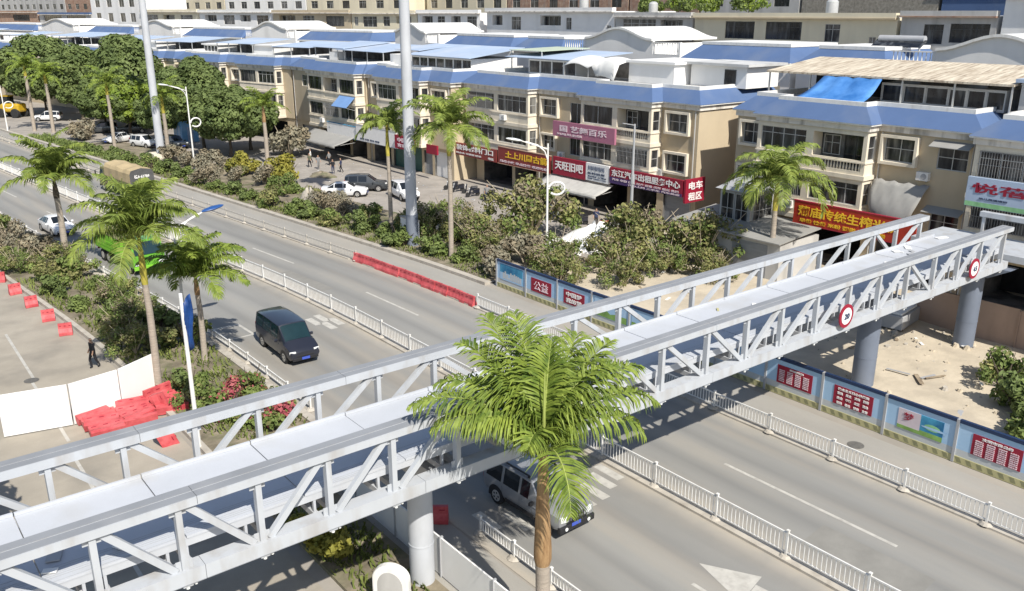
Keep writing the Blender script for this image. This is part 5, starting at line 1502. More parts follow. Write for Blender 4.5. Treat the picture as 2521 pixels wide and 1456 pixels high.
JEEP = [(-2.15, .5, .98, 1.05, .80, .82, .7), (-2.10, .42, 1.04, 1.66, .88, .89, .74), (-1.95, .38, 1.05, 1.74, .91, .91, .76), (-1.0, .38, 1.04, 1.77, .91, .91, .77), (-.95, .38, 1.04, 1.77, .91, .91, .77), (0.0, .38, 1.03, 1.77, .91, .91, .77), (.05, .38, 1.03, 1.77, .91, .91, .77), (.55, .38, 1.02, 1.74, .91, .91, .76), (1.02, .38, 1.02, 1.10, .91, .91, .80), (1.75, .40, 1.00, 1.06, .90, .89, .76), (2.05, .44, .97, 1.02, .87, .85, .72), (2.14, .48, .92, .96, .84, .82, .68)]
VAN = [(-2.45, .5, 1.1, 1.2, .8, .82, .7), (-2.40, .35, 1.17, 1.86, .87, .86, .74), (-2.2, .30, 1.18, 1.95, .89, .88, .77), (-1.2, .30, 1.17, 1.98, .89, .88, .78), (-0.1, .30, 1.16, 1.98, .89, .88, .78), (.85, .30, 1.14, 1.94, .89, .88, .76), (1.62, .30, 1.08, 1.17, .89, .88, .77), (2.2, .34, .92, .97, .87, .83, .70), (2.42, .42, .72, .77, .80, .76, .6)]
def jeep_extra(s, body):
    mb = MB()
    for k in range(7):
        x = -0.33 + k * 0.11
        mb.rbox((x, 2.135, 0.80), 0.055, 0.05, 0.26, 0, M_BLACK)
    mb.build('grille', s)
    for sg in (1, -1):
        mb = MB(); mb.beam((sg * 0.66, -1.7, 1.83), (sg * 0.66, 0.35, 1.83), 0.05, 0.05, M_BLACK)
        mb.box(sg * 0.66 - 0.02, -1.7, 1.74, sg * 0.66 + 0.02, -1.6, 1.83, M_BLACK); mb.box(sg * 0.66 - 0.02, 0.25, 1.74, sg * 0.66 + 0.02, 0.35, 1.83, M_BLACK)
        mb.build('roof_rail', s)
        mb = MB(); mb.tube([(sg * 0.55, 2.2, 0.47), (sg * 0.55, 2.235, 0.47)], 0.07, M_LAMPG, 12); mb.build('fog_light', s)
    mb = MB(); mb.box(-0.86, 2.05, 0.34, 0.86, 2.22, 0.60, M_BLACK); mb.build('bumper', s, bevel=0.04)
    mb = MB(); mb.box(-0.14, 2.223, 0.50, 0.30, 2.235, 0.63, M_PLATE); mb.build('number_plate', s)
    for sg in (1, -1):
        mb = MB(); mb.beam((sg * 0.925, -0.75, 0.46), (sg * 0.925, 0.85, 0.46), 0.03, 0.16, M_BLACK); mb.build('sill_trim', s)
jeep = car('silver_offroader', 'silver boxy off-roader with slotted grille driving out from under the footbridge', 'car', (18.75, 22.15, 0), math.pi + 0.03, P_SILVER, JEEP, [2, 4, 6, 7], [7], 0.37, (-1.32, 1.36), 0.90, None, M_CARG, ((0.62, 2.12, 0.84, 0.28, 0.22), (0.78, -2.13, 1.0, 0.16, 0.3)), jeep_extra, ((-0.98, 0.02, 0.72), 0.85, 1.06), plate=False)
van = car('black_van', 'black van with dark windscreen driving past the left palms', 'van', (18.35, 43.2, 0), math.pi - 0.03, P_BLACK, VAN, [2, 3, 4, 5], [5], 0.35, (-1.5, 1.55), 0.88, None, M_CARGG, ((0.66, 2.3, 0.74, 0.34, 0.2), (0.8, -2.43, 1.05, 0.1, 0.4)), None, ((-1.2, -0.1, 0.75), 0.95, 1.16))
ws = car('white_sedan', 'white sedan driving towards the camera behind the leftmost palm trunk', 'car', (14.75, 81.3, 0), math.pi + HEAD(80), P_WHITE, SEDAN, [2, 3, 4, 5], [5, 2], 0.32, (-1.38, 1.4), 0.89, None, M_CARG, ((0.62, 2.2, 0.66, 0.34, 0.14), (0.62, -2.27, 0.84, 0.3, 0.14)), None, ((-0.95, 0.02, 0.9), 0.85, 0.98))
suv = car('white_suv', 'white hatchback car parked beside the tall mast, right one of the pair', 'car', (35.6, 126.6, 0.1), rad(200), P_WHITE, SUV, [1, 2, 3, 4], [4, 0], 0.34, (-1.35, 1.36), 0.9, 'parked white cars', M_CARG, ((0.66, 2.15, 0.86, 0.3, 0.14), (0.78, -2.14, 1.05, 0.14, 0.36)), None, ((-0.75, 0.2, 0.95), 0.85, 1.04))
PG = 'cars parked on the pavement'
dup(ws, (34.0, 133.6, 0.1), rad(118), 'white sedan parked side-on beside the tall mast, left one of the pair', 'parked white cars')
dup(suv, (32.0, 168.5, 0.1), rad(60), 'white car parked under the trees between the two far palm trunks', PG)
dup(ws, (41.2, 79.4, 0.1), rad(232), 'white sedan parked behind the shrubs by the pavement, next to the dark car', PG)
dup(suv, (45.3, 74.6, 0.1), rad(170), 'white car parked half hidden between the slim palm and the grey mast', PG)
dup(ws, (41.4, 60.5, 0.1), rad(130), 'dusty white sedan parked among the shrubs behind the tall palm trunk', PG)
dark = car('dark_suv', 'black off-roader parked below the blue booth beside the mast', 'car', (38.6, 123.2, 0.1), rad(190), P_GREY, SUV, [1, 2, 3, 4], [4, 0], 0.34, (-1.35, 1.36), 0.9, PG, M_CARG, ((0.66, 2.15, 0.86, 0.3, 0.14), (0.78, -2.14, 1.05, 0.14, 0.36)), None, ((-0.75, 0.2, 0.95), 0.85, 1.04))
dup(dark, (44.4, 80.6, 0.1), rad(232), 'dark car parked just behind the white sedan on the shop forecourt', PG)
dup(dark, (35.0, 146.0, 0.1), rad(75), 'dark car parked in tree shade behind the dry grey shrub', PG)
dup(dark, (38.6, 143.0, 0.1), rad(75), 'dark van-like car parked in deep shade under the lime tree', PG)

def truck(name, label, loc, rz, cabm, boxm, boxtop, L, H, tarp, backm):
    s = thing(name, label, 'truck', loc, rz)
    cy = L / 2
    mb = MB()
    mb.hexa([(-1.15, cy - 1.75, .55), (1.15, cy - 1.75, .55), (1.15, cy, .55), (-1.15, cy, .55), (-1.15, cy - 1.75, 1.45), (1.15, cy - 1.75, 1.45), (1.15, cy, 1.45), (-1.15, cy, 1.45)], cabm)
    mb.hexa([(-1.15, cy - 1.75, 1.45), (1.15, cy - 1.75, 1.45), (1.15, cy, 1.45), (-1.15, cy, 1.45), (-1.05, cy - 1.7, 2.5), (1.05, cy - 1.7, 2.5), (1.05, cy - 0.32, 2.5), (-1.05, cy - 0.32, 2.5)], cabm)
    cab = mb.build('cab', s, bevel=0.06)
    mb = MB(); mb.poly([(-1.02, cy + 0.012, 1.5), (1.02, cy + 0.012, 1.5), (0.94, cy - 0.27, 2.38), (-0.94, cy - 0.27, 2.38)], M_CARGG); mb.build('windscreen', cab)
    for sg in (1, -1):
        mb = MB(); mb.poly([(sg * 1.162, cy - 0.15, 1.5), (sg * 1.162, cy - 1.2, 1.5), (sg * 1.08, cy - 1.2, 2.3), (sg * 1.08, cy - 0.4, 2.3)], M_CARGG); mb.build('window', cab)
        mb = MB(); mb.rbox((sg * 0.85, cy + 0.02, 0.85), 0.4, 0.06, 0.2, 0, M_LAMPG); mb.build('headlight', s)
        mb = MB(); mb.beam((sg * 1.1, cy - 0.1, 2.2), (sg * 1.4, cy + 0.12, 2.1), 0.03, 0.03, M_BLACK); mb.rbox((sg * 1.42, cy + 0.12, 1.85), 0.08, 0.16, 0.5, 0, M_BLACK); mb.build('mirror', s)
    mb = MB(); mb.box(-1.15, cy - 0.02, 0.42, 1.15, cy + 0.08, 0.68, boxm if cabm is P_GREEN else M_BLACK); mb.build('front_bumper', s, bevel=0.03)
    mb = MB(); mb.box(-0.45, -cy, 0.6, 0.45, cy - 0.5, 0.85, M_BLACK); mb.build('chassis', s)
    z0 = 1.0
    y0, y1 = -cy, cy - 1.95
    mb = MB()
    if tarp:
        n = 7
        vs, fs = [], []
        for j in range(n + 1):
            y = y0 + (y1 - y0) * j / n
            sag = 0.07 * math.sin(j * 2.1)
            for x, z in ((-1.2, z0), (-1.2, H - 0.42 + sag * 0.3), (-1.02, H - 0.1 + sag), (0, H + 0.1 + sag), (1.02, H - 0.1 + sag), (1.2, H - 0.42 + sag * 0.3), (1.2, z0)):
                vs.append((x + 0.03 * math.sin(j * 3.1 + z), y, z))
        for j in range(n):
            for k in range(6):
                fs.append((j * 7 + k, j * 7 + k + 1, (j + 1) * 7 + k + 1, (j + 1) * 7 + k))
        mb.mesh(vs, fs, boxtop)
        mb.poly([vs[k] for k in range(7)], backm)
        mb.poly([vs[n * 7 + k] for k in range(6, -1, -1)], boxtop)
    else:
        mb.box(-1.2, y0, z0, 1.2, y1, H, boxm)
        mb.box(-1.22, y0 - 0.02, H, 1.22, y1 + 0.02, H + 0.05, boxtop)
    b = mb.build('cargo_body', s, bevel=0.02)
    mb = MB()
    for sg in (1, -1):
        for k in range(3):
            mb.box(sg * 1.21 - 0.02, y0 + 0.1, z0 + 0.08 + k * 0.26, sg * 1.21 + 0.02, y1 - 0.1, z0 + 0.27 + k * 0.26, boxm)
    mb.build('side_board', s)
    mb = MB(); letter(mb, '桂A·63789', (0, y0 - 0.03, z0 + (H - z0) * 0.66), (1, 0, 0), 1.5, 0.36, M_LETW, 0.02); mb.build('lettering', b)
    for y in (cy - 1.0, -cy + 1.0, -cy + 2.1):
        for sg in (1, -1):
            mb = MB()
            mb.tube([(sg * 0.82, y, 0.48), (sg * 0.86, y, 0.48), (sg * 1.08, y, 0.48), (sg * 1.12, y, 0.48)], [0.44, 0.48, 0.48, 0.44], M_RUBBER, 18)
            t = mb.build('wheel', s, smooth=True)
            mb = MB(); mb.tube([(sg * 1.115, y, 0.48), (sg * 1.13, y, 0.48)], 0.27, M_RIM, 14); mb.build('rim', t)
    for sg in (1, -1):
        mb = MB(); mb.rbox((sg * 0.9, y0 - 0.02, 0.85), 0.35, 0.06, 0.16, 0, M_REDL); mb.build('tail_light', s)
    return s
M_TAN2 = mat('truck_tarpaulin', (0.42, 0.33, 0.19), 0.9, 0.1, 0.7, dirt=((0.32, 0.26, 0.15), 0.9, (1, 1, 1), 0.5))
M_OLV = mat('truck_olive', (0.17, 0.165, 0.07), 0.8, 0.12, 0.8)
M_TAIL = mat('truck_tail_grey', (0.085, 0.085, 0.085), 0.8, 0.25, 1.2)
truck('cargo_truck', 'tan tarpaulin-covered truck driving away in the far carriageway', (24.3, 94.8, 0), HEAD(95), M_OLV, M_OLV, M_TAN2, 8.6, 3.1, True, M_TAIL)
M_LIME2 = mat('truck_lime', (0.19, 0.46, 0.03), 0.6, 0.1, 1)
truck('green_truck', 'bright green truck half hidden by palm fronds in the near carriageway', (16.75, 66.9, 0), math.pi + HEAD(66), P_GREEN, M_LIME2, M_OLV, 7.0, 2.3, False, M_TAIL)

# yellow loader at the far left
ld = thing('yellow_loader', 'yellow wheel loader parked under the trees at the far left edge', 'loader', (28.2, 178.5, 0.1), rad(40))
mb = MB(); mb.rbox((0, -0.6, 1.7), 2.2, 3.6, 1.5, 0, P_YELLOW); mb.build('body', ld, bevel=0.3)
mb = MB(); mb.rbox((0, 0.6, 2.9), 1.6, 1.6, 1.5, 0, M_CARG); mb.rbox((0, 0.6, 3.7), 1.8, 1.8, 0.15, 0, P_YELLOW); mb.build('cab', ld, bevel=0.08)
mb = MB()
vs = []
for x in (-1.4, 1.4):
    vs += [(x, 3.0 + 0.9 * math.cos(a), 1.2 + 0.9 * math.sin(a)) for a in [rad(d) for d in (60, 110, 150, 190, 230, 280, 330)]]
mb.mesh(vs, [(k, k + 1, k + 8, k + 7) for k in range(6)] + [tuple(range(7)), tuple(range(7, 14))], P_YELLOW); mb.beam((-.8, .8, 1.7), (-.8, 2.6, 1.1), .25, .35, P_YELLOW); mb.beam((.8, .8, 1.7), (.8, 2.6, 1.1), .25, .35, P_YELLOW)
mb.build('bucket', ld)
for x in (-1.15, 1.15):
    for y in (-1.7, 1.2):
        mb = MB(); mb.tube([(x - .28, y, .8), (x - .22, y, .8), (x + .22, y, .8), (x + .28, y, .8)], [.72, .8, .8, .72], M_RUBBER, 18); mb.build('wheel', ld, smooth=True)
# blue booth
bo = thing('blue_booth', 'light blue sentry booth standing in the tree shade behind the street lamp', 'booth', (42.0, 128.5, 0.1), rad(8))
mb = MB(); mb.box(-1.25, -1.25, 0, 1.25, 1.25, 2.9, P_BLUEB); mb.box(-1.4, -1.4, 2.9, 1.4, 1.4, 3.05, P_BLUEB); mb.build('body', bo, bevel=0.04)
for y in (-0.75, 0.15):
    mb = MB(); mb.box(-1.28, y, 0.9, -1.25, y + 0.6, 2.4, M_CANOPY); mb.build('window', bo)
mb = MB(); mb.box(-0.45, -1.29, 0.05, 0.45, -1.25, 2.2, M_CANOPY); mb.build('door', bo)
# scooters parked under the shop signs
def scooter(label, loc, rz):
    s = thing('scooter', label, 'scooter', loc, rz, 'scooters parked before the shops')
    for y in (-0.6, 0.62):
        mb = MB(); mb.tube([(-0.05, y, 0.25), (0.05, y, 0.25)], 0.25, M_RUBBER, 14); mb.build('wheel', s)
    mb = MB(); mb.hexa([(-.14, -.75, .35), (.14, -.75, .35), (.14, -.05, .3), (-.14, -.05, .3), (-.12, -.8, .68), (.12, -.8, .68), (.13, -.05, .66), (-.13, -.05, .66)], P_BLACK); mb.box(-.14, -.05, .26, .14, .4, .33, P_BLACK); mb.hexa([(-.17, .36, .28), (.17, .36, .28), (.15, .46, .28), (-.15, .46, .28), (-.15, .28, .92), (.15, .28, .92), (.1, .4, .95), (-.1, .4, .95)], P_BLACK); mb.build('body', s, bevel=0.03)
    mb = MB(); mb.hexa([(-.14, -.8, .68), (.14, -.8, .68), (.14, -.1, .68), (-.14, -.1, .68), (-.11, -.78, .78), (.11, -.78, .78), (.11, -.12, .75), (-.11, -.12, .75)], M_BLACK); mb.build('seat', s, bevel=0.02)
    mb = MB(); mb.tube([(0, .6, .3), (0, .36, .98)], .03, M_ALU, 6); mb.tube([(-.32, .28, 1.0), (0, .36, .98), (.32, .28, 1.0)], .02, M_BLACK, 6); mb.build('handlebar', s)
    mb = MB(); mb.tube([(0, .42, .85), (0, .47, .85)], .08, M_LAMPG, 10); mb.build('headlight', s)
    return s
sc0 = None
for k in range(6):
    y = 55.0 + k * 1.05
    lb = 'dark scooter parked under the awning of the red and white signs, ' + ['nearest the drum', 'second from the drum', 'third from the drum', 'fourth from the drum', 'fifth from the drum', 'farthest from the drum'][k]
    p, rz = (51.2 + 0.3 * math.sin(k * 2), y, 0.1), rad(80 + 14 * math.sin(k * 3))
    if k == 0: sc0 = scooter(lb, p, rz)
    else: dup(sc0, p, rz, lb)

for k in range(8):
    y = 65.0 + k * 1.5
    dup(sc0, (51.6 + .4 * math.sin(k * 2.7), y, .1), rad(78 + 18 * math.sin(k * 2.2)), 'dark scooter parked before the maroon signs, ' + ORD[k] + ' from the yellow-lettered end')
# ------------------------------------------------------------------ people
def person(label, loc, rz, shirt, legs, walk=0.16, hair=None, arms=0.1, s=1.0):
    J = [(0, 0, .95), (0, 0, 1.18), (0, 0, 1.38), (0, .01, 1.5), (0, .03, 1.62), (0, .03, 1.74),
         (.17, 0, 1.42), (.24, -arms, 1.16), (.25, arms * .6, .92), (.25, arms, .82),
         (-.17, 0, 1.42), (-.24, arms, 1.16), (-.25, .1 + arms, .94), (-.25, .14 + arms, .84),
         (.09, 0, .90), (.10, walk, .50), (.10, walk * .4, .08), (.10, walk * .4 + .16, .04),
         (-.09, 0, .90), (-.10, -walk * .3, .50), (-.10, -walk * 1.6, .10), (-.10, -walk * 1.6 + .16, .04)]
    E = [(0, 1), (1, 2), (2, 3), (3, 4), (4, 5), (2, 6), (6, 7), (7, 8), (8, 9), (2, 10), (10, 11), (11, 12), (12, 13), (0, 14), (14, 15), (15, 16), (16, 17), (0, 18), (18, 19), (19, 20), (20, 21)]
    Rr = [.15, .15, .16, .055, .095, .075, .065, .05, .04, .045, .065, .05, .04, .045, .095, .07, .045, .045, .095, .07, .045, .045]
    me = bpy.data.meshes.new('person')
    me.from_pydata(J, E, [])
    o = bpy.data.objects.new('person', me)
    col.objects.link(o)
    m = o.modifiers.new('skin', 'SKIN')
    for i, v in enumerate(me.skin_vertices[0].data):
        v.radius = (Rr[i] * (1.15 if i in (0, 1, 2) else 1), Rr[i] * (0.72 if i in (0, 1, 2) else 1))
        v.use_root = i == 0
    o.modifiers.new('sub', 'SUBSURF').levels = 1
    dg = bpy.context.evaluated_depsgraph_get()
    dg.update()
    m2 = bpy.data.meshes.new_from_object(o.evaluated_get(dg))
    bpy.data.objects.remove(o)
    m2.materials.clear()
    for k in (legs, shirt, M_SKIN, hair or M_BLACK): m2.materials.append(k)
    for p in m2.polygons:
        c = p.center
        p.material_index = 0 if c.z < .93 and abs(c.x) < .21 else (2 if (c.z > 1.47 or (abs(c.x) > .2 and c.z < 1.1)) else 1)
        if c.z > 1.70 or (c.z > 1.6 and c.y < 0.0): p.material_index = 3
        p.use_smooth = True
    o = bpy.data.objects.new('person', m2)
    col.objects.link(o)
    o.location = loc
    o.rotation_euler = (0, 0, rz)
    o.scale = (s, s, s * .97)
    return tag(o, label, 'person')
M_SKIN = mat('skin', (0.36, 0.22, 0.15), 0.6, 0.08, 3)
C_BLK = mat('cloth_black', (0.02, 0.02, 0.025), 0.9, 0.2, 3)
C_WHT = mat('cloth_white', (0.62, 0.62, 0.60), 0.9, 0.1, 3)
C_GRY = mat('cloth_grey', (0.20, 0.20, 0.20), 0.9, 0.15, 3)
C_OLV = mat('cloth_olive', (0.13, 0.13, 0.08), 0.9, 0.15, 3)
C_NVY = mat('cloth_navy', (0.03, 0.04, 0.09), 0.9, 0.15, 3)
for x, y, rz, a, b, lb in [(47.7, 100.4, 1.2, C_WHT, C_BLK, 'person in white top and black trousers standing at the left end of the grey awning'), (46.1, 97.4, 2.2, C_OLV, C_BLK, 'person in olive top stepping forward on the forecourt'), (46.3, 95.5, 3.0, C_GRY, C_GRY, 'person in grey clothes standing beside the one in olive'), (48.6, 97.2, 0.4, C_GRY, C_BLK, 'person in grey top at the shop entrance under the awning'), (46.2, 91.6, 2.6, C_BLK, C_NVY, 'tall person in black standing nearest the green shutter'), (47.4, 91.9, 1.0, C_NVY, C_BLK, 'person in navy just behind the tall one in black'), (50.8, 58.2, 1.5, C_WHT, C_NVY, 'person in white top standing among the scooters under the pale awning'), (51.8, 53.6, 2.5, C_NVY, C_BLK, 'person in navy standing beside the orange-red drum'), (50.9, 68.2, 2.8, C_GRY, C_NVY, 'person in grey top before the yellow-lettered brown-red sign'), (9.3, 47.4, 2.0, C_BLK, C_BLK, 'person in dark clothes walking beside the left planting bed')]:
    person(lb, (x, y, 0.1 if x > 20 else 0), rz, a, b)

# ------------------------------------------------------------------ plants
def leaf_cloud(lobes, n, size, mats, seed, flat=0.0, inner=0.72):
    """many leaf-sized faces spread through the volume of the given lobes"""
    r = np.random.default_rng(seed)
    L = np.array(lobes, float)           # x y z rx ry rz
    wgt = (L[:, 3] * L[:, 4] + L[:, 4] * L[:, 5] + L[:, 3] * L[:, 5])
    k = r.choice(len(L), n, p=wgt / wgt.sum())
    d = r.normal(size=(n, 3))
    d /= np.linalg.norm(d, axis=1)[:, None]
    rr = inner + (1.04 - inner) * r.random(n) ** 0.7
    c = L[k, :3] + d * L[k, 3:6] * rr[:, None]
    nn = d + r.normal(size=(n, 3)) * (0.34 if inner > .75 else .6)
    nn[:, 2] += 0.25
    nn /= np.linalg.norm(nn, axis=1)[:, None]
    t = np.cross(nn, r.normal(size=(n, 3)))
    t /= np.linalg.norm(t, axis=1)[:, None]
    b = np.cross(nn, t)
    s = size * (0.55 + 0.9 * r.random(n))[:, None]
    V = np.empty((n, 4, 3))
    V[:, 0] = c - t * s * 0.5
    V[:, 1] = c + b * s * 0.30 + nn * s * 0.07
    V[:, 2] = c + t * s * 0.5
    V[:, 3] = c - b * s * 0.30 + nn * s * 0.07
    F = np.arange(n * 4).reshape(n, 4)
    lobe_m = r.integers(0, 100, len(L))
    mi = np.zeros(n, int)
    if len(mats) > 1:
        mi = np.where(r.random(n) < 0.75, lobe_m[k] % len(mats), r.integers(0, len(mats), n))
    return V.reshape(-1, 3), F, mi
def crown_obj(name, lobes, n, size, mats, seed, parent=None, inner=0.72):
    V, F, mi = leaf_cloud(lobes, n, size, mats, seed, inner=inner)
    me = bpy.data.meshes.new(name)
    me.from_pydata(V.tolist(), [], F.tolist())
    for m in mats: me.materials.append(m)
    me.polygons.foreach_set('material_index', mi.tolist())
    o = bpy.data.objects.new(name, me)
    col.objects.link(o)
    if parent: o.parent = parent
    return o
def limbs(mb, base, top, r0, spread, n, seed, m=M_BARK):
    r = random.Random(seed)
    b, t = Vector(base), Vector(top)
    mid = b.lerp(t, 0.5) + Vector((r.uniform(-.15, .15), r.uniform(-.15, .15), 0))
    mb.tube([b, mid, t], [r0, r0 * .72, r0 * .55], m, 9)
    for k in range(n):
        a = 2 * math.pi * k / n + r.uniform(-.3, .3)
        s = spread * r.uniform(.7, 1.1)
        e = t + Vector((math.cos(a) * s, math.sin(a) * s, s * r.uniform(.5, 1.0)))
        mb.tube([t - Vector((0, 0, .3 * r.random())), t.lerp(e, .5) + Vector((0, 0, .12 * s)), e], [r0 * .4, r0 * .28, r0 * .12], m, 6)
def dome_lobes(h0, h1, R_, n, seed, pointy=0.0):
    r = random.Random(seed)
    hz = (h1 - h0) / 2
    out = [(0, 0, h0 + hz * .95, R_ * .80, R_ * .80, hz * .82)]
    for k in range(n):
        a, c = r.random() * 6.283, r.uniform(-.75, 1)
        s = math.sqrt(max(0, 1 - c * c)) * (1 - pointy * max(0, c))
        rr = R_ * r.uniform(.17, .30)
        out.append((math.cos(a) * s * R_ * .78, math.sin(a) * s * R_ * .78, h0 + hz * (1 + c * .80), rr, rr, rr * .8))
    return out
def broad_tree(label, x, y, h0, h1, R_, n, mats, seed, z=0.1, grp=None, pointy=0.0, size=0.5, trunk=0.28):
    s = thing('broadleaf_tree', label, 'tree', (x, y, z), 0, grp)
    mb = MB()
    limbs(mb, (0, 0, 0), (0.1, 0, h0 * .7 + .4), trunk, R_ * .5, 6, seed)
    mb.build('trunk', s, smooth=True)
    crown_obj('crown', dome_lobes(max(1.5, h0 * .7), h1, R_ * 1.04, 60, seed, pointy), int(n * 1.7), size * 1.1, mats, seed, s, inner=.8)
    return s
TG = 'round-crowned trees beyond the far kerb'
T2 = [L_TREE, L_TREE2]
broad_tree('dome-shaped dark tree with a clean round top right behind the white lamp post', 41.3, 119.5, 3.6, 12.3, 4.4, 9000, T2, 1, grp=TG, pointy=.35, size=.46)
broad_tree('broad dark tree spreading low to the right of the dome-shaped tree', 41.6, 111.0, 2.4, 9.2, 4.3, 9000, T2, 2, grp=TG, size=.44)
broad_tree('low spreading dark tree between the dome-shaped tree and the slim palm', 46.0, 115.0, 2.2, 7.6, 3.8, 6000, T2, 3, grp=TG, size=.44)
broad_tree('tallest broad dark tree rising in front of the blue roofs left of the tall mast', 41.0, 152.5, 3.4, 14.6, 6.0, 11000, T2, 4, grp=TG, pointy=.25, size=.55)
broad_tree('dark tree with rounded crown standing behind the two far palm trunks', 36.8, 165.5, 2.8, 12.6, 5.2, 9000, T2, 5, grp=TG, size=.55)
broad_tree('wide dark tree at the far left edge behind the ringed lamp', 33.6, 178.0, 3.0, 14.0, 6.4, 10000, T2, 6, grp=TG, size=.55)
broad_tree('dark lower tree in front of the tallest one, its trunk among parked cars', 35.8, 147.0, 2.6, 8.2, 4.2, 7500, T2, 7, grp=TG, size=.48)
broad_tree('bright lime-tipped tree behind the two parked white cars', 37.2, 139.0, 2.4, 9.2, 3.6, 7000, [L_TREE2, L_LIME, L_TREE2], 8, grp=TG, size=.46)
broad_tree('small rounded dark tree just left of the tall mast', 39.2, 130.5, 2.0, 7.0, 3.4, 6000, [L_TREE2, L_TREE], 9, grp=TG, size=.46)
broad_tree('dark tree filling the gap behind the two parked white cars', 44.8, 145.0, 1.8, 9.8, 4.6, 6500, T2, 10, grp=TG, size=.5)
broad_tree('distant dark tree at the left frame edge beyond the loader', 27.0, 200.0, 2.5, 11.5, 6.0, 7000, T2, 14, grp=TG, size=.6)
broad_tree('dark green tree far left beyond the rounded crown', 42.0, 190.0, 2.5, 11.0, 5.5, 6500, T2, 15, grp=TG, size=.6)

def frond(mb, o, az, el, L, droop, nl, ll, lw, hang, seed, m, mr, r0=0.035, lift=0.25):
    r = random.Random(seed)
    o = Vector(o)
    n = 12
    P = [o]
    e = el
    side = Vector((-math.sin(az), math.cos(az), 0))
    for i in range(n):
        d = Vector((math.cos(az) * math.cos(e), math.sin(az) * math.cos(e), math.sin(e)))
        P.append(P[-1] + d * L / n)
        e -= droop / n * (0.5 + 1.0 * i / n)
    mb.tube(P, [r0 * (1 - .85 * i / n) for i in range(n + 1)], mr, 5, cap=False)
    vs, fs = [], []
    for k in range(nl):
        t = 0.10 + 0.90 * k / (nl - 1)
        f = t * n
        i = min(int(f), n - 1)
        p = P[i].lerp(P[i + 1], f - i)
        dr = (P[i + 1] - P[i]).normalized()
        upv = side.cross(dr) * -1
        if upv.z < 0: upv = -upv
        prof = math.sin(math.pi * min(1, 0.18 + t * .80)) ** 0.6
        for sg in (1, -1):
            l = ll * prof * r.uniform(.78, 1.14)
            fw = 0.40 + 0.55 * t
            d0 = (side * sg + dr * fw + upv * r.uniform(lift * .3, lift * 1.7)).normalized()
            dn = Vector((0, 0, -1)) * hang * r.uniform(.6, 1.35)
            a1 = p + d0 * l * .34
            d1 = (d0 + dn * .45).normalized()
            a2 = a1 + d1 * l * .34
            d2 = (d1 + dn * .8).normalized()
            tip = a2 + d2 * l * .38
            wv = (dr * .8 + upv * .6 * r.uniform(-1, 1)).normalized() * lw * r.uniform(.7, 1.2)
            b = len(vs)
            vs += [p - wv * .35, p + wv * .35, a1 + wv * .5, a1 - wv * .5, a2 + wv * .42, a2 - wv * .42, tip]
            fs += [(b, b + 1, b + 2, b + 3), (b + 3, b + 2, b + 4, b + 5), (b + 5, b + 4, b + 6)]
    mb.mesh(vs, fs, m)
RIGHT = math.atan2(-math.sin(rad(38.4)), math.cos(rad(38.4)))    # heading of the picture's right-hand side in scene axes
def palm(label, x, y, zc, fl, shaft, grp, seed, n=13, z=0.1, r=0.19, shaftm=M_SHAFTY, nl=34, ll=0.8, leaf=L_PALMD, lw=.075, spread=1.0, hang=1.1, up=0.5):
    s = thing('palm_tree', label, 'palm', (x, y, z), 0, grp)
    h = zc - z
    zs = h - shaft
    mb = MB()
    mb.tube([(0, 0, 0), (0, 0, .4), (.03, 0, zs * .4), (.05, .02, zs * .75), (0, 0, zs)], [r * 1.3, r * 1.05, r * 1.05, r * .95, r * .86], M_WOODT, 14)
    mb.build('trunk', s, smooth=True)
    mb = MB()
    mb.tube([(0, 0, zs), (0, 0, zs + shaft * .25), (0, 0, zs + shaft * .8), (0, 0, h)], [r * .9, r * 1.0, r * .62, r * .4], shaftm, 12)
    mb.build('crownshaft', s, smooth=True)
    mb = MB()
    rr = random.Random(seed)
    for k in range(n):
        az = k * 2.39996 + rr.uniform(-.4, .4)
        t = k / (n - 1)
        el = up + .8 - 1.25 * t + rr.uniform(-.2, .2)
        frond(mb, (0, 0, h - .1 + .15 * (1 - t)), az, el, fl * rr.uniform(.78, 1.1), (1.5 + .5 * rr.random()) * spread, nl, ll, lw, hang, seed * 50 + k, leaf, L_RACHIS, .03)
    mb.tube([(0, 0, h - .05), (.05, .05, h + fl * .32)], [.05, .012], L_RACHIS, 6)
    mb.build('crown', s)
    return s
PGR = 'royal palms beside the road'
palm('grey-trunked palm in front of the white sedan, nearest the left edge of the road bed', 13.0, 70.0, 6.3, 4.2, 1.3, PGR, 1, 19, nl=52, ll=1.15, r=.22, shaftm=M_BARK, lw=.11, hang=1.1, up=.85)
palm('tall palm with yellow crownshaft in front of the green truck', 11.0, 42.1, 8.0, 3.6, 2.4, PGR, 2, 21, nl=52, ll=1.05, r=.17, hang=1.1, lw=.085, up=.85)
palm('shorter palm left of the black van with bright arching fronds', 14.2, 44.6, 4.8, 3.2, 1.0, PGR, 3, 20, nl=54, ll=.95, r=.15, shaftm=M_SHAFT, leaf=L_PALM, lw=.085, up=.8)
palm('small palm with orange crownshaft left of the grey awning', 43.0, 102.6, 7.1, 3.3, 1.9, PGR, 4, 15, nl=26, ll=.85, r=.24, shaftm=M_SHAFT, lw=.11, up=.75, leaf=L_PALM)
palm('slim palm with long yellow crownshaft in front of the green shutter', 36.2, 61.9, 9.4, 2.9, 2.6, PGR, 5, 18, nl=36, ll=.85, r=.17, lw=.1)
palm('tallest right-hand palm in front of the maroon signboard', 36.2, 53.1, 10.1, 3.9, 2.2, PGR, 6, 22, nl=46, ll=1.0, r=.18, hang=.9, lw=.1)
palm('drooping palm behind the footbridge beside the red and yellow banner', 51.0, 35.1, 7.1, 4.7, 2.2, PGR, 7, 20, nl=50, ll=1.1, r=.2, lw=.1, spread=1.25)
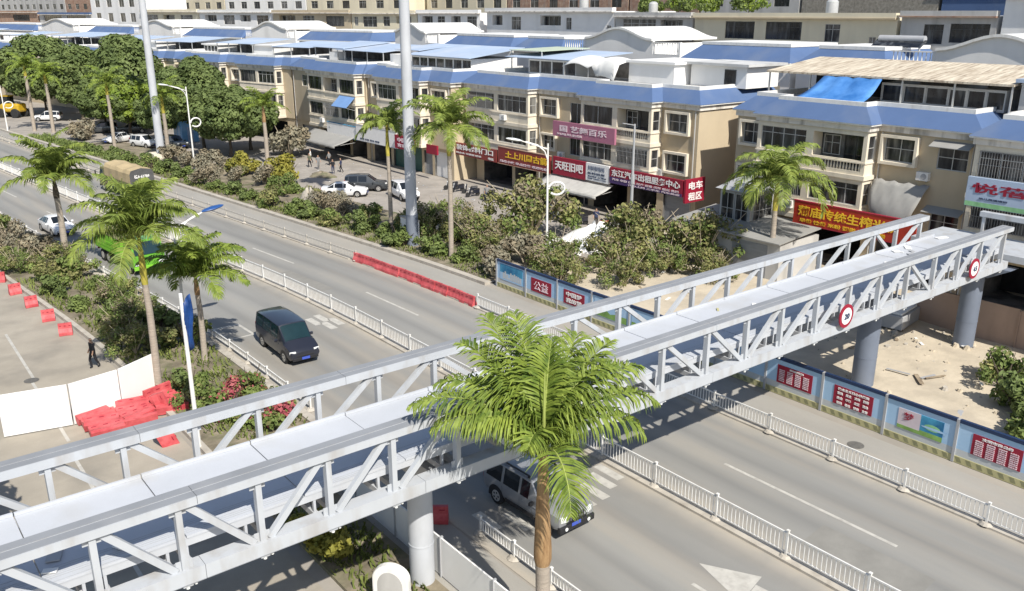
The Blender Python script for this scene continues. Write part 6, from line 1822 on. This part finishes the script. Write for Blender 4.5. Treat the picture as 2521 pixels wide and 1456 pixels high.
palm('left of the two far palm trunks by the hedge tip', 27.2, 154.9, 9.9, 3.7, 1.4, PGR, 8, 14, nl=22, ll=1.0, r=.26, lw=.16, leaf=L_PALM)
palm('right of the two far palm trunks by the hedge tip', 29.2, 151.5, 8.9, 3.6, 1.4, PGR, 9, 14, nl=22, ll=1.0, r=.26, lw=.16, leaf=L_PALM)
palm('palm standing in front of the two parked white cars', 31.9, 127.8, 8.9, 3.5, 1.6, PGR, 10, 14, nl=22, ll=.95, r=.22, lw=.14, leaf=L_PALM)
palm('palm standing right beside the plinth of the tall mast', 34.6, 113.6, 8.1, 3.4, 2.2, PGR, 12, 15, nl=26, ll=.9, r=.24, lw=.12, leaf=L_PALM)

# the near palm: each frond a part of its own
np_ = thing('palm_tree', 'large near palm with brown crownshaft standing in front of the footbridge and silver car', 'palm', (14.15, 16.45, 0.1), 0, PGR)
ZC = 6.5
mb = MB()
mb.tube([(0.06, 0, 0), (0.06, 0, .5), (.05, 0, 1.5), (0.02, 0, 2.65)], [.28, .23, .215, .21], M_WOODT, 22)
mb.build('trunk', np_, smooth=True)
mb = MB()
mb.tube([(0.02, 0, 2.65), (0.02, 0, 2.72), (.02, 0, 2.85), (.02, 0, 3.2), (.01, .0, 3.8), (0, 0, 4.5), (0, 0, 5.5), (0, 0, 6.4)], [.215, .23, .262, .258, .23, .2, .155, .12], M_SHAFT, 20)
mb.build('crownshaft', np_, smooth=True)
# azimuth measured from the picture's right (0 = right, 90 = away, 180 = left, 270 = towards the camera), start elevation, length, droop
FR = [(179, .95, 4.3, 1.65, 2.0, .3), (163, 1.1, 3.9, 1.7, 1.6, .45), (146, 1.14, 4.0, 1.1, .8, .65), (128, 1.18, 4.3, .85, .7, .7), (110, 1.22, 4.1, .8, .7, .7),
      (66, 1.15, 3.8, 1.0, .7, .75), (47, 1.1, 4.0, 1.15, .9, .75), (30, 1.05, 4.0, 1.45, 1.4, .55), (14, 1.0, 3.9, 1.85, 2.0, .35), (358, .98, 3.3, 2.2, 2.0, .3), (284, .72, 3.3, 2.6, .9, .35),
      (196, 1.2, 2.9, 2.2, 1.8, .3), (158, 1.38, 3.1, 1.3, .9, .6), (80, 1.42, 3.2, .9, .7, .7), (24, 1.35, 3.4, 1.6, 1.3, .5), (92, .9, 3.3, 1.0, .9, .6), (136, .85, 3.2, 1.1, 1.1, .5), (250, 1.35, 1.9, 2.4, 1.2, .4), (188, .95, 3.6, 1.9, 2.1, .3)]
for k, (a, el, L, dr, hg, lf) in enumerate(FR):
    mb = MB()
    frond(mb, (0, 0, ZC - .25 + .02 * (k % 5)), RIGHT + rad(a), el, L, dr, 66, 1.15, .068, hg, 900 + k, L_PALM, L_RACHIS, .045, lf)
    mb.build('frond', np_)
mb = MB(); mb.tube([(0, 0, 6.3), (.1, .1, 8.6)], [.07, .015], L_RACHIS, 8); mb.build('spear_leaf', np_)

# shrubs -------------------------------------------------------------
protos = {}
def shrub_proto(kind):
    mats, h, R_, n, size, stems = {
        'olive': ([L_OLIVE, L_BUSH], 1.6, 1.1, 1900, .20, True), 'grey': ([L_GREY, L_DRY], 1.7, 1.2, 1900, .20, True), 'green': ([L_BUSH, L_TREE2], 1.2, .95, 1700, .19, False),
        'yellow': ([L_YELLOW], 1.7, 1.1, 1900, .22, True), 'dry': ([L_DRY, L_GREY], 1.5, 1.3, 1700, .20, True), 'red': ([L_OLIVE, L_BUSH, L_RED], 1.3, 1.0, 1900, .18, False), 'loose': ([L_OLIVE, L_BUSH, L_OLIVE, L_BUSH, L_DRY], 3.1, 2.5, 4200, .20, True)}[kind]
    return mats, h, R_, n, size, stems
def shrub(kind, label, x, y, z=0.12, s=1.0, rz=0.0, grp=None, var=0):
    key = (kind, var)
    if key in protos:
        return dup(protos[key], (x, y, z), rz, label, grp, s)
    mats, h, R_, n, size, stems = shrub_proto(kind)
    o = thing('shrub', label, 'shrub', (x, y, z), rz, grp)
    r = random.Random(hash(kind) % 97 + var * 13 if False else sum(map(ord, kind)) + var * 13)
    lobes = []
    for k in range(10 if kind != 'loose' else 30):
        a, d = r.random() * 6.28, R_ * r.uniform(.1, .95)
        q = R_ * (r.uniform(.28, .5) if kind != 'loose' else r.uniform(.13, .30))
        lobes.append((math.cos(a) * d, math.sin(a) * d, h * r.uniform(.25, .85) * (1 - .35 * d / R_), q, q, q * r.uniform(.7, 1.0)))
    mb = MB()
    for k in range(6 if kind not in ('loose', 'dry') else 13):
        a = k * 1.05 + r.random()
        mb.tube([(0, 0, -.05), (math.cos(a) * R_ * .25, math.sin(a) * R_ * .25, h * .35), (math.cos(a) * R_ * (.4 + .5 * r.random()), math.sin(a) * R_ * (.4 + .5 * r.random()), h * r.uniform(.6, .95))], [.05, .035, .012] if kind != 'loose' else [.06, .04, .012], M_TWIG if kind in ('dry', 'grey', 'loose') else M_BARK, 6)
    mb.build('stem', o)
    crown_obj('foliage', lobes, n, size, mats, 100 + var + sum(map(ord, kind)), o, inner=.35)
    if s != 1: o.scale = (s, s, s)
    protos[key] = o
    return o
WORD = {'olive': 'olive', 'grey': 'dusty grey', 'green': 'dark green', 'yellow': 'yellow-green', 'dry': 'dry brownish', 'red': 'red-flowered', 'loose': 'loose olive'}
# single ones worth naming
shrub('grey', 'large rounded dusty grey-green shrub beside the palm with orange crownshaft', 48.0, 107.0, .1, 2.5, 0, None, 1)
shrub('yellow', 'bright yellow-green shrub in front of the people by the awning', 39.4, 89.5, .15, 1.85, .4)
shrub('yellow', 'yellow-green shrub beyond the slim palm with orange crownshaft', 37.8, 97.2, .15, 1.55, 2.0)
shrub('loose', 'large olive bush tree standing before the yellow-lettered signboard', 45.2, 54.4, .1, 1.75, .3)
shrub('loose', 'large olive bush before the car service signboard, left of the drooping palm', 47.2, 44.4, .1, 1.5, 1.9)
shrub('loose', 'dark olive bush right behind the far bridge truss, nearest the drooping palm', 49.6, 40.2, .1, 1.45, 3.1)
shrub('loose', 'loose bush at the foot of the tallest right-hand palm, on its plaza side', 39.6, 54.6, .1, 1.0, 5.0)
shrub('loose', 'loose bush at the foot of the grey mast before the corner shop', 38.3, 60.2, .1, 1.0, .9)
shrub('loose', 'straggling bush at the corner of the hoarding, on the sand', 38.5, 43.2, .1, .85, 2.6)
shrub('loose', 'straggling bush on the sand behind the posters, nearer the bridge', 41.5, 40.0, .1, .8, 3.6)
shrub('green', 'green bush on the sand at the right frame edge, largest of the three', 41.8, 14.6, .1, 1.5, .3)
shrub('green', 'green bush on the sand at the right frame edge behind the last poster', 39.3, 12.6, .1, 1.3, 1.8)
shrub('olive', 'olive bush on the sand beside the brown board wall', 44.2, 16.2, .1, 1.25, 1.1)
shrub('dry', 'large dry grey shrub spreading over the hedge tip before the parked cars', 31.2, 140.5, .1, 2.1, .2)
shrub('red', 'red-flowered shrub beside the low white rail, nearest the footbridge', 13.9, 35.2, .12, 1.3, .3)
shrub('red', 'red-flowered shrub beside the low white rail, nearest the blue road sign', 12.4, 36.8, .12, 1.25, 2.2)
shrub('red', 'red-flowered shrub next to the black van, against the low white rail', 14.2, 38.6, .12, 1.15, 4.1)
shrub('green', 'green shrub growing around the foot of the palm by the white boards', 11.9, 40.6, .12, 1.1, .9)
shrub('olive', 'olive shrub between the blue road sign and the red-flowered ones', 11.6, 38.6, .12, .9, .9)
shrub('yellow', 'yellow grassy shrub under the footbridge beside the near pier', 11.3, 24.6, .1, .95, .9)
shrub('green', 'small green shrub on the shaded sand between pier and hoarding', 37.6, 24.2, .1, .5, .9)
for k, (x, y, q, lb) in enumerate([(44.0, 43.6, 1.0, 'scrub on the sand just behind the red sheet'), (46.2, 40.6, .9, 'twiggy scrub on the sand nearest the far truss, left of the dark olive bush'), (51.2, 42.6, .9, 'scrub growing against the lean-to wall'), (41.0, 46.6, .95, 'scrub between hoarding corner and red sheet, plaza side'), (40.4, 57.2, .85, 'scrub halfway between the tallest palm and grey mast'), (42.2, 62.6, .9, 'scrub on the plaza behind the grey mast foot'), (47.2, 37.2, .8, 'scrub seen through the far truss, behind its middle panels')]):
    shrub('loose', lb, x, y, .1, q, k * 1.3, 'loose scrub on the sand', k % 2)
# two trees just left of the picture, whose shade falls on the side lane
broad_tree('tree at the left edge whose shade dapples the white board', -0.6, 30.4, 3.2, 9.0, 2.9, 3800, T2, 31, z=0, size=.4)
broad_tree('tree at the left edge shading the side lane farther back', 0.2, 47.0, 3.4, 8.6, 2.6, 3600, T2, 32, z=0, size=.4)
# hedge-like run of shrubs in the far bed and in the left bed: labels say where along it each one stands
r = random.Random(21)
marks = [(46.6, 'the hoarding corner'), (53.1, 'the tallest right-hand palm'), (61.9, 'the slim palm'), (72, 'the white car half hidden'), (80, 'the parked white sedan'), (89.5, 'the yellow-green shrub'), (104.5, 'the ringed lamp'), (113, 'the tall mast plinth'), (127.8, 'the palm before the white cars'), (140, 'the hedge tip')]
def place(u):
    for i in range(len(marks) - 1):
        if marks[i][0] <= u < marks[i + 1][0]:
            return i
    return len(marks) - 2
cnt = {}
u = 47.6
plan = []
while u < 131:
    n_here = 2 if u < 112 else 1
    for q in range(n_here):
        off = (36.0 + r.random() * 1.2) if q == 0 else (38.9 + r.random() * 2.4)
        if u > 122: off = 35.7
        kind = r.choice(['olive', 'green', 'loose', 'grey', 'loose'] if u < 66 else ['olive', 'green', 'grey', 'dry', 'olive'] if u < 86 else ['grey', 'dry', 'olive', 'grey'] if u < 112 else ['green', 'olive'])
        if q == 0 and r.random() < .55: kind = 'green'
        plan.append((kind, off, u + r.uniform(-.6, .6), 'kerb' if q == 0 else 'plaza'))
    u += 3.5
for kind, off, uu, sd in plan:
    i = place(uu)
    key = (kind, i, sd)
    cnt[key] = cnt.get(key, 0) + 1
tot = dict(cnt)
cnt = {}
for kind, off, uu, sd in plan:
    i = place(uu)
    key = (kind, i, sd)
    cnt[key] = cnt.get(key, 0) + 1
    pos = '' if tot[key] == 1 else ORD[cnt[key] - 1] + ' '
    p = RP(off, uu, .15)
    shrub(kind, '%s%s shrub beyond %s, %s side of far bed' % (pos, WORD[kind], marks[i][1], sd), p.x, p.y, p.z, (r.uniform(1.0, 1.55) if kind != 'loose' else r.uniform(.6, .85)), r.random() * 6, 'shrubs in the far roadside bed', r.randrange(2))
lm = [(34, 'blue road sign'), (44.6, 'shorter palm'), (53.7, 'nearest single red barrier'), (60.6, 'second far red barrier'), (70, 'grey-trunked palm'), (82, 'white sedan'), (112, 'far end of the bed')]
plan = []
u = 47.4
while u < 104:
    for q in range(2):
        off = (11.6 + r.random() * .9) if q == 0 else (13.7 + r.random() * .8)
        plan.append((r.choice(['olive', 'green', 'dry', 'loose', 'olive', 'loose'] if u < 72 else ['dry', 'grey', 'olive']), off, u + r.uniform(-.5, .5), 'lane' if q == 0 else 'road'))
    u += 3.6
tot, cnt = {}, {}
def lplace(u):
    return max(i for i in range(len(lm) - 1) if lm[i][0] <= u)
for k in plan:
    key = (k[0], lplace(k[2]), k[3]); tot[key] = tot.get(key, 0) + 1
for kind, off, uu, sd in plan:
    key = (kind, lplace(uu), sd)
    cnt[key] = cnt.get(key, 0) + 1
    pos = '' if tot[key] == 1 else ORD[cnt[key] - 1] + ' '
    p = RP(off, uu, .14)
    shrub(kind, '%s%s shrub beyond the %s, %s side of left bed' % (pos, WORD[kind], lm[key[1]][1], sd), p.x, p.y, p.z, (r.uniform(.8, 1.2) if kind != 'loose' else r.uniform(.5, .7)), r.random() * 6, 'shrubs in the left bed', r.randrange(2))
# grass and ground cover as one mass each
def grass(name, o0, o1, u0, u1, n, h, seed, m=L_GRASS, z=.12):
    r = np.random.default_rng(seed)
    uu = u0 + (u1 - u0) * r.random(n)
    oo = o0 + (o1 - o0) * r.random(n)
    keep = (np.sin(uu * 1.1 + oo) + np.sin(uu * .37 + oo * 2.1) + r.normal(size=n) * .7) > -0.5
    uu, oo = uu[keep], oo[keep]
    vs, fs = [], []
    for a, b in zip(uu, oo):
        p = RP(b, a, z)
        t = r.random() * 6.28
        hh = h * (.5 + r.random())
        d = Vector((math.cos(t), math.sin(t), 0))
        w_ = Vector((-d.y, d.x, 0)) * .05
        k = len(vs)
        vs += [p - w_, p + w_, p + d * hh * .6 + Vector((0, 0, hh)), p + d * hh * .5 + w_ * 2 + Vector((0, 0, hh * .8))]
        fs.append((k, k + 1, k + 2, k + 3))
    mb = MB(); mb.mesh(vs, fs, m)
    o = mb.build(name)
    o['kind'] = 'stuff'
    return o
grass('grass', 34.95, 37.6, 46.8, 134, 9000, .26, 5)
grass('grass', 10.8, 15.1, 34, 100, 8000, .28, 6)
grass('grass', 10.8, 13.0, 20, 33, 1500, .25, 7)
hg = strip('', 35.0, 36.6, 112, 147, .3, L_GRASS)
grass('ground_cover', 34.9, 37.2, 111, 148, 6000, .42, 8, L_BUSH)
# stones and rubble scattered on the sand
r = random.Random(9)
mb = MB()
for k in range(420):
    cx_, cy_, sp = r.choice([(47.5, 23.6, 2.4), (42.0, 42.3, 4.0), (44, 14, 3.5), (46.5, 20, 2.5), (41, 44.5, 3.5)])
    x, y = cx_ + r.gauss(0, sp), cy_ + r.gauss(0, sp)
    if x < 35.7: continue
    q = .05 + .22 * r.random() ** 3
    n = 7
    top = [(x + q * .6 * math.cos(a + .4), y + q * .6 * math.sin(a + .4), .1 + q * r.uniform(.5, .9)) for a in [6.283 * j / n for j in range(n)]]
    bot = [(x + q * r.uniform(.8, 1.2) * math.cos(a), y + q * r.uniform(.8, 1.2) * math.sin(a), .0) for a in [6.283 * j / n for j in range(n)]]
    mb.mesh(bot + top, [(j, (j + 1) % n, n + (j + 1) % n, n + j) for j in range(n)] + [tuple(range(n, 2 * n))], A_SAND if k % 3 else A_KERB)
tag(mb.build('rubble'), kind='stuff')
def heap(name, label, cat, x, y, rx, ry, h, m, seed, z=.1, cloth=False):
    r = random.Random(seed)
    n, k = 26, 10
    vs, fs = [(0, 0, h)], []
    ph = [r.random() * 6 for _ in range(4)]
    for i in range(1, k + 1):
        t = i / k
        for j in range(n):
            a = 6.283 * j / n
            q = 1 + .16 * math.sin(3 * a + ph[0]) + .1 * math.sin(5 * a + ph[1])
            zz = h * (math.cos(t * math.pi / 2) ** (.9)) * (1 + .18 * math.sin(4 * a + ph[2] + 3 * t)) + (.10 * h * math.sin(7 * a + 6 * t + ph[3]) if cloth else .12 * h * r.uniform(-1, 1)) * (1 - t * .6)
            vs.append((rx * t * q * math.cos(a), ry * t * q * math.sin(a), max(-.02, zz) if t < 1 else -.02))
    for j in range(n):
        fs.append((0, 1 + j, 1 + (j + 1) % n))
    for i in range(k - 1):
        for j in range(n):
            a = 1 + i * n
            fs.append((a + j, a + n + j, a + n + (j + 1) % n, a + (j + 1) % n))
    mb = MB(); mb.mesh(vs, fs, m)
    o = mb.build(name, smooth=True, ang=50, loc=(x, y, z))
    return tag(o, label, cat)
heap('tarpaulin', 'white tarpaulin draped over a heap in front of the white-lettered red sign', 'tarpaulin', 47.6, 49.2, 2.8, 2.6, 1.6, M_TARPW, 3, cloth=True)
heap('tarpaulin', 'white sheeting spread under the olive bush tree, left of the draped heap', 'tarpaulin', 43.2, 48.6, 1.9, 1.9, 1.2, M_TARPW, 4, cloth=True)
heap('earth_mound', 'low mound of dry earth and leaves behind the ringed lamp', 'mound', 38.4, 101.5, 3.0, 4.5, 1.1, A_SOIL, 5)
heap('earth_mound', 'brown earth mound on the forecourt in front of the people', 'mound', 44.6, 91.2, 1.2, 2.2, .45, A_SOIL, 6)
heap('boulder', 'large pale rounded boulder by the kerb before the parked white sedan', 'boulder', 36.6, 78.0, .9, 1.4, 1.5, A_KERB, 8)
heap('red_sheet', 'faded red plastic sheet crumpled on the sand among the bushes', 'sheet', 44.3, 45.4, .8, 1.1, .6, M_REDP, 9, cloth=True)
wp = thing('white_board', 'upright white boards leaning in a row under the slim grey light pole', 'board', (49.6, 45.6, .1), rad(20))
for k in range(3):
    mb = MB(); mb.hexa([(-.04 + .1 * k, k * 1.25, 0), (.04 + .1 * k, k * 1.25, 0), (.04 + .1 * k, k * 1.25 + 1.2, 0), (-.04 + .1 * k, k * 1.25 + 1.2, 0), (.1 + .1 * k, k * 1.25, 1.9), (.18 + .1 * k, k * 1.25, 1.9), (.18 + .1 * k, k * 1.25 + 1.2, 1.9 - .2 * k), (.1 + .1 * k, k * 1.25 + 1.2, 1.9 - .2 * k)], M_TARPW); mb.build('panel', wp)
dr = thing('drum', 'orange-red drum standing before the car service shop', 'drum', (50.5, 51.2, .1))
mb = MB(); mb.lathe((0, 0, 0), [(.42, 0), (.46, .1), (.46, .6), (.48, .64), (.46, .68), (.44, 1.25), (.40, 1.3)], mat('drum_orange', (.42, .09, .035), .6, .15, 1.5), 20); mb.build('body', dr, smooth=True)
mb = MB(); mb.lathe((0, 0, 1.3), [(.40, 0), (.36, .05)], M_BLACK, 20); mb.build('lid', dr)
cb = thing('steel_cabinet', 'grey steel box lying on the sand beyond the first far pier', 'box', (49.0, 24.4, .05), rad(8))
mb = MB(); mb.box(-1.4, -.75, .12, 1.4, .75, .95, M_HPOST); mb.build('body', cb, bevel=.03)
mb = MB(); mb.box(-1.2, -.6, .955, 1.2, .7, 1.1, M_TARPW); mb.build('cover', cb, bevel=.04)
for x in (-1.1, 1.1):
    mb = MB(); mb.box(x - .1, -.7, 0, x + .1, .7, .118, M_BARK); mb.build('skid', cb)
pp = thing('planter_wall', 'pale stone wall stub standing in the bed right of the slim palm', 'wall', (36.3, 59.2, .15))
mb = MB(); mb.box(-.15, -1.3, 0, .15, 1.1, 1.9, M_WWALL); mb.box(-.2, -1.35, 1.9, .2, 1.15, 2.0, A_KERB); mb.build('body', pp, bevel=.02)
# roof garden trees on the third row
for k, (u, v, s_, lb) in enumerate([(99, 106, .9, 'small roof garden tree farthest left of the four on the grey block'), (94, 107, 1.0, 'small roof garden tree second from left on the grey block'), (88, 106, .95, 'small roof garden tree third from left by the cream block'), (81, 107, 1.1, 'lush roof garden tree rightmost of the four on the cream block')]):
    t = thing('garden_tree', lb, 'tree', (v, u, 17.2), 0, 'roof garden trees')
    mb = MB(); limbs(mb, (0, 0, 0), (0, 0, 1.0 * s_), .1, .9, 4, k); mb.build('trunk', t)
    crown_obj('crown', dome_lobes(.7, 3.2 * s_, 2.6 * s_, 14, k + 40), 1500, .4, [L_LIME, L_TREE2, L_BUSH], 60 + k, t)

# planks, sheets and litter on the sand and the forecourt
r = random.Random(77)
mb = MB()
M_PLANK = mat('weathered_plank', (.25, .19, .13), .9, .2, 2, c2=(.38, .31, .22))
for k in range(46):
    x, y = (36.5 + 12 * r.random(), 8 + 16 * r.random()) if k < 30 else (40 + 9 * r.random(), 36 + 8 * r.random())
    mb.rbox((x, y, .16 + .04 * r.random()), .12 + .1 * r.random(), .4 + .9 * r.random() ** 2, .03, r.random() * 3.1, [M_PLANK, M_PLANK, M_HPOST, M_TARPW][k % 4], ry=.06 * r.random())
tag(mb.build('scrap_timber'), kind='stuff')
mb = MB()
for k in range(170):
    x, y = 43.5 + 8 * r.random(), 47 + 60 * r.random()
    q = .05 + .12 * r.random()
    mb.rbox((x, y, .115), q, q * .7, .02, r.random() * 3, [M_TARPW, M_HPOST, M_PLANK, M_CANOPY][k % 4])
tag(mb.build('litter'), kind='stuff')
